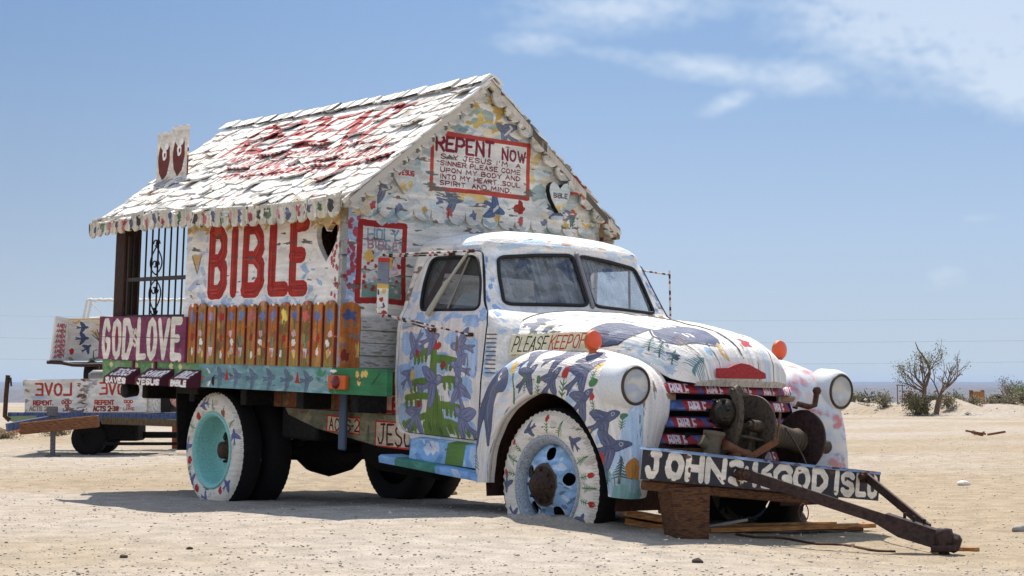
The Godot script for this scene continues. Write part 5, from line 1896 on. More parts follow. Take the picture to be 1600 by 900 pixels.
# ---- cab
const CAB := [  # y, front centre x, corner x, corner z, side x, half width
	[0.18, -0.52, -0.52, 0.64, -0.60, 0.80], [0.30, -0.52, -0.51, 0.68, -0.58, 0.845], [0.60, -0.52, -0.50, 0.70, -0.57, 0.868], [0.93, -0.54, -0.53, 0.70, -0.62, 0.862], [1.02, -0.58, -0.62, 0.69, -0.70, 0.85],
	[1.09, -0.665, -0.775, 0.70, -0.795, 0.815], [1.13, -0.69, -0.80, 0.695, -0.82, 0.805], [1.43, -0.85, -0.95, 0.645, -0.965, 0.715], [1.485, -0.868, -0.98, 0.625, -1.01, 0.69]]
const XB := -1.80
const RB := 0.11
const ROOF_Y := 1.47


func cab_outline(y: float, s: float) -> Vector2:
	# s: 0 front centre .. 1 back centre; returns (x, z) of the right half
	var xf := tab(CAB, y, 1)
	var xc := tab(CAB, y, 2)
	var zc := tab(CAB, y, 3)
	var xs := tab(CAB, y, 4)
	var w := tab(CAB, y, 5)
	if s <= 0.3:
		var t := s / 0.3
		return Vector2(lerpf(xf, xc, t * t * 0.45 + t * 0.55), zc * t)
	if s <= 0.4:
		var t := (s - 0.3) / 0.1
		var a := Vector2(xc, zc)
		var c := Vector2(xs, w)
		var b := Vector2((xc * 0.8 + xs * 0.2), w * 0.97)
		return a.lerp(b, t).lerp(b.lerp(c, t), t)
	if s <= 0.7:
		var t := (s - 0.4) / 0.3
		return Vector2(lerpf(xs, XB + RB, t), w - 0.02 * t * t)
	if s <= 0.8:
		var t := (s - 0.7) / 0.1 * PI / 2
		return Vector2(XB + RB - RB * sin(t), w - 0.02 - RB * (1 - cos(t)))
	var t := (s - 0.8) / 0.2
	return Vector2(XB, (w - 0.02 - RB) * (1 - t))


func cab_pt(q: Vector2) -> Vector3:
	# q.x: -1..1 round the cab (positive on the right), q.y height, running on over the roof above ROOF_Y
	var s := absf(q.x)
	var sg := signf(q.x) if q.x != 0 else 1.0
	if q.y <= ROOF_Y:
		var o := cab_outline(q.y, s)
		return Vector3(o.x, q.y, o.y * sg)
	var t := (q.y - ROOF_Y) / 0.6
	var o := cab_outline(ROOF_Y, s)
	var c := Vector2(-1.36, 0)
	var ph := t * PI / 2
	var k := pow(maxf(0.0, cos(ph)), 0.8)
	var bulge := 1.0 + 0.03 * sin(minf(ph * 2, PI)) * (1.0 - t)
	var p := c + (o - c) * minf(k * bulge, 1.06)
	return Vector3(p.x, ROOF_Y + 0.165 * pow(sin(ph), 0.95) + 0.0, p.y * sg)


func side_s(p: Vector2) -> Vector2:
	# (x, y) on the right side to (s, y)
	var xs := tab(CAB, p.y, 4)
	return Vector2(0.4 + 0.3 * (p.x - xs) / (XB + RB - xs), p.y)


func ss(poly: Array) -> PackedVector2Array:
	var o := PackedVector2Array()
	for p in dense(poly, 0.025):
		o.append(side_s(p))
	return o


func mirror_poly(poly: PackedVector2Array) -> PackedVector2Array:
	var o := PackedVector2Array()
	for p in poly:
		o.append(Vector2(-p.x, p.y))
	return o


func paint_door() -> Array:
	var p := Pt.new(1.15, 1.35, 340, Color(0.895, 0.865, 0.845), -1.80, 0.18)
	p.daub(-1.8, 0.18, 1.15, 1.35, 60, 0.09, [Color(0.915, 0.885, 0.865), Color(0.875, 0.835, 0.825), Color(0.905, 0.875, 0.835)])
	var bl := Color(0.62, 0.73, 0.87)
	# blue sky between cream clouds
	p.daub(-1.7, 0.96, 1.0, 0.08, 26, 0.07, [bl, Color(0.58, 0.70, 0.86), Color(0.66, 0.76, 0.88)], 0.5)
	for q in [[-1.55, 0.84, 0.1, 0.05], [-1.62, 0.62, 0.09, 0.07], [-1.45, 0.66, 0.12, 0.07], [-0.98, 0.86, 0.14, 0.05], [-0.86, 0.74, 0.07, 0.1], [-0.95, 0.55, 0.12, 0.07], [-1.2, 0.72, 0.1, 0.05], [-1.6, 0.36, 0.1, 0.06], [-1.1, 0.36, 0.1, 0.07], [-0.88, 0.32, 0.07, 0.05], [-1.3, 0.5, 0.08, 0.04], [-1.68, 0.5, 0.03, 0.05], [-1.4, 0.92, 0.12, 0.03], [-0.9, 0.97, 0.1, 0.03]]:
		for k in 5:
			p.disc(Vector2(q[0] + p.r.randf_range(-0.05, 0.05), q[1] + p.r.randf_range(-0.03, 0.03)), q[2] * 0.8, q[3], [bl, Color(0.66, 0.76, 0.88), Color(0.58, 0.69, 0.85)][k % 3], 0.25)
	for q in [[-1.05, 0.97], [-1.28, 0.95], [-0.9, 0.91], [-1.5, 0.95]]:
		p.disc(Vector2(q[0], q[1]), 0.1, 0.045, Color(0.915, 0.875, 0.855), 0.2)
	# green tree with arms
	var g := Color(0.40, 0.52, 0.20)
	p.poly([Vector2(-1.30, 0.86), Vector2(-1.235, 0.86), Vector2(-1.22, 0.55), Vector2(-1.17, 0.42), Vector2(-1.10, 0.20), Vector2(-1.42, 0.20), Vector2(-1.36, 0.36), Vector2(-1.31, 0.55)], g)
	for q in [[-1.27, 0.80, -1.48, 0.755], [-1.27, 0.74, -1.02, 0.72], [-1.3, 0.59, -1.52, 0.57], [-1.25, 0.60, -0.96, 0.60], [-1.3, 0.49, -1.58, 0.47], [-1.2, 0.44, -0.98, 0.42], [-1.36, 0.36, -1.58, 0.30], [-1.18, 0.33, -0.98, 0.30]]:
		p.stroke([Vector2(q[0], q[1]), Vector2((q[0] + q[2]) / 2, (q[1] + q[3]) / 2 + 0.008), Vector2(q[2], q[3])], 0.05, g, 0.004)
		for j in 4:
			var t := 0.4 + 0.2 * j
			p.disc(Vector2(lerpf(q[0], q[2], t), lerpf(q[1], q[3], t) - 0.035), 0.018, 0.032, g if j % 2 else g.darkened(0.12), 0.2)
	for k in 14:
		p.disc(Vector2(-1.62 + k * 0.06, 0.265 + p.r.randf_range(-0.03, 0.035)), 0.02, 0.034, [g, g.darkened(0.2)][k % 2], 0.2)
	for k in 9:
		var x := -1.33 + k * 0.022
		p.stroke([Vector2(x, 0.22), Vector2(x + 0.005, 0.5)], 0.005, g.darkened(0.28), 0.004)
	p.poly([Vector2(-1.265, 0.96), Vector2(-1.30, 0.84), Vector2(-1.31, 0.80), Vector2(-1.21, 0.80), Vector2(-1.235, 0.85)], RED)
	p.disc(Vector2(-1.21, 0.83), 0.025, 0.022, RED)
	var sl := Color(0.485, 0.50, 0.62)
	var rd := Color(0.62, 0.2, 0.2, 1)
	for b in [[-1.49, 0.82, 0.25, 4.1, false], [-1.31, 0.875, 0.25, 0.3, true], [-0.97, 0.825, 0.28, 3.05, false], [-1.55, 0.62, 0.21, 0.75, false], [-1.285, 0.575, 0.34, 0.25, false], [-0.985, 0.685, 0.25, 2.9, true], [-0.98, 0.53, 0.28, 1.9, true], [-1.48, 0.355, 0.29, 0.75, false], [-0.935, 0.345, 0.31, 2.45, true]]:
		p.bird(Vector2(b[0], b[1]), b[2], b[3], sl, b[4])
	for q in [[-1.46, 0.775], [-1.43, 0.435], [-1.15, 0.70]]:
		p.disc(Vector2(q[0], q[1]), 0.022, 0.026, rd, 0.3)
	p.disc(Vector2(-1.50, 0.625), 0.025, 0.035, YEL, 0.4)
	# sky blue round the window
	p.daub(-1.72, 1.02, 0.2, 0.45, 20, 0.05, [Color(0.895, 0.885, 0.875), Color(0.72, 0.79, 0.87), Color(0.915, 0.885, 0.855)])
	return weather(p.img, 0.09, 0.15, Color(0.48, 0.39, 0.32), false, 0.07, 19, Color(0.66, 0.57, 0.46), 0.08)


func build_body() -> void:
	var door: Array = rounded([Vector2(-0.795, 0.225), Vector2(-0.745, 0.6), Vector2(-0.705, 1.0), Vector2(-0.785, 1.12), Vector2(-0.855, 1.3), Vector2(-0.965, 1.455), Vector2(-1.55, 1.46), Vector2(-1.66, 1.3), Vector2(-1.685, 0.9), Vector2(-1.69, 0.40), Vector2(-1.66, 0.245)], 0.07)
	var win: Array = rounded([Vector2(-0.835, 1.062), Vector2(-0.895, 1.25), Vector2(-1.01, 1.425), Vector2(-1.53, 1.425), Vector2(-1.545, 1.25), Vector2(-1.505, 1.065)], 0.06)
	var d := ss(door)
	var w := ss(win)
	var scr := PackedVector2Array(dense(rounded([Vector2(0.012, 1.125), Vector2(0.14, 1.117), Vector2(0.288, 1.105), Vector2(0.290, 1.30), Vector2(0.284, 1.42), Vector2(0.14, 1.452), Vector2(0.012, 1.468)], 0.03), 0.02))
	var rear := PackedVector2Array(dense(rounded([Vector2(0.86, 1.12), Vector2(1.0, 1.12), Vector2(1.0, 1.36), Vector2(0.86, 1.36)], 0.02), 0.02))
	var dm := mirror_poly(d)
	var wm := mirror_poly(w)
	var sm := mirror_poly(scr)
	var rm := mirror_poly(rear)
	# cab paint, laid on by developed length round the cab
	var p := Pt.new(5.6, 2.1, 180, WHITE, -2.8, 0.1)
	p.daub(-2.8, 0.1, 5.6, 2.1, 420, 0.1, [Color(0.935, 0.92, 0.895), Color(0.865, 0.85, 0.825), Color(0.915, 0.895, 0.865), Color(0.815, 0.845, 0.875)])
	p.daub(-1.6, 1.45, 3.2, 0.75, 90, 0.12, [Color(0.76, 0.84, 0.90), Color(0.935, 0.925, 0.905), Color(0.94, 0.915, 0.875), Color(0.835, 0.895, 0.935)], 0.5)
	for s in [-1.0, 1.0]:
		p.daub(s * 0.92 - 0.1, 1.0, 0.2, 0.5, 20, 0.05, [Color(0.62, 0.73, 0.85), WHITE, Color(0.72, 0.79, 0.86)])
		p.daub(s * 1.0 - 0.14, 0.5, 0.28, 0.5, 20, 0.06, [Color(0.66, 0.76, 0.87), WHITE])
	p.daub(-0.5, 1.55, 1.0, 0.25, 10, 0.05, [Color(0.80, 0.62, 0.5), Color(0.88, 0.8, 0.7)])
	for s in [-1.0, 1.0]:
		for k in 9:
			p.disc(Vector2(s * p.r.randf_range(0.70, 0.90), 1.04 + 0.045 * k), 0.035, 0.02, [Color(0.50, 0.63, 0.80), Color(0.62, 0.72, 0.85)][k % 2], 0.4)
		p.daub(s * 0.98 - 0.2, 0.75, 0.4, 0.25, 20, 0.06, [Color(0.66, 0.76, 0.87), WHITE, Color(0.72, 0.80, 0.88)], 0.4)
	var cm := painted(weather(p.img, 0.09, 0.18, Color(0.50, 0.41, 0.34), true, 0.07, 20, Color(0.66, 0.58, 0.48), 0.08), 0.72, 1.3, 0.5)
	var run := [[0.0, 0.0], [0.3, 0.70], [0.4, 0.92], [0.7, 1.85], [0.8, 2.02], [1.0, 2.75]]
	var uvc := func(q: Vector2) -> Vector2: return Vector2((signf(q.x) * tab(run, absf(q.x)) + 2.8) / 5.6, 1.0 - (q.y - 0.1) / 2.1)
	var m := MB.new()
	var holes := [d, w, scr, rear, dm, wm, sm, rm]
	for sg in [1.0, -1.0]:
		var cut: Array = [d, scr, rear] if sg > 0 else [dm, sm, rm]
		var r := Rect2(0, 0.18, 1.0, 1.31) if sg > 0 else Rect2(-1.0, 0.18, 1.0, 1.31)
		shell(m, r, 130, 62, cab_pt, func(q: Vector2):
			for c in cut:
				if Geometry2D.is_point_in_polygon(q, c):
					return false
			return true, cut, uvc)
		grid(m, 80, 18, func(a, b): return cab_pt(Vector2(a * sg, 1.49 + (ROOF_Y + 0.6 - 1.49) * b)), func(a, b): return uvc.call(Vector2(a * sg, 1.49 + (ROOF_Y + 0.6 - 1.49) * b)), sg < 0)
	var cab := obj("cab", m, cm, T)
	m = MB.new()
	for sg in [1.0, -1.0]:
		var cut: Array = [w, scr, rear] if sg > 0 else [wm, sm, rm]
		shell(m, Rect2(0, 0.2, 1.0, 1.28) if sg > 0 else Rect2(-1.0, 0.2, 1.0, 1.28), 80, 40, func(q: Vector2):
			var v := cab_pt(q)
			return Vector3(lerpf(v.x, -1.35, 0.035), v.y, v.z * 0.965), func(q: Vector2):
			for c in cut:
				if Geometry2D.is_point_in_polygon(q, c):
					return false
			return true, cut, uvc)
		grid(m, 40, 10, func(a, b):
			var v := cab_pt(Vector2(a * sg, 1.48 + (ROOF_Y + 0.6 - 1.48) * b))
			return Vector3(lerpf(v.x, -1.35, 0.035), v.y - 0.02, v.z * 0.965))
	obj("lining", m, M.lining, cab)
	# doors
	var dt := painted(paint_door(), 0.74, 1.3, 0.5)
	for sg in [1.0, -1.0]:
		m = MB.new()
		var dd := d if sg > 0 else dm
		var ww := w if sg > 0 else wm
		var r := Rect2(0.40, 0.2, 0.33, 1.29) if sg > 0 else Rect2(-0.73, 0.2, 0.33, 1.29)
		shell(m, r, 52, 64, func(q: Vector2):
			var pt := cab_pt(q)
			return pt + Vector3(0, 0, 0.006 * sg), func(q: Vector2): return Geometry2D.is_point_in_polygon(q, dd) and not Geometry2D.is_point_in_polygon(q, ww), [dd, ww], func(q: Vector2):
			var pt := cab_pt(q)
			return Vector2((pt.x + 1.80) / 1.15, 1.0 - (pt.y - 0.18) / 1.35))
		var dn := obj("door", m, dt if sg > 0 else cm, T)
		# dark shut line behind the gap and the rubber round the window
		m = MB.new()
		var loop := []
		for q in dd:
			loop.append(cab_pt(q) + Vector3(0, 0, 0.001 * sg))
		loop.append(loop[0])
		tube(m, loop, 0.0055, 5, false)
		obj("door_seal", m, M.gasket, dn)
		m = MB.new()
		loop = []
		for q in ww:
			loop.append(cab_pt(q) + Vector3(0, 0, 0.004 * sg))
		loop.append(loop[0])
		tube(m, loop, 0.011, 6, false)
		obj("window_rubber", m, M.gasket, dn)
		# window panes with the upright of the quarter light
		m = MB.new()
		var tr := Geometry2D.triangulate_polygon(ww)
		var b0 := m.v.size()
		for q in ww:
			m.vert(cab_pt(q) - Vector3(0, 0, 0.012 * sg))
		for k in range(0, tr.size(), 3):
			m.tri(b0 + tr[k], b0 + tr[k + 1], b0 + tr[k + 2])
		obj("pane", m, M.glass, dn)
		m = MB.new()
		var qa := cab_pt(Vector2(side_s(Vector2(-1.19, 1.07)).x * sg, 1.07))
		var qb := cab_pt(Vector2(side_s(Vector2(-1.10, 1.42)).x * sg, 1.42))
		tube(m, [qa, qb], 0.009, 6)
		obj("quarter_light_bar", m, plain(Color(0.55, 0.52, 0.5), 0.5, 0.4), dn)
		m = MB.new()
		var hp := cab_pt(Vector2(side_s(Vector2(-1.60, 0.955)).x * sg, 0.955))
		tube(m, [hp + Vector3(0.0, 0, 0.0), hp + Vector3(0.0, 0, 0.035 * sg), hp + Vector3(0.03, 0.0, 0.045 * sg), hp + Vector3(0.14, 0.01, 0.042 * sg)], [0.012, 0.012, 0.012, 0.009], 8)
		obj("handle", m, plain(Color(0.70, 0.73, 0.77), 0.5, 0.3), dn)
	# windscreen
	for sg in [1.0, -1.0]:
		var sc := scr if sg > 0 else sm
		m = MB.new()
		var tr := Geometry2D.triangulate_polygon(sc)
		for q in sc:
			var gp := cab_pt(q) - Vector3(0.008, 0, 0)
			m.vert(gp, Vector2((gp.z + 0.75) / 1.5, 1.0 - (gp.y - 1.05) / 0.5))
		for k in range(0, tr.size(), 3):
			m.tri(tr[k], tr[k + 1], tr[k + 2])
		obj("windscreen", m, M.dusty_glass, T)
		m = MB.new()
		var loop := []
		for q in sc:
			loop.append(cab_pt(q) + Vector3(0.003, 0, 0))
		loop.append(loop[0])
		tube(m, loop, 0.013, 6, false)
		obj("windscreen_rubber", m, M.gasket, cab)
		m = MB.new()
		loop = []
		for q in (rear if sg > 0 else rm):
			loop.append(cab_pt(q) - Vector3(0.003, 0, 0))
		loop.append(loop[0])
		tube(m, loop, 0.012, 6, false)
		obj("window_rubber", m, M.gasket, cab)
	m = MB.new()
	beam(m, Vector3(-0.665, 1.11, 0), Vector3(-0.855, 1.485, 0), 0.028, 0.03, 0.008)
	obj("windscreen_pillar", m, plain(Color(0.52, 0.49, 0.50), 0.5, 0.3), cab)
	# cowl louvres
	for sg in [1.0, -1.0]:
		for k in 10:
			m = MB.new()
			var y := 0.66 + k * 0.027
			var q := cab_outline(y, 0.385)
			bbox(m, at(Vector3(-0.655, y, sg * (tab(CAB, y, 5) + 0.002)), 0.5 * sg), Vector3(0.10, 0.007, 0.008), 0.002)
			obj("louvre", m, M.louvre, cab)
	# inside: seat, wheel, dash, floor
	m = MB.new()
	bbox(m, at(Vector3(-1.62, 0.82, 0), 0, 0, 0.18), Vector3(0.14, 0.55, 1.35), 0.04)
	bbox(m, at(Vector3(-1.38, 0.58, 0)), Vector3(0.5, 0.16, 1.35), 0.04)
	obj("seat", m, plain(Color(0.20, 0.16, 0.13), 0.9), T)
	m = MB.new()
	var ring := []
	for k in 25:
		var a := TAU * k / 24
		var v := Vector3(0, cos(a) * 0.21, sin(a) * 0.21)
		ring.append(Vector3(-1.13, 1.02, -0.36) + Basis(Vector3(0, 0, 1), 0.95) * v)
	tube(m, ring, 0.012, 6, false)
	tube(m, [Vector3(-1.13, 1.02, -0.36), Vector3(-0.7, 0.6, -0.36)], 0.02, 8)
	obj("steering_wheel", m, M.black_iron, T)
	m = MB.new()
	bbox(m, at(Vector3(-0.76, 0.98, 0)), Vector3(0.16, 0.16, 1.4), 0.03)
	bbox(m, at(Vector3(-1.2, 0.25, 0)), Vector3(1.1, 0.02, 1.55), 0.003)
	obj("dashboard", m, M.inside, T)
	# running boards and the step above
	var q := Pt.new(1.1, 0.3, 300, Color(0.50, 0.66, 0.82), -1.69, 0.0)
	q.daub(-1.69, 0, 1.1, 0.3, 70, 0.06, [Color(0.58, 0.71, 0.84), Color(0.42, 0.57, 0.74), Color(0.70, 0.78, 0.86), Color(0.5, 0.66, 0.8)])
	q.rect(-1.50, 0.0, 0.46, 0.10, Color(0.27, 0.50, 0.43))
	q.daub(-1.5, 0.0, 0.46, 0.09, 12, 0.04, [Color(0.3, 0.55, 0.46), Color(0.24, 0.46, 0.4)])
	q.rect(-1.05, 0.1, 0.19, 0.2, Color(0.36, 0.48, 0.22))
	q.daub(-1.35, 0.14, 0.22, 0.06, 6, 0.04, [Color(0.875, 0.835, 0.835), Color(0.795, 0.835, 0.895)])
	var sm2 := painted(weather(q.img, 0.1, 0.12, Color(0.35, 0.36, 0.38), true, 0.08, 22), 0.7, 0.4)
	for sg in [1.0, -1.0]:
		m = MB.new()
		grid(m, 1, 3, func(a, b):
			var pr: Vector3 = [Vector3(0, 0.035, 0.985), Vector3(0, 0.075, 0.99), Vector3(0, 0.088, 0.97), Vector3(0, 0.09, 0.80)][int(round(b * 3))]
			return Vector3(lerpf(-1.68, -0.60, a), pr.y + lerpf(0.0, -0.055, a), pr.z * sg), func(a, b): return Vector2(a, 1.0 - b * 0.33), sg < 0)
		obj("running_board", m, sm2, T)
		m = MB.new()
		grid(m, 1, 2, func(a, b):
			var pr: Vector3 = [Vector3(0, 0.07, 0.905), Vector3(0, 0.205, 0.885), Vector3(0, 0.22, 0.80)][int(round(b * 2))]
			return Vector3(lerpf(-1.45, -0.62, a), pr.y + lerpf(0, -0.02, a), pr.z * sg), func(a, b): return Vector2(0.22 + 0.75 * a, 0.66 - 0.33 * b * 2), sg < 0)
		grid(m, 1, 1, func(a, b): return Vector3(-1.45, lerpf(0.07, 0.205, a), sg * lerpf(0.8, 0.9, b)), func(a, b): return Vector2(0.2, 0.5))
		obj("step_board", m, sm2, T)


# ---- bonnet, wings, grille
const FC := Vector2(0.06, 0.02)
const WING := [  # angle, lip radius, crown radius, inner radius, inner z, crown z
	[-4.0, 0.555, 0.69, 0.54, 0.66, 0.90], [10.0, 0.53, 0.71, 0.545, 0.63, 0.90], [25.0, 0.505, 0.755, 0.62, 0.60, 0.89], [40.0, 0.495, 0.825, 0.74, 0.53, 0.87], [52.0, 0.50, 0.855, 0.80, 0.50, 0.85], [65.0, 0.51, 0.825, 0.80, 0.50, 0.83], [80.0, 0.52, 0.795, 0.79, 0.54, 0.82], [95.0, 0.53, 0.79, 0.79, 0.56, 0.82],
	[115.0, 0.53, 0.845, 0.875, 0.62, 0.85], [135.0, 0.54, 0.88, 0.93, 0.74, 0.90], [150.0, 0.545, 0.825, 0.86, 0.82, 0.94], [164.0, 0.545, 0.755, 0.76, 0.87, 0.95], [184.0, 0.55, 0.71, 0.70, 0.89, 0.955]]


func wing_pt(deg: float, t: float, sg: float) -> Vector3:
	var r0 := stab(WING, deg, 1)
	var r1 := stab(WING, deg, 2)
	var r2 := stab(WING, deg, 3)
	var zi := stab(WING, deg, 4)
	var zc := stab(WING, deg, 5)
	# section from the turned-in lip, up the flank, over the crown, down to the bonnet
	var c := curve2([Vector2(r0 + 0.012, 0.955), Vector2(r0, 0.985), Vector2(r0 + 0.03, 1.0), Vector2(lerpf(r0, r1, 0.5), 0.995), Vector2(lerpf(r0, r1, 0.82), lerpf(0.985, zc, 0.3)), Vector2(r1, zc), Vector2(lerpf(r1, r2, 0.4) + 0.02, lerpf(zc, zi, 0.45)), Vector2(r2, zi)], t)
	var a := deg_to_rad(deg)
	c.x += 0.006 * hn.get_noise_2d(deg * 0.12 + 40 * sg, t * 9.0) * smoothstep(0.1, 0.3, t)
	c.y += 0.006 * hn.get_noise_2d(deg * 0.12 + 90 * sg, t * 9.0 + 30)
	return Vector3(FC.x + cos(a) * c.x, FC.y + sin(a) * c.x, c.y * sg)


func paint_wing() -> Array:
	var p := Pt.new(2.2, 1.0, 340, Color(0.895, 0.87, 0.835), 0, 0)
	p.daub(0, 0, 2.2, 1.0, 220, 0.07, [Color(0.915, 0.89, 0.855), Color(0.855, 0.835, 0.815), Color(0.905, 0.865, 0.835), Color(0.835, 0.865, 0.905)])
	# side view (x, y) to developed (along, up): the crown and what lies beyond are unrolled outwards
	p.warp = func(q: Vector2) -> Vector2:
		var d := q - FC
		var deg := rad_to_deg(d.angle())
		if deg < -90:
			deg += 360
		var r := d.length()
		var r0 := stab(WING, deg, 1)
		var r1 := stab(WING, deg, 2)
		var t := tab([[-0.2, 0.0], [0.0, 0.143], [0.11, 0.286], [0.5, 0.4286], [0.82, 0.571], [1.0, 0.714]], (r - r0) / (r1 - r0)) if r < r1 else 0.714 + (r - r1) / 0.35 * 0.286
		return Vector2((184.0 - deg) / 188.0 * 2.2, t)
	var sl := Color(0.345, 0.37, 0.48)
	var bl := Color(0.70, 0.79, 0.88)
	for q in [[0.75, 0.35, 0.07, 0.25], [0.7, 0.2, 0.05, 0.12], [0.62, 0.62, 0.1, 0.1], [0.3, 0.55, 0.06, 0.04], [0.55, 0.33, 0.05, 0.04], [0.62, 0.27, 0.04, 0.05], [-0.3, 0.66, 0.08, 0.05]]:
		for k in 4:
			p.disc(Vector2(q[0] + p.r.randf_range(-0.03, 0.03), q[1] + p.r.randf_range(-0.03, 0.03)), q[2] * 0.8, q[3] * 0.8, [bl, Color(0.795, 0.855, 0.915), Color(0.64, 0.74, 0.86)][k % 3], 0.3)
	# the tall dark bird on the rear edge, sky above it
	for k in 12:
		p.disc(Vector2(-0.60 + p.r.randf() * 0.28, 0.60 + p.r.randf() * 0.14), 0.06, 0.05, [Color(0.70, 0.79, 0.88), Color(0.62, 0.73, 0.86)][k % 2], 0.3)
	var big := p.smooth([Vector2(-0.64, 0.30), Vector2(-0.61, 0.50), Vector2(-0.53, 0.60), Vector2(-0.45, 0.69), Vector2(-0.345, 0.67), Vector2(-0.325, 0.60), Vector2(-0.36, 0.55), Vector2(-0.42, 0.53), Vector2(-0.455, 0.40), Vector2(-0.475, 0.21), Vector2(-0.505, 0.26), Vector2(-0.545, 0.38), Vector2(-0.60, 0.22), Vector2(-0.655, 0.17)], 3)
	p.stroke(big + [big[0]], 0.008, sl.darkened(0.3))
	p.poly(big, sl)
	p.stroke([Vector2(-0.50, 0.50), Vector2(-0.55, 0.36), Vector2(-0.62, 0.24)], 0.008, sl.darkened(0.35))
	p.stroke([Vector2(-0.46, 0.58), Vector2(-0.5, 0.45), Vector2(-0.49, 0.3)], 0.006, sl.lightened(0.2))
	p.disc(Vector2(-0.425, 0.635), 0.016, 0.028, WHITE, 0.1)
	p.disc(Vector2(-0.42, 0.635), 0.007, 0.013, sl.darkened(0.5), 0.1)
	p.pine(Vector2(-0.62, 0.03), 0.17, Color(0.30, 0.44, 0.42), 0.05)
	p.disc(Vector2(-0.29, 0.69), 0.035, 0.04, YEL, 0.3)
	p.stroke([Vector2(-0.275, 0.65), Vector2(-0.25, 0.57), Vector2(-0.25, 0.49)], 0.014, GRN, 0.004)
	for b in [[-0.125, 0.645, 0.235, 0.75, false], [0.10, 0.62, 0.255, 0.8, false], [0.345, 0.665, 0.285, 0.75, false], [0.375, 0.512, 0.27, 0.6, false], [0.56, 0.40, 0.285, 0.45, false], [0.615, 0.25, 0.30, 0.2, false], [0.10, 0.775, 0.27, 0.35, true], [-0.165, 0.765, 0.2, 0.8, true], [0.33, 0.80, 0.2, -0.3, true]]:
		p.bird(Vector2(b[0], b[1]), b[2], b[3], sl, b[4])
	for f in [[-0.035, 0.53, 0.12, GRN, -0.2], [0.20, 0.53, 0.17, RED, -0.1], [0.49, 0.46, 0.10, RED, 0.3], [0.56, 0.09, 0.11, RED, 0.1], [0.46, 0.30, 0.06, YEL, 0], [0.43, 0.63, 0.10, YEL, 0], [0.24, 0.76, 0.10, Color(0.85, 0.55, 0.5), -0.4], [0.47, 0.68, 0.08, GRN, -0.4], [0.68, 0.36, 0.09, GRN, 0.0], [-0.15, 0.55, 0.1, GRN, -0.1]]:
		p.flower(Vector2(f[0], f[1]), f[2], f[3], GRN, f[4])
	p.disc(Vector2(0.45, 0.62), 0.03, 0.025, Color(0.28, 0.5, 0.27))
	p.disc(Vector2(0.553, 0.19), 0.034, 0.034, RED)
	p.poly([Vector2(0.505, 0.625), Vector2(0.525, 0.65), Vector2(0.53, 0.60)], Color(0.35, 0.2, 0.15))
	# teal ground with pines low at the front, an ochre patch
	for k in 14:
		p.disc(Vector2(0.60 + p.r.randf() * 0.2, -0.02 + p.r.randf() * 0.09), 0.05, 0.05, [Color(0.52, 0.66, 0.72), Color(0.45, 0.62, 0.62), Color(0.62, 0.72, 0.78)][k % 3], 0.3)
	p.pine(Vector2(0.61, 0.05), 0.09, Color(0.17, 0.33, 0.31))
	p.pine(Vector2(0.70, 0.06), 0.15, Color(0.16, 0.30, 0.29))
	p.disc(Vector2(0.755, 0.14), 0.03, 0.06, Color(0.72, 0.48, 0.2), 0.15)
	return weather(p.img, 0.09, 0.17, Color(0.50, 0.42, 0.35), true, 0.07, 23, Color(0.66, 0.57, 0.46), 0.09)


const HOOD := [  # x, half width, foot height, crown height, squareness
	[-0.60, 0.79, 0.75, 1.085, 0.60], [-0.3, 0.73, 0.765, 1.065, 0.60], [0.0, 0.66, 0.765, 1.035, 0.60], [0.3, 0.56, 0.745, 0.99, 0.60], [0.45, 0.505, 0.71, 0.955, 0.58], [0.56, 0.465, 0.66, 0.905, 0.54], [0.63, 0.435, 0.645, 0.85, 0.50], [0.68, 0.41, 0.64, 0.77, 0.48], [0.70, 0.39, 0.635, 0.66, 0.5]]


func hood_pt(x: float, a: float) -> Vector3:
	# a: 0 right foot .. 0.5 crown .. 1 left foot
	var w := tab(HOOD, x, 1)
	var y0 := tab(HOOD, x, 2)
	var y1 := tab(HOOD, x, 3)
	var k := tab(HOOD, x, 4)
	var t := a * PI
	var c := cos(t)
	return Vector3(x + 0.035 * sin(t) * smoothstep(0.3, 0.7, x), lerpf(y0, y1, pow(sin(t), k)) + 0.008 * sin(t) * hn.get_noise_2d(x * 9.0, a * 14.0), signf(c) * pow(absf(c), 0.8) * w)


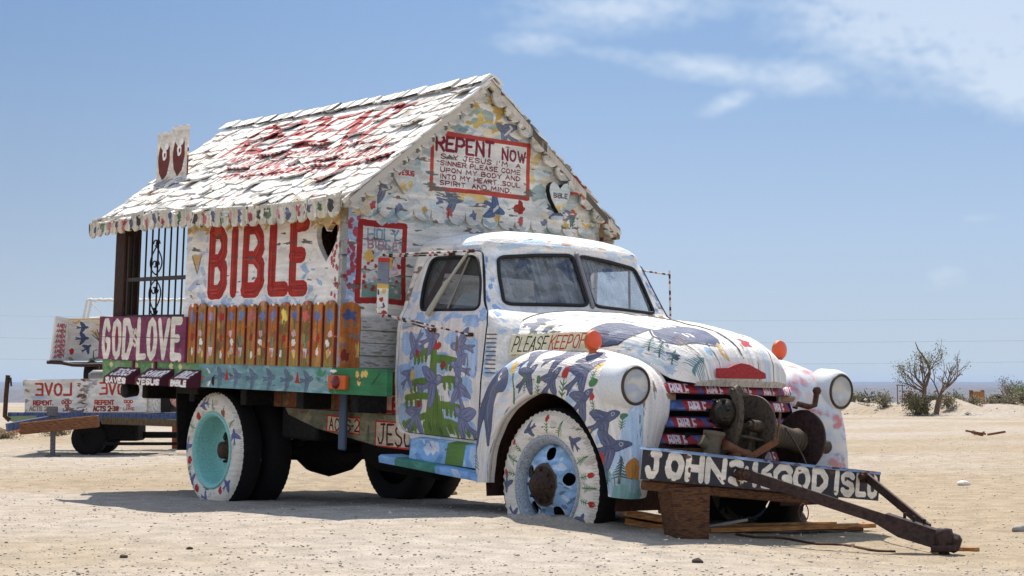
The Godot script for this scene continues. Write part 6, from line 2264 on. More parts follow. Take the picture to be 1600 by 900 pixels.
func paint_hood() -> Array:
	var p := Pt.new(1.3, 2.0, 340, WHITE, -0.6, 0)   # (x, developed width from the right foot)
	p.daub(-0.6, 0, 1.3, 2.0, 260, 0.08, [Color(0.935, 0.92, 0.895), Color(0.875, 0.855, 0.835), Color(0.915, 0.895, 0.875), Color(0.835, 0.865, 0.895)])
	var arc := [[0.0, 0.0]]
	var run := 0.0
	for k in 60:
		run += (hood_pt(0.1, (k + 1) / 120.0) - hood_pt(0.1, k / 120.0)).length()
		arc.append([run, (k + 1) / 60.0])
	p.warp = func(q: Vector2) -> Vector2: return Vector2(q.x, tab(arc, q.y) if q.y < run else 2.0 - tab(arc, 2 * run - q.y))
	var nv := Color(0.30, 0.345, 0.47)
	p.daub(-0.6, 0.3, 0.6, 0.25, 22, 0.08, [Color(0.74, 0.82, 0.89), Color(0.895, 0.905, 0.915), Color(0.66, 0.77, 0.88)], 0.3)
	# wide dark wings over the side
	var wg := p.smooth([Vector2(-0.02, 0.17), Vector2(0.01, 0.30), Vector2(0.10, 0.36), Vector2(0.26, 0.335), Vector2(0.33, 0.34), Vector2(0.32, 0.46), Vector2(0.34, 0.60), Vector2(0.42, 0.67), Vector2(0.56, 0.64), Vector2(0.61, 0.55), Vector2(0.585, 0.48), Vector2(0.56, 0.34), Vector2(0.53, 0.25), Vector2(0.46, 0.215), Vector2(0.37, 0.26), Vector2(0.31, 0.31), Vector2(0.28, 0.21), Vector2(0.21, 0.11), Vector2(0.10, 0.085)], 3)
	p.poly(wg, nv)
	p.daub(0.0, 0.12, 0.6, 0.5, 44, 0.035, [nv, nv.lightened(0.12), nv.darkened(0.15), nv.lightened(0.22)], 0.6)
	p.daub(0.05, 0.36, 0.25, 0.16, 26, 0.05, [Color(0.88, 0.87, 0.85), Color(0.80, 0.79, 0.80), Color(0.84, 0.78, 0.72)], 0.4)
	p.daub(0.28, 0.08, 0.2, 0.13, 20, 0.04, [WHITE, Color(0.80, 0.86, 0.9), Color(0.88, 0.87, 0.85)], 0.5)
	p.daub(0.42, 0.36, 0.1, 0.1, 5, 0.018, [WHITE], 0.6)
	p.stroke([Vector2(-0.02, 0.17), Vector2(0.10, 0.085), Vector2(0.21, 0.11), Vector2(0.28, 0.21), Vector2(0.31, 0.31)], 0.012, nv.darkened(0.4), 0.005)
	p.stroke([Vector2(0.31, 0.31), Vector2(0.37, 0.25), Vector2(0.46, 0.21), Vector2(0.54, 0.25), Vector2(0.59, 0.44), Vector2(0.62, 0.56)], 0.012, nv.darkened(0.4), 0.005)
	p.stroke([Vector2(-0.55, 0.36), Vector2(-0.3, 0.42), Vector2(-0.1, 0.43), Vector2(0.12, 0.40)], 0.03, Color(0.45, 0.49, 0.6), 0.008)
	p.bird(Vector2(-0.45, 0.24), 0.22, 0.5, Color(0.47, 0.48, 0.58))
	p.daub(-0.55, 0.13, 0.32, 0.09, 22, 0.03, [Color(0.30, 0.40, 0.34), Color(0.45, 0.46, 0.54), Color(0.35, 0.42, 0.38)])
	# snow slopes and pines
	p.daub(0.22, 0.03, 0.36, 0.10, 30, 0.035, [Color(0.78, 0.85, 0.88), Color(0.88, 0.87, 0.85), Color(0.70, 0.79, 0.86)])
	for q in [[0.41, 0.11, 0.13, 0.25], [0.48, 0.09, 0.12, 0.2], [0.68, 0.10, 0.20, 0.12], [0.56, 0.08, 0.11, 0.15]]:
		p.pine(Vector2(q[0], q[1]), q[2], [Color(0.30, 0.44, 0.42), Color(0.50, 0.62, 0.66), Color(0.38, 0.54, 0.55), Color(0.60, 0.71, 0.74)][int(q[0] * 50) % 4], q[3])
	p.disc(Vector2(0.63, 0.40), 0.025, 0.03, Color(0.62, 0.75, 0.86))
	p.daub(0.60, 0.5, 0.07, 0.1, 10, 0.022, [YEL, Color(0.85, 0.72, 0.5)])
	# red splashes on the far side
	for q in [[0.33, 1.09, 0.05, 0.035], [0.57, 0.94, 0.04, 0.06], [0.1, 1.2, 0.06, 0.04], [0.42, 1.25, 0.05, 0.05]]:
		p.disc(Vector2(q[0], q[1]), q[2], q[3], Color(0.72, 0.25, 0.28), 0.4)
	p.stroke([Vector2(-0.6, 0.63), Vector2(-0.2, 0.66), Vector2(0.3, 0.70), Vector2(0.66, 0.78)], 0.012, Color(0.45, 0.42, 0.42), 0.003)
	return weather(p.img, 0.09, 0.20, Color(0.50, 0.43, 0.37), true, 0.07, 25, Color(0.68, 0.60, 0.50), 0.07)


func build_front_end() -> void:
	var wt := painted(paint_wing(), 0.72, 1.3, 0.5)
	for sg in [1.0, -1.0]:
		var m := MB.new()
		grid(m, 90, 34, func(a, b): return wing_pt(184.0 - 188.0 * a, b, sg), func(a, b): return Vector2(a, 1.0 - b), sg < 0)
		# the turned-under edge gives the sheet its thickness
		grid(m, 90, 1, func(a, b):
			var q := wing_pt(184.0 - 188.0 * a, 0.0, sg)
			return q + Vector3(0, 0, -0.03 * b * sg), func(a, b): return Vector2(a, 0.999))
		obj("front_wing", m, wt if sg > 0 else M.wing_left, T)
	# bonnet
	var m := MB.new()
	grid(m, 64, 60, func(a, b): return hood_pt(-0.60 + 1.30 * a, b), func(a, b): return Vector2(a, 1.0 - b))
	var hood := obj("bonnet", m, painted(paint_hood(), 0.72, 1.4, 0.5), T)
	# nose under the bonnet lip
	m = MB.new()
	grid(m, 4, 30, func(a, b):
		var q := hood_pt(0.70, b)
		return Vector3(q.x - 0.02 * a, lerpf(q.y, 0.622, a), q.z))
	obj("nose_panel", m, M.white, hood)
	m = MB.new()
	var bd := []
	for k in 25:
		bd.append(hood_pt(-0.6 + 1.29 * k / 24.0, 0.5) + Vector3(0, 0.002, 0))
	tube(m, bd, 0.006, 6)
	obj("bonnet_seam", m, M.louvre, hood)
	m = MB.new()
	bd = []
	for k in 31:
		bd.append(hood_pt(-0.597, k / 30.0) + Vector3(-0.004, 0.001, 0))
	tube(m, bd, 0.006, 5)
	obj("bonnet_seam", m, M.louvre, hood)
	# red plate on the nose
	m = MB.new()
	var plate := PackedVector2Array()
	for q in [[-0.205, -0.035], [0.205, -0.03], [0.205, 0.0], [0.13, 0.028], [0.07, 0.05], [0.0, 0.058], [-0.06, 0.045], [-0.12, 0.025], [-0.205, 0.022]]:
		plate.append(Vector2(q[0], q[1]))
	var pm := grainy([Color(0.52, 0.10, 0.12), Color(0.66, 0.17, 0.17), Color(0.74, 0.26, 0.24)], 0.2, 0.04, 4, 2, 0.65, 0.8, 71)
	prism(m, plate, 0.0, 0.02, Transform3D(FRONT * Basis(Vector3(1, 0, 0), -0.15), Vector3(0.735, 0.705, 0.06)))
	obj("nose_plate", m, pm, T)
	# grille: bars bowed forwards, lettered feathers on each
	var gy := [0.606, 0.505, 0.405, 0.305, 0.205]
	var p := Pt.new(1.3, 0.6, 420, Color(0.25, 0.33, 0.55), 0, 0)
	for k in 5:
		var y0 := 0.5 - k * 0.1
		p.daub(0, y0, 1.3, 0.1, 30, 0.05, [Color(0.29, 0.38, 0.60), Color(0.22, 0.29, 0.48), Color(0.33, 0.42, 0.62)], 0.4)
		var n := 5
		for j in n:
			var x := 0.06 + j * 0.255 + (0.10 if k == 1 else 0.0) + 0.03 * ((k * 7 + j * 3) % 3)
			var wd := 0.245
			p.poly([Vector2(x, y0 + 0.075), Vector2(x + wd * 0.15, y0 + 0.093), Vector2(x + wd * 0.6, y0 + 0.094), Vector2(x + wd * 0.85, y0 + 0.07), Vector2(x + wd, y0 + 0.05), Vector2(x + wd * 0.8, y0 + 0.02), Vector2(x + wd * 0.4, y0 + 0.006), Vector2(x + 0.02, y0 + 0.03)], Color(0.62, 0.14, 0.17))
			p.daub(x + 0.03, y0 + 0.03, wd - 0.06, 0.05, 6, 0.02, [Color(0.70, 0.2, 0.2), Color(0.52, 0.1, 0.13)], 0.4)
			p.text(font, "BIBLE", x + 0.04, y0 + 0.034, 0.13, 0.04, 0.0095, Color(0.895, 0.835, 0.835), 0.0, 0.002)
	var gm := painted(weather(p.img, 0.1, 0.10, Color(0.3, 0.25, 0.25), true, 0.06, 27), 0.6, 0.5, 0.5)
	for k in 5:
		m = MB.new()
		var y: float = gy[k]
		grid(m, 28, 4, func(a, b):
			var z: float = lerpf(0.615, -0.615, a)
			var bow: float = 0.125 * (1.0 - (z / 0.615) ** 2)
			var pr: Vector2 = [Vector2(-0.05, -0.036), Vector2(0.012, -0.033), Vector2(0.02, -0.02), Vector2(0.0, 0.022), Vector2(-0.06, 0.034)][int(round(b * 4))]
			return Vector3(0.565 + bow + pr.x, y + pr.y, z), func(a, b): return Vector2(a, (k + 1.0 - b * 0.98) / 6.0 + 0.0))
		obj("grille_bar", m, gm, T)
	m = MB.new()
	bbox(m, at(Vector3(0.48, 0.36, 0)), Vector3(0.04, 0.60, 1.24), 0.004)
	obj("radiator", m, plain(Color(0.05, 0.05, 0.055), 0.9), T)
	m = MB.new()
	bbox(m, at(Vector3(0.66, 0.235, 0.40), 0, 0, 0.04), Vector3(0.03, 0.035, 0.42), 0.004)
	obj("grille_slat", m, M.wood, T)
	for sg in [1.0, -1.0]:
		# parking lamps
		m = MB.new()
		bbox(m, at(Vector3(0.595, 0.551, sg * 0.51), 0, 0.3 * sg), Vector3(0.03, 0.046, 0.13), 0.006)
		var pk := obj("parking_lamp", m, plain(Color(0.62, 0.56, 0.44), 0.6), T)
		m = MB.new()
		bbox(m, at(Vector3(0.609, 0.551, sg * 0.51), 0, 0.3 * sg), Vector3(0.012, 0.026, 0.09), 0.004)
		obj("lamp_lens", m, plain(Color(0.55, 0.42, 0.3), 0.3), pk)
		# headlights
		var hx := Transform3D(Basis(Vector3(0, 0, -1), Vector3(1, 0, 0), Vector3(0, -1, 0)) , Vector3(0.715, 0.612, sg * 0.892))
		hx = hx.rotated_local(Vector3(1, 0, 0), 0.0)
		m = MB.new()
		lathe(m, [Vector2(0.142, -0.16), Vector2(0.138, -0.05), Vector2(0.128, -0.015), Vector2(0.116, 0.0), Vector2(0.112, 0.0)], hx, 36)
		var hl := obj("headlight", m, M.lamp_shell, T)
		m = MB.new()
		lathe(m, [Vector2(0.113, -0.01), Vector2(0.113, 0.004), Vector2(0.106, 0.012), Vector2(0.098, 0.009), Vector2(0.096, -0.004)], hx, 36)
		obj("bezel", m, plain(Color(0.30, 0.245, 0.2), 0.5, 0.5), hl)
		m = MB.new()
		lathe(m, [Vector2(0.097, 0.0), Vector2(0.085, -0.03), Vector2(0.055, -0.055), Vector2(0.02, -0.068), Vector2(0, -0.07)], hx, 32)
		obj("reflector", m, plain(Color(0.835, 0.825, 0.795), 0.28, 0.9), hl)
		m = MB.new()
		lathe(m, [Vector2(0.098, 0.002), Vector2(0.08, 0.016), Vector2(0.05, 0.026), Vector2(0.02, 0.031), Vector2(0, 0.032)], hx, 32)
		obj("lens", m, M.head_glass, hl)
		# amber lamps on the wings
		var c := Vector3(0.255, 0.868, sg * 0.815)
		m = MB.new()
		tube(m, [c - Vector3(0, 0.12, 0), c - Vector3(0, 0.05, 0)], 0.022, 10)
		lathe(m, [Vector2(0.060, -0.013), Vector2(0.066, 0.0), Vector2(0.060, 0.013)], Transform3D(Basis(Vector3(0, 0, -1), Vector3(1, 0, 0), Vector3(0, -1, 0)), c), 26)
		var al := obj("turn_lamp", m, plain(Color(0.72, 0.36, 0.14), 0.6), T)
		for e in [1.0, -1.0]:
			m = MB.new()
			lathe(m, [Vector2(0.060, 0.012), Vector2(0.054, 0.018), Vector2(0.036, 0.024), Vector2(0.012, 0.027), Vector2(0, 0.0275)], Transform3D(Basis(Vector3(0, 0, -e), Vector3(e, 0, 0), Vector3(0, -1, 0)), c), 26)
			obj("lamp_lens", m, M.amber, al)
	# hand lettered board propped behind the near amber lamp
	p = Pt.new(0.80, 0.14, 420, Color(0.88, 0.845, 0.70), -0.40, -0.07)
	p.daub(-0.4, -0.07, 0.8, 0.14, 40, 0.05, [Color(0.90, 0.87, 0.74), Color(0.84, 0.80, 0.66), Color(0.88, 0.84, 0.72)])
	p.text(font, "PLEASE", -0.38, -0.042, 0.335, 0.088, 0.0085, Color(0.13, 0.11, 0.10), 0.22, 0.002)
	p.text(font, "KEEP", -0.03, -0.035, 0.215, 0.08, 0.0085, Color(0.70, 0.16, 0.12), 0.2, 0.002)
	p.text(font, "OFF", 0.19, -0.03, 0.18, 0.08, 0.0085, Color(0.70, 0.16, 0.12), 0.15, 0.002)
	m = MB.new()
	bbox(m, at(Vector3(-0.135, 0.850, 0.80), -0.22, 0.0, 0.03), Vector3(0.80, 0.135, 0.012), 0.003)
	fix_uv(m, Rect2(-0.40, -0.07, 0.80, 0.14))
	tag(obj("lettered_board", m, painted(weather(p.img, 0.05, 0.05, Color(0.5, 0.45, 0.35), true, 0.04, 29), 0.75, 0.2), T), "cream board reading PLEASE KEEP OFF")
	build_bumper()


func build_bumper() -> void:
	var B := Transform3D(Basis(Vector3(0, 0, -1), Vector3(0, 1, 0), Vector3(1, 0, 0)).rotated(Vector3(1, 0, 0), -0.08), Vector3(1.05, 0.117, 0.185))
	# local x runs from the near end (-1.0) to the far end (1.0), z forwards
	var p := Pt.new(2.04, 0.19, 420, Color(0.10, 0.11, 0.165), -1.02, -0.095)
	p.daub(-1, -0.09, 2, 0.18, 60, 0.05, [Color(0.13, 0.14, 0.2), Color(0.08, 0.085, 0.125), Color(0.16, 0.15, 0.2), Color(0.15, 0.11, 0.11)])
	p.daub(-1, -0.095, 2, 0.015, 40, 0.02, [Color(0.30, 0.18, 0.12), Color(0.2, 0.13, 0.11)])
	var cr := Color(0.895, 0.86, 0.8)
	for b in [["J", -0.965, 0.085, 0.045], ["O", -0.81, 0.10, 0.045], ["H", -0.655, 0.105, 0.04], ["N", -0.50, 0.13, 0.042], ["3", -0.315, 0.09, 0.04], [":", -0.215, 0.05, 0.035], ["1", -0.14, 0.05, 0.04], ["6", -0.06, 0.09, 0.036], ["G", 0.06, 0.12, 0.042], ["O", 0.23, 0.11, 0.042], ["D", 0.395, 0.105, 0.042], ["I", 0.575, 0.05, 0.04], ["S", 0.655, 0.09, 0.04], ["L", 0.79, 0.07, 0.04], ["O", 0.90, 0.07, 0.036]]:
		p.letter(font, b[0], b[1], -0.055, b[2], 0.115, b[3], cr, 0.0, 0.003)
	for q in [[-0.62, 0.04], [-0.645, -0.01], [-0.30, 0.0], [0.68, 0.03], [0.3, -0.05]]:
		p.disc(Vector2(q[0], q[1]), 0.012, 0.013, Color(0.33, 0.18, 0.11), 0.4)
	p.daub(-0.4, -0.08, 0.2, 0.06, 8, 0.02, [Color(0.42, 0.26, 0.16), Color(0.2, 0.14, 0.12)])
	var m := MB.new()
	prism(m, PackedVector2Array([Vector2(-1.0, -0.085), Vector2(1.0, -0.085), Vector2(1.0, 0.085), Vector2(-1.0, 0.085)]), -0.012, 0.0, B * at(Vector3(0, 0, 0.05)), Vector2(-1.02, -0.095), Vector2(2.04, 0.19))
	var bp := obj("bumper", m, painted(weather(p.img, 0.1, 0.18, Color(0.36, 0.22, 0.15), true, 0.08, 31), 0.6, 0.5, 0.5), T)
	var q := Pt.new(2.0, 0.1, 200, Color(0.50, 0.57, 0.66), 0, 0)
	q.daub(0, 0, 0.9, 0.1, 20, 0.04, [Color(0.62, 0.73, 0.84), Color(0.70, 0.78, 0.86)])
	q.daub(0.9, 0, 1.1, 0.1, 30, 0.04, [Color(0.30, 0.28, 0.33), Color(0.55, 0.42, 0.47), Color(0.25, 0.2, 0.22)])
	m = MB.new()
	grid(m, 2, 2, func(a, b): return B * Vector3(lerpf(-1.04, 1.0, a), [0.075, 0.092, 0.092][int(b * 2 + 0.5)], [0.056, 0.054, -0.03][int(b * 2 + 0.5)]), func(a, b): return Vector2(a, b))
	grid(m, 1, 1, func(a, b): return B * Vector3(lerpf(-1.04, 1.0, a), 0.08, lerpf(0.05, -0.03, b)), func(a, b): return Vector2(a, b))
	obj("bumper_flange", m, painted(weather(q.img, 0.12, 0.16, Color(0.32, 0.2, 0.15), true, 0.1, 32), 0.6, 0.3), bp)
	m = MB.new()
	grid(m, 1, 1, func(a, b): return B * Vector3(lerpf(-1.0, 1.0, a), -0.083, lerpf(0.045, -0.03, b)))
	bbox(m, at(Vector3(0.86, 0.17, 0.42)), Vector3(0.36, 0.12, 0.07), 0.006)
	bbox(m, at(Vector3(0.86, 0.10, -0.42)), Vector3(0.36, 0.12, 0.07), 0.006)
	obj("bumper_bracket", m, M.rust, bp)
	# timber bolted under the bumper
	m = MB.new()
	bbox(m, B * at(Vector3(-0.25, -0.115, -0.02)), Vector3(1.3, 0.055, 0.09), 0.008)
	obj("bumper_timber", m, M.block, bp)
	# A-frame tow bar hanging to the ground
	m = MB.new()
	var tip := Vector3(2.075, -0.16, -0.13)
	var a1 := Vector3(1.125, 0.132, 0.42)
	var a2 := Vector3(1.125, 0.10, -0.66)
	var j1 := a1.lerp(tip, 0.78)
	beam(m, a1, j1, 0.016, 0.064, 0.003)
	var tb := obj("tow_bar", m, M.bar, T)
	m = MB.new()
	beam(m, a2, a2.lerp(tip, 0.86), 0.016, 0.058, 0.003)
	obj("tow_arm", m, M.bar, tb)
	m = MB.new()
	# widened nose plates of the near arm
	var dir := (tip - a1).normalized()
	var side := dir.cross(Vector3.UP).normalized()
	var upv := side.cross(dir)
	var nx := Transform3D(Basis(dir, upv, side), j1)
	prism(m, PackedVector2Array([Vector2(-0.12, -0.031), Vector2(0.03, -0.066), Vector2(0.27, -0.062), Vector2(0.29, -0.02), Vector2(0.27, 0.03), Vector2(-0.12, 0.032)]), -0.012, 0.012, nx)
	prism(m, PackedVector2Array([Vector2(-0.05, -0.05), Vector2(0.27, -0.06), Vector2(0.27, 0.03), Vector2(-0.05, 0.036)]), -0.075, -0.055, nx)
	bbox(m, nx * at(Vector3(0.08, 0.033, -0.035)), Vector3(0.3, 0.008, 0.10), 0.002)
	obj("tow_plate", m, M.bar, tb)
	m = MB.new()
	bbox(m, nx * at(Vector3(0.31, -0.005, -0.02)), Vector3(0.09, 0.10, 0.085), 0.02)
	lathe(m, [Vector2(0.0, 0.04), Vector2(0.04, 0.035), Vector2(0.05, 0.0), Vector2(0.045, -0.05), Vector2(0.03, -0.07), Vector2(0.028, -0.11), Vector2(0, -0.115)], at(tip + Vector3(0.02, 0.02, 0.0)), 16)
	bbox(m, at(tip + Vector3(0.02, -0.045, 0.0), 0.1, 0.5, 0.1), Vector3(0.13, 0.035, 0.10), 0.006)
	obj("hitch", m, M.bar, tb)
	for k in 3:
		m = MB.new()
		var c: Vector3 = nx * Vector3(0.03 + 0.055 * k, 0.04, -0.035 + 0.02 * (k % 2))
		tube(m, [c, c + Vector3(0, 0.03, 0)], 0.009, 6)
		obj("bolt", m, M.black_iron, tb)
	for e in [a1, a2]:
		m = MB.new()
		bbox(m, at(e + Vector3(-0.01, 0.0, 0.02)), Vector3(0.05, 0.07, 0.035), 0.006)
		tube(m, [e + Vector3(0.0, 0.005, 0.06), e + Vector3(0.0, 0.005, -0.05)], 0.018, 10)
		tube(m, [e + Vector3(-0.02, 0.0, -0.01), e + Vector3(0.03, 0.0, 0.01)], 0.025, 10)
		obj("tow_bracket", m, M.rust, tb)


# ---- winch on the bumper
func build_winch() -> void:
	var C := Transform3D(Basis.IDENTITY.rotated(Vector3(1, 0, 0), -0.147), Vector3(0.87, 0.356, 0.0))   # local z along the drum, towards the near side
	var zl := func(m: MB, prof: Array, seg: int) -> void:
		lathe(m, prof, C * Transform3D(Basis(Vector3(1, 0, 0), Vector3(0, 0, 1), Vector3(0, -1, 0)), Vector3.ZERO), seg)
	var m := MB.new()
	zl.call(m, [Vector2(0.07, 0.117), Vector2(0.204, 0.12), Vector2(0.208, 0.114), Vector2(0.208, 0.106), Vector2(0.204, 0.10), Vector2(0.07, 0.097)], 44)
	var w := obj("winch", m, M.iron, T)
	m = MB.new()
	zl.call(m, [Vector2(0.05, -0.341), Vector2(0.190, -0.338), Vector2(0.194, -0.344), Vector2(0.194, -0.352), Vector2(0.190, -0.358), Vector2(0.05, -0.361)], 44)
	obj("drum_flange", m, M.bar, w)
	# wound wire rope
	m = MB.new()
	var pts := []
	for k in 15 * 20 + 1:
		var a := TAU * k / 20.0
		var z := 0.09 - 0.42 * k / 300.0
		var r := 0.066 + 0.012 * sin(k * 0.021) + 0.004 * sin(k * 0.35)
		pts.append(C * Vector3(cos(a) * r, sin(a) * r, z))
	tube(m, pts, 0.0145, 5)
	zl.call(m, [Vector2(0.064, 0.10), Vector2(0.064, -0.345)], 20)
	obj("wire_rope", m, grainy([Color(0.26, 0.22, 0.17), Color(0.37, 0.32, 0.25), Color(0.30, 0.25, 0.2)], 0.12, 0.08, 3, 1, 0.8, 0.3, 81), w)
	m = MB.new()
	var rope := []
	for k in 9:
		var t := k / 8.0
		rope.append(C * Vector3(lerpf(0.085, 0.11, t) + 0.05 * sin(PI * t), lerpf(0.05, -0.21, t) - 0.02 * sin(PI * t), lerpf(-0.10, -0.33, t)))
	tube(m, rope, 0.006, 5)
	obj("rope_end", m, M.iron, w)
	# far support plate and shaft stub
	m = MB.new()
	bbox(m, C * at(Vector3(0, -0.05, -0.42)), Vector3(0.12, 0.28, 0.03), 0.01)
	tube(m, [C * Vector3(0, 0, -0.41), C * Vector3(0, 0, -0.60)], 0.036, 16)
	tube(m, [C * Vector3(0, 0, -0.53), C * Vector3(0, 0, -0.59)], 0.043, 16)
	obj("shaft_support", m, M.iron, w)
	m = MB.new()
	tube(m, [C * Vector3(0.0, 0.19, -0.26), C * Vector3(0.0, 0.22, -0.27), C * Vector3(0.02, 0.215, -0.36), C * Vector3(0.03, 0.23, -0.40), C * Vector3(0.03, 0.31, -0.405)], 0.018, 8)
	lathe(m, [Vector2(0, 0.028), Vector2(0.02, 0.02), Vector2(0.028, 0), Vector2(0.02, -0.02), Vector2(0, -0.028)], at(C * Vector3(0.03, 0.32, -0.405)), 12)
	obj("clutch_lever", m, M.rust, w)
	# worm gear case on the near side
	m = MB.new()
	lathe(m, [Vector2(0, 0.415), Vector2(0.03, 0.412), Vector2(0.042, 0.40), Vector2(0.06, 0.395), Vector2(0.078, 0.38), Vector2(0.086, 0.355), Vector2(0.088, 0.33), Vector2(0.078, 0.30), Vector2(0.05, 0.28)], C * Transform3D(Basis(Vector3(1, 0, 0), Vector3(0, 0, 1), Vector3(0, -1, 0)), Vector3(0, 0.06, 0)), 30)
	for k in 7:
		var a := TAU * k / 7 + 0.3
		tube(m, [C * Vector3(cos(a) * 0.076, sin(a) * 0.076 + 0.06, 0.37), C * Vector3(cos(a) * 0.076, sin(a) * 0.076 + 0.06, 0.405)], 0.011, 6)
	obj("gear_case", m, grainy([Color(0.10, 0.09, 0.075), Color(0.17, 0.15, 0.12), Color(0.24, 0.2, 0.16)], 0.3, 0.03, 4, 1, 0.35, 0.1, 82, 0.4), w)
	# curved arched bracket between case and flange
	m = MB.new()
	var arch := []
	for k in 15:
		var t := k / 14.0
		var a := lerpf(-1.9, 1.65, t)
		arch.append(Vector2(0.09 * cos(a) - 0.02 + 0.03 * t, 0.01 + 0.19 * sin(a)))
	var outl := PackedVector2Array()
	for k in 15:
		outl.append(arch[k] + Vector2(0.028, 0).rotated(lerpf(-1.2, 1.2, k / 14.0)))
	for k in range(14, -1, -1):
		outl.append(arch[k] - Vector2(0.026, 0).rotated(lerpf(-1.2, 1.2, k / 14.0)))
	prism(m, outl, 0.29, 0.33, C)
	tube(m, [C * Vector3(0.03, 0.185, 0.31), C * Vector3(0.04, 0.22, 0.28)], [0.035, 0.03], 12)
	bbox(m, C * at(Vector3(0.03, 0.19, 0.26)), Vector3(0.07, 0.045, 0.10), 0.02)
	obj("bracket", m, M.iron, w)
	m = MB.new()
	bbox(m, C * at(Vector3(0.05, -0.14, 0.165)), Vector3(0.10, 0.26, 0.06), 0.012)
	bbox(m, C * at(Vector3(0.12, -0.06, 0.20)), Vector3(0.05, 0.014, 0.20), 0.004)
	zl.call(m, [Vector2(0.03, 0.12), Vector2(0.035, 0.18), Vector2(0.032, 0.21), Vector2(0.02, 0.22), Vector2(0.018, 0.30), Vector2(0, 0.30)], 20)
	tube(m, [C * Vector3(0.10, 0.02, 0.12), C * Vector3(0.10, 0.02, 0.21)], [0.036, 0.03], 16)
	tube(m, [C * Vector3(0.10, 0.02, 0.21), C * Vector3(0.10, 0.02, 0.235)], 0.018, 12)
	obj("shaft_housing", m, M.iron, w)
	m = MB.new()
	tube(m, [C * Vector3(0.06, -0.23, 0.46), C * Vector3(0.06, -0.10, 0.46), C * Vector3(0.06, -0.08, 0.46)], [0.045, 0.05, 0.062], 16)
	tube(m, [C * Vector3(0.06, -0.08, 0.46), C * Vector3(0.06, -0.06, 0.46)], 0.064, 16)
	tube(m, [C * Vector3(0.06, -0.15, 0.46), C * Vector3(0.03, -0.12, 0.53)], 0.036, 12)
	obj("drive_elbow", m, grainy([Color(0.30, 0.27, 0.22), Color(0.42, 0.38, 0.31), Color(0.35, 0.31, 0.25)], 0.3, 0.03, 4, 1, 0.65, 0.1, 83, 0.2), w)
	m = MB.new()
	tube(m, [C * Vector3(0.12, -0.13, 0.42), C * Vector3(0.13, -0.155, 0.29), C * Vector3(0.13, -0.16, 0.24)], [0.03, 0.026, 0.034], 12)
	beam(m, C * Vector3(0.15, -0.20, 0.28), C * Vector3(0.20, -0.05, 0.08), 0.012, 0.04, 0.003)
	beam(m, C * Vector3(0.20, -0.05, 0.08), C * Vector3(0.17, 0.12, 0.05), 0.01, 0.026, 0.003)
	tube(m, [C * Vector3(0.12, -0.22, 0.33), C * Vector3(0.12, -0.16, 0.33)], 0.036, 10)
	obj("brake_lever", m, M.orange_rust, w)
	m = MB.new()
	bbox(m, C * at(Vector3(0.0, -0.225, 0.02)), Vector3(0.22, 0.02, 1.05), 0.004)
	obj("base_plate", m, M.rust, w)


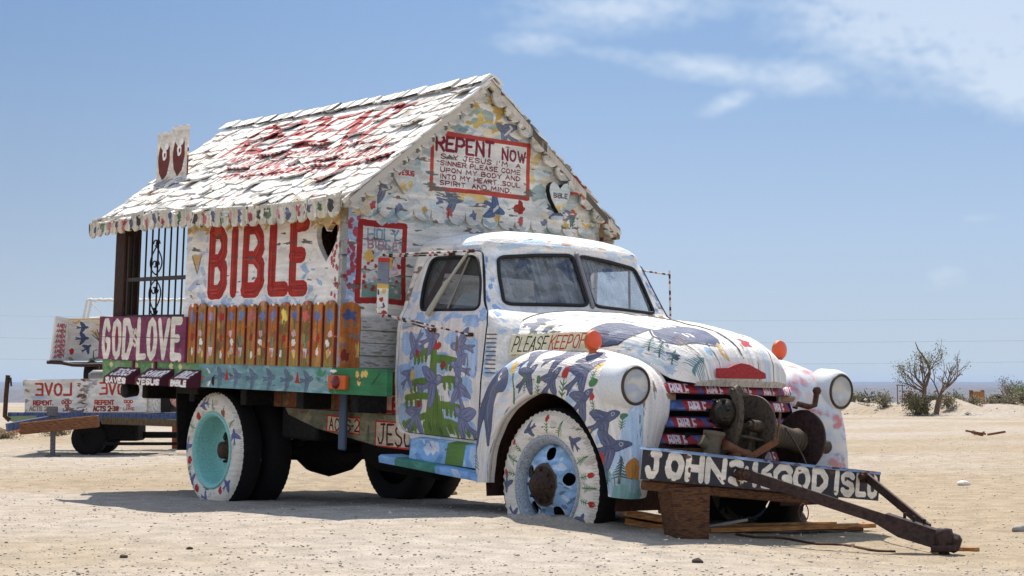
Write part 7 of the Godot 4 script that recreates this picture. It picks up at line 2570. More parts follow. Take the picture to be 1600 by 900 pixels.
# ---- mirrors on thin painted arms
func build_mirrors() -> void:
	var p := Pt.new(0.9, 0.1, 340, Color(0.82, 0.78, 0.72), 0, 0)
	for k in 26:
		p.rect(k * 0.035, 0, 0.016 + 0.01 * (k % 3), 0.1, [Color(0.62, 0.22, 0.2), Color(0.20, 0.17, 0.16), Color(0.875, 0.835, 0.775)][k % 3])
	var am := painted(weather(p.img, 0.12, 0.2, Color(0.25, 0.2, 0.18), true, 0.1, 41), 0.75, 0.2)
	for sg in [1.0, -1.0]:
		var mt := Vector3(-1.41, 1.41, 1.195 * sg)
		var mb := Vector3(-1.39, 1.02, 1.195 * sg)
		var rods := [[mt, Vector3(-1.05, 1.455, 0.75 * sg)], [mt + Vector3(0, -0.012, 0), Vector3(-1.27, 1.44, 0.74 * sg)], [mb, Vector3(-0.87, 0.90, 0.875 * sg)], [mb, Vector3(-1.28, 0.93, 0.872 * sg)]]
		if sg < 0:
			rods = [[Vector3(-1.0, 1.405, -1.02), Vector3(-1.08, 1.43, -0.72)], [Vector3(-0.97, 1.01, -1.02), Vector3(-0.87, 0.90, -0.87)]]
			mt = Vector3(-1.0, 1.405, -1.02)
			mb = Vector3(-0.97, 1.01, -1.02)
		var m := MB.new()
		tube(m, [mb - Vector3(0, 0.02, 0), mt + Vector3(0, 0.03, 0)], 0.007, 8)
		var arm := obj("mirror_arm", m, am, T)
		for k in rods.size():
			m = MB.new()
			tube(m, [rods[k][0], rods[k][1]], 0.0062, 7)
			var b := m.u.size()
			for j in b:
				m.u[j] = Vector2(m.u[j].x / 0.9, 0.5)
			obj("rod", m, am, arm)
			m = MB.new()
			bbox(m, at(rods[k][1]), Vector3(0.07, 0.025, 0.02), 0.006)
			obj("rod_foot", m, M.rust, arm)
	# strut across the near window and the near mirror glass
	var m := MB.new()
	tube(m, [Vector3(-1.34, 1.03, 0.875), Vector3(-1.20, 1.25, 0.82), Vector3(-1.19, 1.265, 0.815), Vector3(-1.07, 1.44, 0.76)], [0.02, 0.019, 0.011, 0.011], 10)
	obj("window_strut", m, grainy([Color(0.62, 0.60, 0.53), Color(0.74, 0.73, 0.67)], 0.2, 0.04, 4, 1, 0.6, 0.2, 84), T)
	var q := Pt.new(0.2, 0.42, 340, Color(0.895, 0.875, 0.835), 0, 0)
	q.rect(0, 0.2, 0.2, 0.17, Color(0.48, 0.50, 0.54))
	q.rect(0, 0.19, 0.2, 0.03, YEL)
	q.rect(0, 0.36, 0.2, 0.03, RED)
	for k in 26:
		q.disc(Vector2(q.r.randf() * 0.2, q.r.randf() * 0.19), 0.015, 0.016, [RED, YEL, Color(0.35, 0.2, 0.35), WHITE][k % 4], 0.3)
	m = MB.new()
	bbox(m, at(Vector3(-1.395, 1.21, 1.20), 0, 1.25), Vector3(0.075, 0.38, 0.03), 0.008)
	fix_uv(m, Rect2(-0.1, -0.21, 0.2, 0.42))
	obj("mirror", m, painted(weather(q.img, 0.1, 0.15, Color(0.3, 0.25, 0.22), true, 0.08, 42), 0.6, 0.2), T)


# ---------------------------------------------------------------- the painted trailer behind
func build_trailer() -> void:
	var G := -0.0
	var Z := -21.7
	var t := thing("trailer", "low trailer with a white painted box lettered LOVE and REPENT standing behind the truck", "trailer", Vector3(-5.3, 0, Z))
	# local: x right, y up, z towards the viewer; origin on the ground under the middle of the box
	var p := Pt.new(2.1, 0.48, 240, Color(0.86, 0.84, 0.80), -0.95, 0.50)
	p.daub(-0.95, 0.5, 2.1, 0.48, 110, 0.07, [Color(0.88, 0.86, 0.82), Color(0.80, 0.79, 0.76), Color(0.84, 0.80, 0.74)])
	p.daub(-0.95, 0.70, 2.1, 0.05, 30, 0.06, [Color(0.74, 0.78, 0.82), Color(0.82, 0.80, 0.76)])
	var rd := Color(0.66, 0.25, 0.20)
	p.text(font, "LOVE", -0.77, 0.76, 0.48, 0.14, 0.027, rd, 0, 0.003, true)
	p.text(font, "LOVE", 0.05, 0.77, 0.45, 0.14, 0.027, rd, 0, 0.003, true)
	p.text(font, "REPENT.", -0.78, 0.635, 0.26, 0.05, 0.016, rd.darkened(0.1), 0, 0.002)
	p.text(font, "ACTS 2-38", -0.83, 0.56, 0.34, 0.05, 0.014, Color(0.62, 0.5, 0.42), 0, 0.002)
	p.text(font, "GOD", -0.42, 0.65, 0.13, 0.04, 0.014, rd.darkened(0.1), 0, 0.002)
	p.text(font, "IS", -0.38, 0.605, 0.06, 0.03, 0.012, rd.darkened(0.1), 0, 0.002)
	p.text(font, "LOVE", -0.40, 0.56, 0.14, 0.03, 0.012, rd.darkened(0.1), 0, 0.002)
	p.text(font, "REPENT", 0.0, 0.64, 0.25, 0.05, 0.016, rd, 0, 0.002)
	p.text(font, "ACTS 2-38", -0.02, 0.56, 0.33, 0.055, 0.017, rd.darkened(0.2), 0, 0.002)
	p.text(font, "GOD", 0.37, 0.66, 0.12, 0.035, 0.012, rd, 0, 0.002)
	p.text(font, "IS", 0.40, 0.615, 0.06, 0.03, 0.01, rd, 0, 0.002)
	p.text(font, "LOVE", 0.36, 0.57, 0.15, 0.03, 0.01, rd.lightened(0.1), 0, 0.002)
	p.daub(-0.23, 0.5, 0.14, 0.48, 36, 0.04, [Color(0.50, 0.24, 0.18), Color(0.56, 0.5, 0.46), Color(0.62, 0.58, 0.53), Color(0.45, 0.28, 0.22)])
	p.daub(-0.13, 0.76, 0.14, 0.2, 16, 0.04, [Color(0.62, 0.6, 0.58), Color(0.66, 0.66, 0.68)])
	p.daub(-0.95, 0.5, 0.1, 0.48, 12, 0.04, [Color(0.60, 0.56, 0.5), Color(0.68, 0.62, 0.54)])
	var pair := weather(p.img, 0.08, 0.14, Color(0.46, 0.42, 0.37), true, 0.08, 50)
	var m := MB.new()
	prism(m, PackedVector2Array([Vector2(-0.86, 0.53), Vector2(0.66, 0.545), Vector2(0.66, 0.98), Vector2(-0.92, 0.95)]), -0.03, 0.0, Transform3D(Basis.IDENTITY, Vector3(0, 0, 0.0)), Vector2(-0.95, 0.50), Vector2(2.1, 0.48))
	var box := obj("box", m, painted(pair, 0.8, 0.3), t)
	m = MB.new()
	for q in [[-0.90, 0.0, -0.88], [0.61, 0, 0.63]]:
		bbox(m, at(Vector3(q[0] + 0.02, 0.75, -0.60)), Vector3(0.03, 0.42, 1.14), 0.004)
	bbox(m, at(Vector3(-0.12, 0.75, -1.18)), Vector3(1.5, 0.42, 0.03), 0.004)
	bbox(m, at(Vector3(-0.12, 0.54, -0.6)), Vector3(1.5, 0.03, 1.14), 0.004)
	obj("box_side", m, M.white, box)
	# narrow white jamb, dark doorway and a painted drum end beside it
	m = MB.new()
	bbox(m, at(Vector3(0.745, 0.76, -0.05)), Vector3(0.14, 0.43, 0.03), 0.004)
	obj("jamb_board", m, M.white, t)
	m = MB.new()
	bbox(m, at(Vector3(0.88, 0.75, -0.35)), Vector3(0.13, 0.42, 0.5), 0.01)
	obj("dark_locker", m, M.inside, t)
	m = MB.new()
	lathe(m, [Vector2(0, 0.012), Vector2(0.14, 0.01), Vector2(0.16, -0.02), Vector2(0.16, -0.30)], Transform3D(Basis(Vector3.RIGHT, Vector3(0, 0, 1), Vector3(0, -1, 0)), Vector3(1.08, 0.74, -0.1)), 20)
	obj("drum", m, grainy([Color(0.66, 0.22, 0.17), Color(0.84, 0.80, 0.76), Color(0.74, 0.34, 0.27)], 0.4, 0.02, 3, 1, 0.7, 0.2, 91), t)
	# frame
	m = MB.new()
	bbox(m, at(Vector3(0.25, 0.475, -0.02), 0, 0, -0.01), Vector3(2.7, 0.11, 0.07), 0.01)
	bbox(m, at(Vector3(0.25, 0.475, -1.15)), Vector3(2.7, 0.11, 0.07), 0.01)
	for x in [-0.9, 0.2, 1.3]:
		bbox(m, at(Vector3(x, 0.475, -0.6)), Vector3(0.08, 0.1, 1.1), 0.01)
	var blue := grainy([Color(0.22, 0.27, 0.40), Color(0.31, 0.37, 0.52), Color(0.38, 0.42, 0.50), Color(0.26, 0.28, 0.36)], 0.5, 0.025, 4, 3, 0.7, 0.2, 92)
	var fr := obj("frame", m, blue, t)
	m = MB.new()
	beam(m, Vector3(-0.95, 0.36, 0.55), Vector3(-0.15, 0.52, 0.02), 0.06, 0.10, 0.006)
	obj("frame_arm", m, blue, fr)
	m = MB.new()
	beam(m, Vector3(0.15, 0.44, 0.25), Vector3(1.5, 0.39, 0.10), 0.06, 0.09, 0.006)
	obj("frame_arm", m, grainy([Color(0.30, 0.24, 0.17), Color(0.40, 0.34, 0.25)], 0.4, 0.03, 4, 4, 0.8, 0.2, 93), fr)
	m = MB.new()
	prism(m, PackedVector2Array([Vector2(-1.09, 0.49), Vector2(-0.72, 0.50), Vector2(-0.72, 0.33), Vector2(-0.80, 0.36), Vector2(-1.10, 0.445)]), -0.06, 0.0, at(Vector3(0, 0, 0.05)))
	obj("deck_edge", m, plain(Color(0.52, 0.57, 0.43), 0.8), t)
	m = MB.new()
	tube(m, [Vector3(-1.06, 0.44, 0.05), Vector3(-1.12, 0.49, 0.05), Vector3(-1.11, 0.75, 0.05), Vector3(-1.09, 1.01, 0.05)], 0.03, 8)
	tube(m, [Vector3(-1.09, 0.93, 0.05), Vector3(-1.05, 0.92, 0.07), Vector3(-1.05, 0.98, 0.07), Vector3(-1.04, 0.87, 0.07)], 0.012, 6)
	obj("stake", m, M.rust, t)
	# timber across the drawbar, jack post
	m = MB.new()
	beam(m, Vector3(-0.76, 0.345, 0.62), Vector3(0.20, 0.44, 0.60), 0.10, 0.15, 0.012)
	obj("timber", m, grainy([Color(0.32, 0.20, 0.13), Color(0.46, 0.30, 0.19), Color(0.54, 0.36, 0.23)], 0.3, 0.05, 4, -8, 0.85, 0.4, 94), t)
	m = MB.new()
	bbox(m, at(Vector3(-0.40, 0.31, 0.45)), Vector3(0.055, 0.62, 0.055), 0.006)
	bbox(m, at(Vector3(-0.41, 0.56, 0.46)), Vector3(0.12, 0.13, 0.09), 0.01)
	bbox(m, at(Vector3(-0.40, 0.01, 0.45)), Vector3(0.16, 0.02, 0.16), 0.004)
	obj("jack_post", m, grainy([Color(0.25, 0.26, 0.31), Color(0.40, 0.40, 0.42), Color(0.5, 0.46, 0.42)], 0.3, 0.03, 4, 1, 0.7, 0.2, 95), t)
	for s in [[-0.12, -0.25], [-0.12, -1.0]]:
		m = MB.new()
		lathe(m, [Vector2(0.08, 0.1), Vector2(0.15, 0.11), Vector2(0.20, 0.10), Vector2(0.22, 0.06), Vector2(0.222, 0.0), Vector2(0.22, -0.06), Vector2(0.20, -0.10), Vector2(0.08, -0.1)], Transform3D(Basis(Vector3.RIGHT, Vector3(0, 0, 1), Vector3(0, -1, 0)), Vector3(s[0], 0.205, s[1])), 24)
		var wh := obj("wheel", m, M.rubber, t)
		m = MB.new()
		lathe(m, [Vector2(0, 0.07), Vector2(0.1, 0.06), Vector2(0.14, 0.09)], Transform3D(Basis(Vector3.RIGHT, Vector3(0, 0, 1), Vector3(0, -1, 0)), Vector3(s[0], 0.205, s[1])), 20)
		obj("rim", m, M.dark, wh)
	m = MB.new()
	beam(m, Vector3(-0.1, 0.24, -0.6), Vector3(1.6, 0.24, -0.6), 0.08, 0.08)
	bbox(m, at(Vector3(0.15, 0.30, -0.5)), Vector3(0.7, 0.26, 0.5), 0.03)
	beam(m, Vector3(0.1, 0.14, -0.1), Vector3(1.7, 0.14, -0.1), 0.05, 0.04)
	obj("axle_beam", m, M.dark, t)
	# grey roll lying on the box
	m = MB.new()
	tube(m, [Vector3(-0.20, 1.0, -0.5), Vector3(-0.14, 1.0, -0.5), Vector3(0.02, 1.0, -0.5), Vector3(0.05, 1.0, -0.5)], [0.04, 0.085, 0.085, 0.05], 14)
	tag(obj("steel_drum", m, grainy([Color(0.36, 0.36, 0.37), Color(0.55, 0.54, 0.52)], 0.3, 0.03, 3, 1, 0.6, 0.2, 96, 0.2), self), "small grey steel drum lying on top of the white trailer box", "drum").position = Vector3(-5.3, 0, Z)
	# open-fronted painted stage above it, on red posts
	var u := thing("painted_stall", "white open box on posts painted with blue birds beside the maroon sign", "stall", Vector3(-5.6, 0, -24.0))
	var q := Pt.new(2.0, 0.7, 240, Color(0.80, 0.78, 0.74), -0.8, 1.2)
	q.daub(-0.8, 1.2, 2.0, 0.7, 90, 0.08, [Color(0.83, 0.81, 0.77), Color(0.76, 0.74, 0.71), Color(0.80, 0.77, 0.71)])
	q.rect(-0.8, 1.82, 2.0, 0.1, Color(0.82, 0.66, 0.36))
	q.daub(-0.8, 1.78, 2.0, 0.08, 30, 0.05, [Color(0.84, 0.68, 0.36), Color(0.76, 0.6, 0.34)], 0.4)
	for b in [[-0.50, 1.71, 0.19, 0.0], [-0.50, 1.555, 0.21, 0.0], [-0.44, 1.42, 0.18, 0.6]]:
		q.bird(Vector2(b[0], b[1]), b[2], b[3], Color(0.26, 0.30, 0.42), false, false)
	q.disc(Vector2(-0.66, 1.37), 0.035, 0.045, RED, 0.2)
	for k in 26:
		q.seg(Vector2(-0.24, 1.5), Vector2(-0.24 + q.r.randf_range(-0.15, 0.15), 1.5 + q.r.randf_range(0.05, 0.2)), 0.02, 0.01, [Color(0.40, 0.45, 0.34), Color(0.3, 0.34, 0.27), YEL][k % 3])
	q.daub(-0.32, 1.68, 0.3, 0.08, 10, 0.04, [YEL, Color(0.85, 0.6, 0.3)])
	q.text(font, "LOVE", -0.37, 1.275, 0.55, 0.10, 0.012, Color(0.22, 0.2, 0.2), 0, 0.003)
	q.text(font, "JESUS", 0.3, 1.275, 0.6, 0.10, 0.012, Color(0.22, 0.2, 0.2), 0, 0.003)
	q.daub(-0.8, 1.2, 1.6, 0.06, 26, 0.05, [Color(0.45, 0.47, 0.36), Color(0.56, 0.54, 0.45)], 0.5)
	var pr := weather(q.img, 0.08, 0.12, Color(0.46, 0.42, 0.37), true, 0.08, 52)
	m = MB.new()
	prism(m, PackedVector2Array([Vector2(-0.74, 1.24), Vector2(0.95, 1.24), Vector2(0.95, 1.84), Vector2(-0.70, 1.84)]), -0.03, 0.0, at(Vector3(0, 0, -0.25)), Vector2(-0.8, 1.2), Vector2(2.0, 0.7))
	obj("back_panel", m, painted(pr, 0.8, 0.3), u)
	var sp := Pt.new(0.4, 0.66, 240, Color(0.86, 0.84, 0.81), 0, 0)
	for k in 7:
		sp.text(font, "AMEN", 0.05, 0.06 + k * 0.075, 0.28, 0.05, 0.02, Color(0.66, 0.3, 0.32), 0.3, 0.004)
	m = MB.new()
	var qa := Vector3(-0.85, 1.22, 0.12)
	var qb := Vector3(-0.74, 1.24, -0.25)
	m.quad(qa, qb, qb + Vector3(0.04, 0.6, 0), qa + Vector3(0.07, 0.64, 0), Vector2(0, 1), Vector2(1, 1), Vector2(1, 0), Vector2(0, 0))
	m.quad(qa - Vector3(0.025, 0, 0), qb - Vector3(0.025, 0, 0), qb + Vector3(0.015, 0.6, 0), qa + Vector3(0.045, 0.64, 0), Vector2(0, 1), Vector2(1, 1), Vector2(1, 0), Vector2(0, 0))
	m.quad(qa, qa - Vector3(0.025, 0, 0), qa + Vector3(0.045, 0.64, 0), qa + Vector3(0.07, 0.64, 0))
	obj("side_panel", m, painted(weather(sp.img, 0.08, 0.08), 0.8, 0.2), u)
	m = MB.new()
	var sd := []
	for k in 11:
		sd.append(Vector3(-0.90 + 0.18 * k, 1.215 - 0.05 * sin(PI * minf(1, k / 5.0) * 0.5) + 0.012 * sin(k * 2.0), 0.14))
	tube(m, sd, 0.028, 7)
	bbox(m, at(Vector3(0.05, 1.20, -0.06)), Vector3(1.75, 0.03, 0.40), 0.006)
	obj("sill", m, M.bar, u)
	for x in [-0.13, 0.9]:
		m = MB.new()
		bbox(m, at(Vector3(x, 0.6, -0.1)), Vector3(0.16, 1.2, 0.12), 0.01)
		obj("post", m, grainy([Color(0.42, 0.20, 0.13), Color(0.56, 0.28, 0.18), Color(0.36, 0.2, 0.15)], 0.4, 0.03, 4, -4, 0.8, 0.2, 97), u)
	m = MB.new()
	lathe(m, [Vector2(0.1, 0.07), Vector2(0.2, 0.07), Vector2(0.23, 0), Vector2(0.2, -0.07), Vector2(0.1, -0.07), Vector2(0.1, 0.07)], Transform3D(Basis(Vector3(0, 0, 1), Vector3(1, 0, 0), Vector3(0, 1, 0)), Vector3(-0.33, 1.02, -0.1)), 24)
	obj("spare_tyre", m, M.rubber, u)
	# lumpy white pipe frame on top
	var lump := plain(Color(0.88, 0.865, 0.83), 0.85)
	var f := thing("pipe_frame", "lumpy white plastered pipe frame rising behind the painted stall", "frame", Vector3(-5.5, 1.84, -24.15))
	for x in [-0.55, 0.80]:
		m = MB.new()
		for dx in [-0.03, 0.03]:
			var rr := []
			var pp := []
			for k in 10:
				pp.append(Vector3(x + dx + 0.05 * (k / 9.0), 0.26 * k / 9.0, -0.03))
				rr.append(0.015 + 0.008 * (k % 2))
			tube(m, pp, rr, 7)
		obj("upright", m, lump, f)
	m = MB.new()
	var rr := []
	var pp := []
	for k in 41:
		pp.append(Vector3(-0.52 + 1.40 * k / 40.0, 0.262 + 0.006 * sin(k * 1.7), -0.03))
		rr.append(0.016 + 0.011 * (k % 2))
	tube(m, pp, rr, 7)
	obj("top_rail", m, lump, f)
	m = MB.new()
	tube(m, [Vector3(-0.47, 0.22, -0.03), Vector3(-0.25, 0.0, -0.03)], 0.007, 5)
	tube(m, [Vector3(-0.52, 0.0, -0.03), Vector3(-0.1, 0.02, -0.03), Vector3(0.85, 0.0, -0.03)], 0.018, 6)
	obj("brace", m, lump, f)


# ---------------------------------------------------------------- far side of the flat
func branch(wood: MB, tips: Array, a: Vector3, dir: Vector3, len: float, r: float, depth: int, droop := 0.1) -> void:
	var pts := [a]
	var p := a
	var d := dir
	var n := 4
	for k in n:
		d = (d + Vector3(rng.randf_range(-0.28, 0.28), rng.randf_range(-0.1, 0.25) - droop * 0.2, rng.randf_range(-0.28, 0.28))).normalized()
		p += d * len / n
		pts.append(p)
		if depth <= 1:
			tips.append(p)
	var rad := []
	for k in n + 1:
		rad.append(lerpf(r, r * 0.55, k / float(n)))
	tube(wood, pts, rad, 5, false)
	if depth > 0:
		for k in 2 + rng.randi() % 2:
			var nd := (d + Vector3(rng.randf_range(-0.9, 0.9), rng.randf_range(-0.25, 0.5), rng.randf_range(-0.9, 0.9))).normalized()
			branch(wood, tips, pts[2 + rng.randi() % 3], nd, len * rng.randf_range(0.55, 0.8), r * 0.55, depth - 1, droop)


func leaves(m: MB, at_: Vector3, spread: float, n: int, size: float, cols: Array) -> void:
	for k in n:
		var p := at_ + Vector3(rng.randfn(), rng.randfn() * 0.8, rng.randfn()) * spread
		var b := Basis.from_euler(Vector3(rng.randf() * TAU, rng.randf() * TAU, 0)) * (size * rng.randf_range(0.6, 1.4))
		var c: Color = cols[rng.randi() % cols.size()]
		m.col = c * rng.randf_range(0.75, 1.2)
		var i := m.vert(p)
		m.vert(p + b * Vector3(0.35, 0.5, 0.05))
		m.vert(p + b * Vector3(0, 1.0, 0))
		m.vert(p + b * Vector3(-0.35, 0.5, 0.05))
		m.tri(i, i + 1, i + 2)
		m.tri(i, i + 2, i + 3)


func bush(called: String, label: String, cat: String, p: Vector3, w: float, h: float, n: int, size: float, cols: Array, group := "") -> Node3D:
	var t := thing(called, label, cat, p, 0, group)
	var wood := MB.new()
	var lf := MB.new()
	for k in n:
		var a := rng.randf() * TAU
		var tips := []
		branch(wood, tips, Vector3(cos(a), 0, sin(a)) * w * 0.08, Vector3(cos(a) * rng.randf() * 0.9 * w / h, 1.0, sin(a) * rng.randf() * 0.9 * w / h).normalized(), h * rng.randf_range(0.35, 0.55), 0.012 + h * 0.006, 1, 0.2)
		for q in tips:
			leaves(lf, q, size * 2.2, 7, size, cols)
	obj("stems", wood, M.twig, t)
	obj("foliage", lf, M.leaf, t)
	return t


func build_background() -> void:
	M.leaf = plain(Color(1, 1, 1), 0.85)
	M.leaf.vertex_color_use_as_albedo = true
	M.leaf.backlight_enabled = true
	M.leaf.backlight = Color(0.3, 0.3, 0.3)
	M.twig = grainy([Color(0.30, 0.23, 0.18), Color(0.44, 0.36, 0.29), Color(0.52, 0.44, 0.36)], 0.5, 0.03, 4, 1, 0.9, 0.2, 98)
	var g := func(u: float, d: float) -> Vector3:
		var x := (u - 800.0) / 2665.0 * d
		return Vector3(x, ground_h(x, -d) - 0.02, -d)
	# sparse half-dead tree on the bank
	var t := thing("desert_tree", "sparse half dead desert tree with one long bare branch standing above the dark bush", "tree", g.call(1448, 56.0))
	t.position.y = -0.02
	var wood := MB.new()
	var lf := MB.new()
	var tips := []
	tube(wood, [Vector3(-0.05, 0, 0), Vector3(-0.06, 0.35, 0), Vector3(-0.12, 0.7, 0.05), Vector3(-0.08, 1.05, 0.05)], [0.09, 0.08, 0.065, 0.05], 8)
	tube(wood, [Vector3(0.25, 0, 0), Vector3(0.36, 0.5, 0), Vector3(0.45, 0.75, 0)], [0.10, 0.09, 0.06], 8)
	tube(wood, [Vector3(-0.06, 1.0, 0.05), Vector3(0.08, 1.4, 0), Vector3(0.07, 1.65, 0), Vector3(-0.1, 1.95, 0), Vector3(-0.28, 2.2, 0), Vector3(-0.38, 2.45, 0)], [0.05, 0.045, 0.04, 0.03, 0.022, 0.012], 6)
	for k in 9:
		branch(wood, tips, Vector3(-0.10, 0.75 + 0.06 * k, 0.05), Vector3(-1.5 + 0.24 * k, 0.62, rng.randf_range(-0.6, 0.6)).normalized(), 0.66, 0.03, 2)
	var bare := []
	for k in 6:
		branch(wood, bare, Vector3(0.40 + 0.01 * k, 0.65 + 0.04 * k, 0), Vector3(0.0 + 0.26 * k, 0.8, rng.randf_range(-0.5, 0.5)).normalized(), 0.7, 0.03, 2)
	for q in tips:
		if rng.randf() < 0.85:
			leaves(lf, q, 0.09, 6, 0.05, [Color(0.19, 0.20, 0.11), Color(0.25, 0.25, 0.15), Color(0.16, 0.165, 0.09)])
	for q in bare:
		if rng.randf() < 0.22:
			leaves(lf, q, 0.07, 4, 0.05, [Color(0.22, 0.22, 0.14), Color(0.17, 0.17, 0.11)])
	obj("trunk", wood, M.twig, t)
	obj("crown", lf, M.leaf, t)
	var dark := [Color(0.10, 0.105, 0.045), Color(0.15, 0.15, 0.06), Color(0.19, 0.14, 0.06), Color(0.075, 0.08, 0.038)]
	var dry := [Color(0.23, 0.20, 0.12), Color(0.17, 0.165, 0.09), Color(0.28, 0.23, 0.15)]
	var b := bush("creosote_bush", "dark dense creosote bush at the foot of the sparse tree", "bush", g.call(1432, 55.2), 0.62, 0.95, 18, 0.065, dark)
	b.position.y = 0.0
	bush("creosote_bush", "rusty topped bush just left of the sparse tree trunk", "bush", g.call(1421, 56.5) + Vector3(0, 0.2, 0), 0.35, 0.75, 10, 0.06, [Color(0.22, 0.11, 0.05), Color(0.17, 0.11, 0.05), Color(0.11, 0.1, 0.05)])
	var low := [[1382, 60.0, 0.5, 0.5, dry], [1352, 60.5, 0.35, 0.3, dry], [1480, 57.0, 0.4, 0.55, dry], [1500, 60.0, 0.5, 0.42, dry], [1548, 59.0, 0.6, 0.5, dry], [1575, 58.0, 0.7, 0.55, dry], [1598, 59.0, 0.6, 0.5, dry], [1330, 61.0, 0.3, 0.25, dry], [1520, 58.0, 0.4, 0.3, dry]]
	var said := ["dry scrub on the bank a little left of the dark creosote bush", "small dry tuft between the far fender and the dark bush", "pale scrub at the right foot of the sparse tree", "dry scrub between the sparse tree and the orange crate", "wide dry scrub just right of the orange crate", "tall dry scrub in front of the pale wispy tree", "dry scrub cut by the right edge of the photo", "smallest dry tuft, next to the headlight of the truck", "low scrub directly in front of the orange crate"]
	for k in low.size():
		var q: Array = low[k]
		bush("dry_scrub", said[k], "scrub", g.call(q[0], q[1]), q[2], q[3], 9, 0.055, q[4], "dry scrub along the bank")
	# clods and broken earth on the spoil bank
	var cm := MB.new()
	for k in 700:
		var x := rng.randf_range(8.5, 21)
		var d := 60 + 3 * sin(x * 0.23) + rng.randfn() * 2.2
		var s := 0.02 + 0.09 * pow(rng.randf(), 4.0)
		var v := rng.randf_range(0.5, 1.1)
		cm.col = Color(0.30, 0.23, 0.16) * v if rng.randf() < 0.6 else Color(0.5, 0.43, 0.34) * v
		var c := Vector3(x, ground_h(x, -d), -d)
		var ps := []
		for j in 6:
			ps.append(c + Vector3([1, -1, 0, 0, 0, 0][j], [0, 0, 0.7, -0.7, 0, 0][j], [0, 0, 0, 0, 1, -1][j]) * s * rng.randf_range(0.6, 1.4))
		for f in [[0, 2, 4], [4, 2, 1], [1, 2, 5], [5, 2, 0], [0, 4, 3], [4, 1, 3], [1, 5, 3], [5, 0, 3]]:
			var nb := cm.v.size()
			for j in f:
				cm.vert(ps[j])
			cm.tri(nb, nb + 1, nb + 2)
	var vm := plain(Color(1, 1, 1), 0.95)
	vm.vertex_color_use_as_albedo = true
	tag(obj("clods", cm, vm), "broken clods of earth strewn over the sandy bank", "clods", "", "stuff")
	bush("thorn_tree", "pale grey wispy tree at the right edge of the photo", "tree", g.call(1584, 72.0) + Vector3(0, 0.1, 0), 0.75, 1.75, 20, 0.06, [Color(0.24, 0.22, 0.16), Color(0.19, 0.185, 0.12)])
	bush("green_bush", "bright green bush at the far right edge", "bush", g.call(1601, 70.0) + Vector3(0, 0.3, 0), 0.6, 1.0, 16, 0.07, [Color(0.11, 0.16, 0.045), Color(0.15, 0.20, 0.06)])
	var fars := ["far shrub seen just left of the thin post stand", "far dark shrub nearest the post stand, the bigger one", "far low shrub seen past the headlight of the truck", "far shrub seen through the trunks of the sparse tree", "far shrub seen between the sparse tree and the crate"]
	var fi := -1
	for q in [[1345, 118, 1.2, 0.45], [1372, 121, 1.4, 0.55], [1310, 124, 1.0, 0.35], [1465, 122, 1.2, 0.5], [1490, 119, 1.3, 0.5]]:
		fi += 1
		bush("far_shrub", fars[fi], "shrub", g.call(q[0], q[1]), q[2], q[3], 12, 0.14, [Color(0.12, 0.115, 0.06), Color(0.15, 0.13, 0.07), Color(0.10, 0.11, 0.05)], "shrubs on the far rim")
	# leaning dead stake by the right tree
	var m := MB.new()
	tube(m, [Vector3(0.25, 0, 0), Vector3(0.0, 0.5, 0), Vector3(-0.22, 0.95, 0.0)], [0.05, 0.035, 0.015], 6)
	var st := obj("dead_branch", m, M.twig)
	st.position = g.call(1570, 70.0)
	tag(st, "bare dead branch leaning left of the pale tree", "branch")
	# weathered orange crate
	t = thing("wooden_crate", "weathered orange plank crate standing on the bank right of the sparse tree", "crate", Vector3((1525 - 800.0) / 2665 * 64, 0.36, -64.0), 0.2)
	for k in 5:
		m = MB.new()
		bbox(m, at(Vector3(-0.18 + 0.09 * k, 0.24, 0.12)), Vector3(0.08, 0.42 + 0.02 * (k % 2), 0.02), 0.003)
		obj("plank", m, M.plank, t)
	m = MB.new()
	for x in [-0.23, 0.23]:
		bbox(m, at(Vector3(x, 0.24, 0.0)), Vector3(0.03, 0.52, 0.26), 0.004)
	bbox(m, at(Vector3(0, 0.06, 0)), Vector3(0.46, 0.03, 0.22), 0.004)
	bbox(m, at(Vector3(0, 0.24, -0.12)), Vector3(0.46, 0.42, 0.02), 0.004)
	obj("frame", m, M.wood, t)
	# black tyre half buried
	m = MB.new()
	lathe(m, [Vector2(0.14, 0.09), Vector2(0.27, 0.09), Vector2(0.32, 0.0), Vector2(0.27, -0.09), Vector2(0.14, -0.09), Vector2(0.14, 0.09)], at(Vector3.ZERO, 0.5, 0.3, 0.2), 22)
	var ty := obj("old_tyre", m, M.rubber)
	ty.position = Vector3((1558 - 800.0) / 2665 * 62, 0.50, -62.0)
	tag(ty, "old black tyre lying on the bank near the orange crate", "tyre")
	# gate-like stand of two posts far off
	t = thing("post_stand", "two thin posts with a crossbar far behind the sparse tree", "post", Vector3((1405 - 800.0) / 2665 * 118, -0.2, -118.0))
	for x in [-0.17, 0.17]:
		m = MB.new()
		bbox(m, at(Vector3(x, 0.75, 0)), Vector3(0.06, 1.5, 0.06), 0.004)
		obj("post", m, M.twig, t)
	m = MB.new()
	bbox(m, at(Vector3(0, 1.45, 0)), Vector3(0.5, 0.06, 0.07), 0.004)
	obj("crossbar", m, M.twig, t)
	# power line far across the flat: poles stand outside the picture
	t = thing("power_line", "thin power line wires crossing the pale sky above the horizon", "power line", Vector3(0, 0, -240))
	var wm := plain(Color(0.30, 0.31, 0.33), 0.7)
	for x in [-120.0, 150.0]:
		m = MB.new()
		tube(m, [Vector3(x, -9, 0), Vector3(x, 13.0, 0)], [0.25, 0.16], 8)
		for y in [6.2, 9.2, 12.3]:
			bbox(m, at(Vector3(x, y, 0)), Vector3(0.2, 0.18, 3.0), 0.02)
		obj("pole", m, M.twig, t)
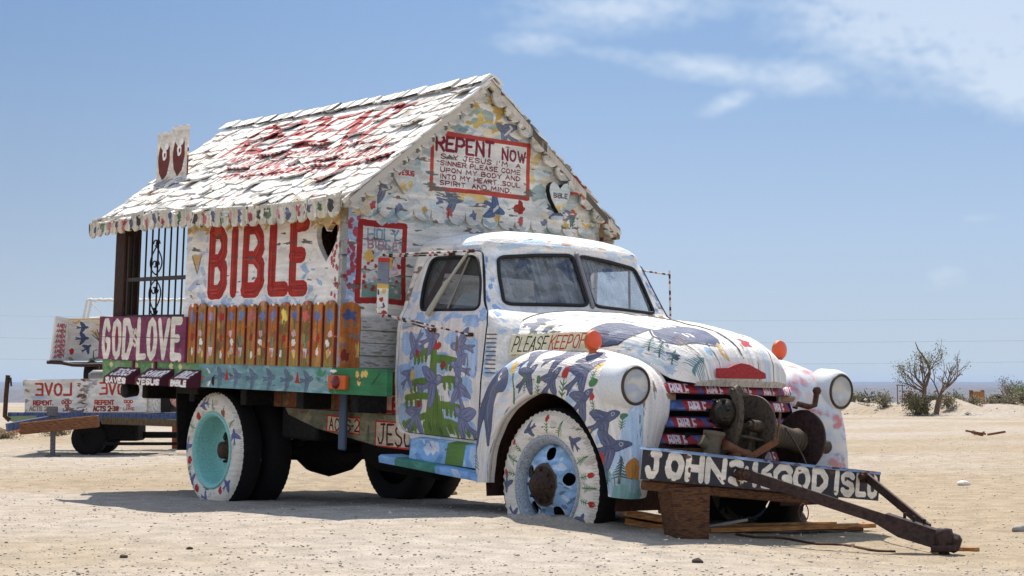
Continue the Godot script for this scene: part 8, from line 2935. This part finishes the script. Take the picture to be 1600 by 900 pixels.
	for q in [[12.3, 1.3], [12.4, -1.3], [9.2, 1.3], [9.3, -1.3], [6.2, 1.3], [6.3, -1.3]]:
		m = MB.new()
		var pts := []
		for k in 25:
			var x := lerpf(-120, 150, k / 24.0)
			pts.append(Vector3(x, q[0] - 1.6 * sin(PI * k / 24.0), q[1]))
		tube(m, pts, 0.006, 4, false)
		obj("wire", m, wm, t)
	# red log and dry weeds on the left
	m = MB.new()
	tube(m, [Vector3(-0.55, 0.05, 0), Vector3(-0.5, 0.06, 0), Vector3(0.1, 0.075, 0.02), Vector3(0.55, 0.055, 0), Vector3(0.58, 0.05, 0)], [0.03, 0.05, 0.06, 0.055, 0.03], 8)
	var lg := obj("red_log", m, grainy([Color(0.62, 0.25, 0.19), Color(0.72, 0.33, 0.26), Color(0.66, 0.4, 0.32)], 0.4, 0.03, 4, 4, 0.85, 0.2, 99))
	lg.position = Vector3(-9.3, ground_h(-9.3, -31.5), -31.5)
	tag(lg, "red painted log lying on the sand left of the trailer", "log")
	for k in 3:
		var x := -8.0 + 0.75 * k
		bush("dry_weeds", "low straw coloured weeds on the sand in front of the red log", "weeds", Vector3(x, ground_h(x, -27.0), -27.0 - 0.3 * k), 0.55, 0.14, 16, 0.035, [Color(0.42, 0.32, 0.18), Color(0.34, 0.26, 0.15), Color(0.48, 0.38, 0.24)], "dry weeds at the left edge")


# ---------------------------------------------------------------- timber and rubbish round the truck
func build_debris() -> void:
	var on := func(x: float, y: float, z: float) -> Vector3: return T.transform * Vector3(x, y, z)
	# tall timber block under the bumper
	var c: Vector3 = on.call(1.03, 0, 0.80)
	var gy := ground_h(c.x, c.z)
	var m := MB.new()
	var top: float = (T.transform * Vector3(1.03, 0.06, 0.80)).y - gy
	for s in [[-0.16, -0.125, 0.16, 0.125]]:
		var bt := [Vector3(-0.07, -0.03, 0.09), Vector3(0.11, -0.03, 0.09), Vector3(0.11, -0.03, -0.09), Vector3(-0.07, -0.03, -0.09)]
		var tp := [Vector3(-0.12, top, 0.09), Vector3(0.12, top, 0.09), Vector3(0.12, top, -0.09), Vector3(-0.12, top, -0.09)]
		for k in 4:
			var j := (k + 1) % 4
			m.quad(bt[k], bt[j], tp[j], tp[k])
		m.quad(tp[0], tp[1], tp[2], tp[3])
	var o := obj("timber_block", m, M.block)
	o.position = Vector3(c.x, gy, c.z)
	o.rotation.y = 0.35
	tag(o, "upright brown timber block propping up the lettered bumper", "timber block")
	# curved plank leaning into the sand, near the front tyre
	var plank := func(called: String, label: String, a: Vector3, b: Vector3, w: float, th: float, bow: float, mat: Material) -> void:
		var mm := MB.new()
		var d := b - a
		var x := d.normalized()
		var z := x.cross(Vector3.UP).normalized()
		var y := z.cross(x)
		var f := func(s: float, t: float, top_: float) -> Vector3: return a + d * s + z * (t - 0.5) * w * (1.0 - 0.25 * s * s) + y * (top_ * th - bow * 4 * s * (1 - s))
		grid(mm, 10, 1, func(s, t): return f.call(s, t, 1.0))
		grid(mm, 10, 1, func(s, t): return f.call(s, t, 0.0), null, true)
		for e in [0.0, 1.0]:
			grid(mm, 10, 1, func(s, t): return f.call(s, e, t))
			grid(mm, 1, 1, func(s, t): return f.call(e, s, t))
		var ob := obj(called, mm, mat)
		tag(ob, label, "plank")
	var gp := func(u: float, v: float, lift: float) -> Vector3:
		# where that line of sight from the spot of the photograph meets the sand
		var dr := Vector3((u - 800.0) / 2665.0, (612.0 - v) / 2665.0, -1.0)
		var s := 9.5
		for k in 20:
			var q := dr * s + Vector3(0, 0.8, 0)
			s += (q.y - ground_h(q.x, q.z) - lift) / -dr.y * 0.8
		return dr * s + Vector3(0, 0.8, 0)
	plank.call("split_plank", "bowed split plank with one end raised beside the front tyre", gp.call(972, 803, 0.05), gp.call(1098, 826, 0.0), 0.16, 0.035, 0.0, M.plank)
	plank.call("split_plank", "short thin plank lying across the bowed one near the tyre", gp.call(980, 816, 0.0), gp.call(1090, 831, 0.0), 0.10, 0.035, 0.01, M.plank)
	plank.call("splintered_board", "long splintered board on the sand under the tow bar", gp.call(1100, 829, 0.0), gp.call(1358, 822, 0.02), 0.11, 0.025, 0.0, M.plank)
	plank.call("splintered_board", "narrow splinter of board behind the long one", gp.call(1120, 822, 0.0), gp.call(1300, 818, 0.01), 0.06, 0.02, 0.0, M.plank)
	plank.call("splintered_board", "broken grey brown lath sticking out towards the far front tyre", gp.call(1100, 824, 0.0), gp.call(1165, 812, 0.06), 0.03, 0.015, 0.0, M.grey_board)
	plank.call("splintered_board", "broken end of board beside the tip of the long board", gp.call(1230, 826, 0.0), gp.call(1345, 827, 0.01), 0.05, 0.02, 0.0, M.wood)
	plank.call("wood_chip", "small orange wood chip on the sand right of the hitch", gp.call(1494, 858, 0.0), gp.call(1522, 859, 0.0), 0.05, 0.02, 0.0, M.plank)
	# stones
	var stone := func(u: float, v: float, s: float, col: Color, label: String) -> void:
		var mm := MB.new()
		grid(mm, 12, 7, func(a, b):
			var n := Vector3(cos(a * TAU) * sin(b * PI), cos(b * PI), sin(a * TAU) * sin(b * PI))
			var r: float = s * (1.0 + 0.5 * hn.get_noise_3d(n.x * 2 + u, n.y * 2, n.z * 2))
			return Vector3(n.x * r, n.y * r * 0.55, n.z * r * 0.8))
		var ob := obj("stone", mm, plain(col, 0.95))
		ob.position = gp.call(u, v, 0.0) + Vector3(0, s * 0.25, 0)
		tag(ob, label, "stone")
	stone.call(1232, 813, 0.12, Color(0.24, 0.2, 0.17), "dark rounded stone behind the splintered boards")
	stone.call(1502, 757, 0.055, Color(0.88, 0.86, 0.82), "white flat stone on the sand right of the bumper")
	stone.call(1588, 828, 0.05, Color(0.62, 0.6, 0.57), "grey stone at the right edge of the photo")
	stone.call(1040, 800, 0.07, Color(0.36, 0.29, 0.23), "brown clod between front tyre and timber block")
	stone.call(705, 772, 0.05, Color(0.50, 0.40, 0.30), "small brown clod beside the inner rear tyre")
	stone.call(1458, 862, 0.03, Color(0.55, 0.5, 0.45), "pebble under the tip of the tow hitch")
	stone.call(198, 869, 0.02, Color(0.3, 0.26, 0.22), "dark pebble in the foreground at lower left")
	stone.call(300, 856, 0.018, Color(0.28, 0.2, 0.15), "brown pebble in the foreground at lower left")
	stone.call(1087, 877, 0.028, Color(0.25, 0.21, 0.18), "dark stone in the foreground below the timber block")
	# small heap of broken wood on the right
	for k in 5:
		var a: Vector3 = gp.call(1522 + 5 * k, 679 + (k % 3), 0.02 + 0.02 * k)
		plank.call("wood_scrap", ["leftmost scrap of the little wood heap on open sand", "second scrap from the left in the wood heap", "middle scrap of broken wood in the heap", "fourth scrap from the left in the wood heap", "rightmost scrap of the little wood heap on open sand"][k], a, a + Vector3(rng.randf_range(-0.3, 0.4), 0.05, rng.randf_range(-0.3, 0.3)), 0.06, 0.03, 0.0, M.wood)
	# loop of wire hanging from the tow bar and cable on the sand
	m = MB.new()
	var ring := []
	for k in 17:
		var a := TAU * k / 16 + 0.4
		ring.append(on.call(1.42, -0.02, 0.245) + Vector3(cos(a) * 0.027, sin(a) * 0.05 - 0.045, 0))
	tube(m, ring, 0.0035, 5, false)
	tag(obj("wire_loop", m, M.rust), "loop of rusty wire hanging below the tow bar", "wire")
	m = MB.new()
	var cb := []
	for k in 19:
		var u := lerpf(1148, 1395, k / 18.0)
		cb.append(gp.call(u, lerpf(833, 860, pow(k / 18.0, 1.1)) + 1.5 * sin(k * 0.9), 0.006))
	tube(m, cb, 0.008, 5)
	tag(obj("cable", m, M.rust), "thin rusty cable lying on the sand below the tow bar", "cable")
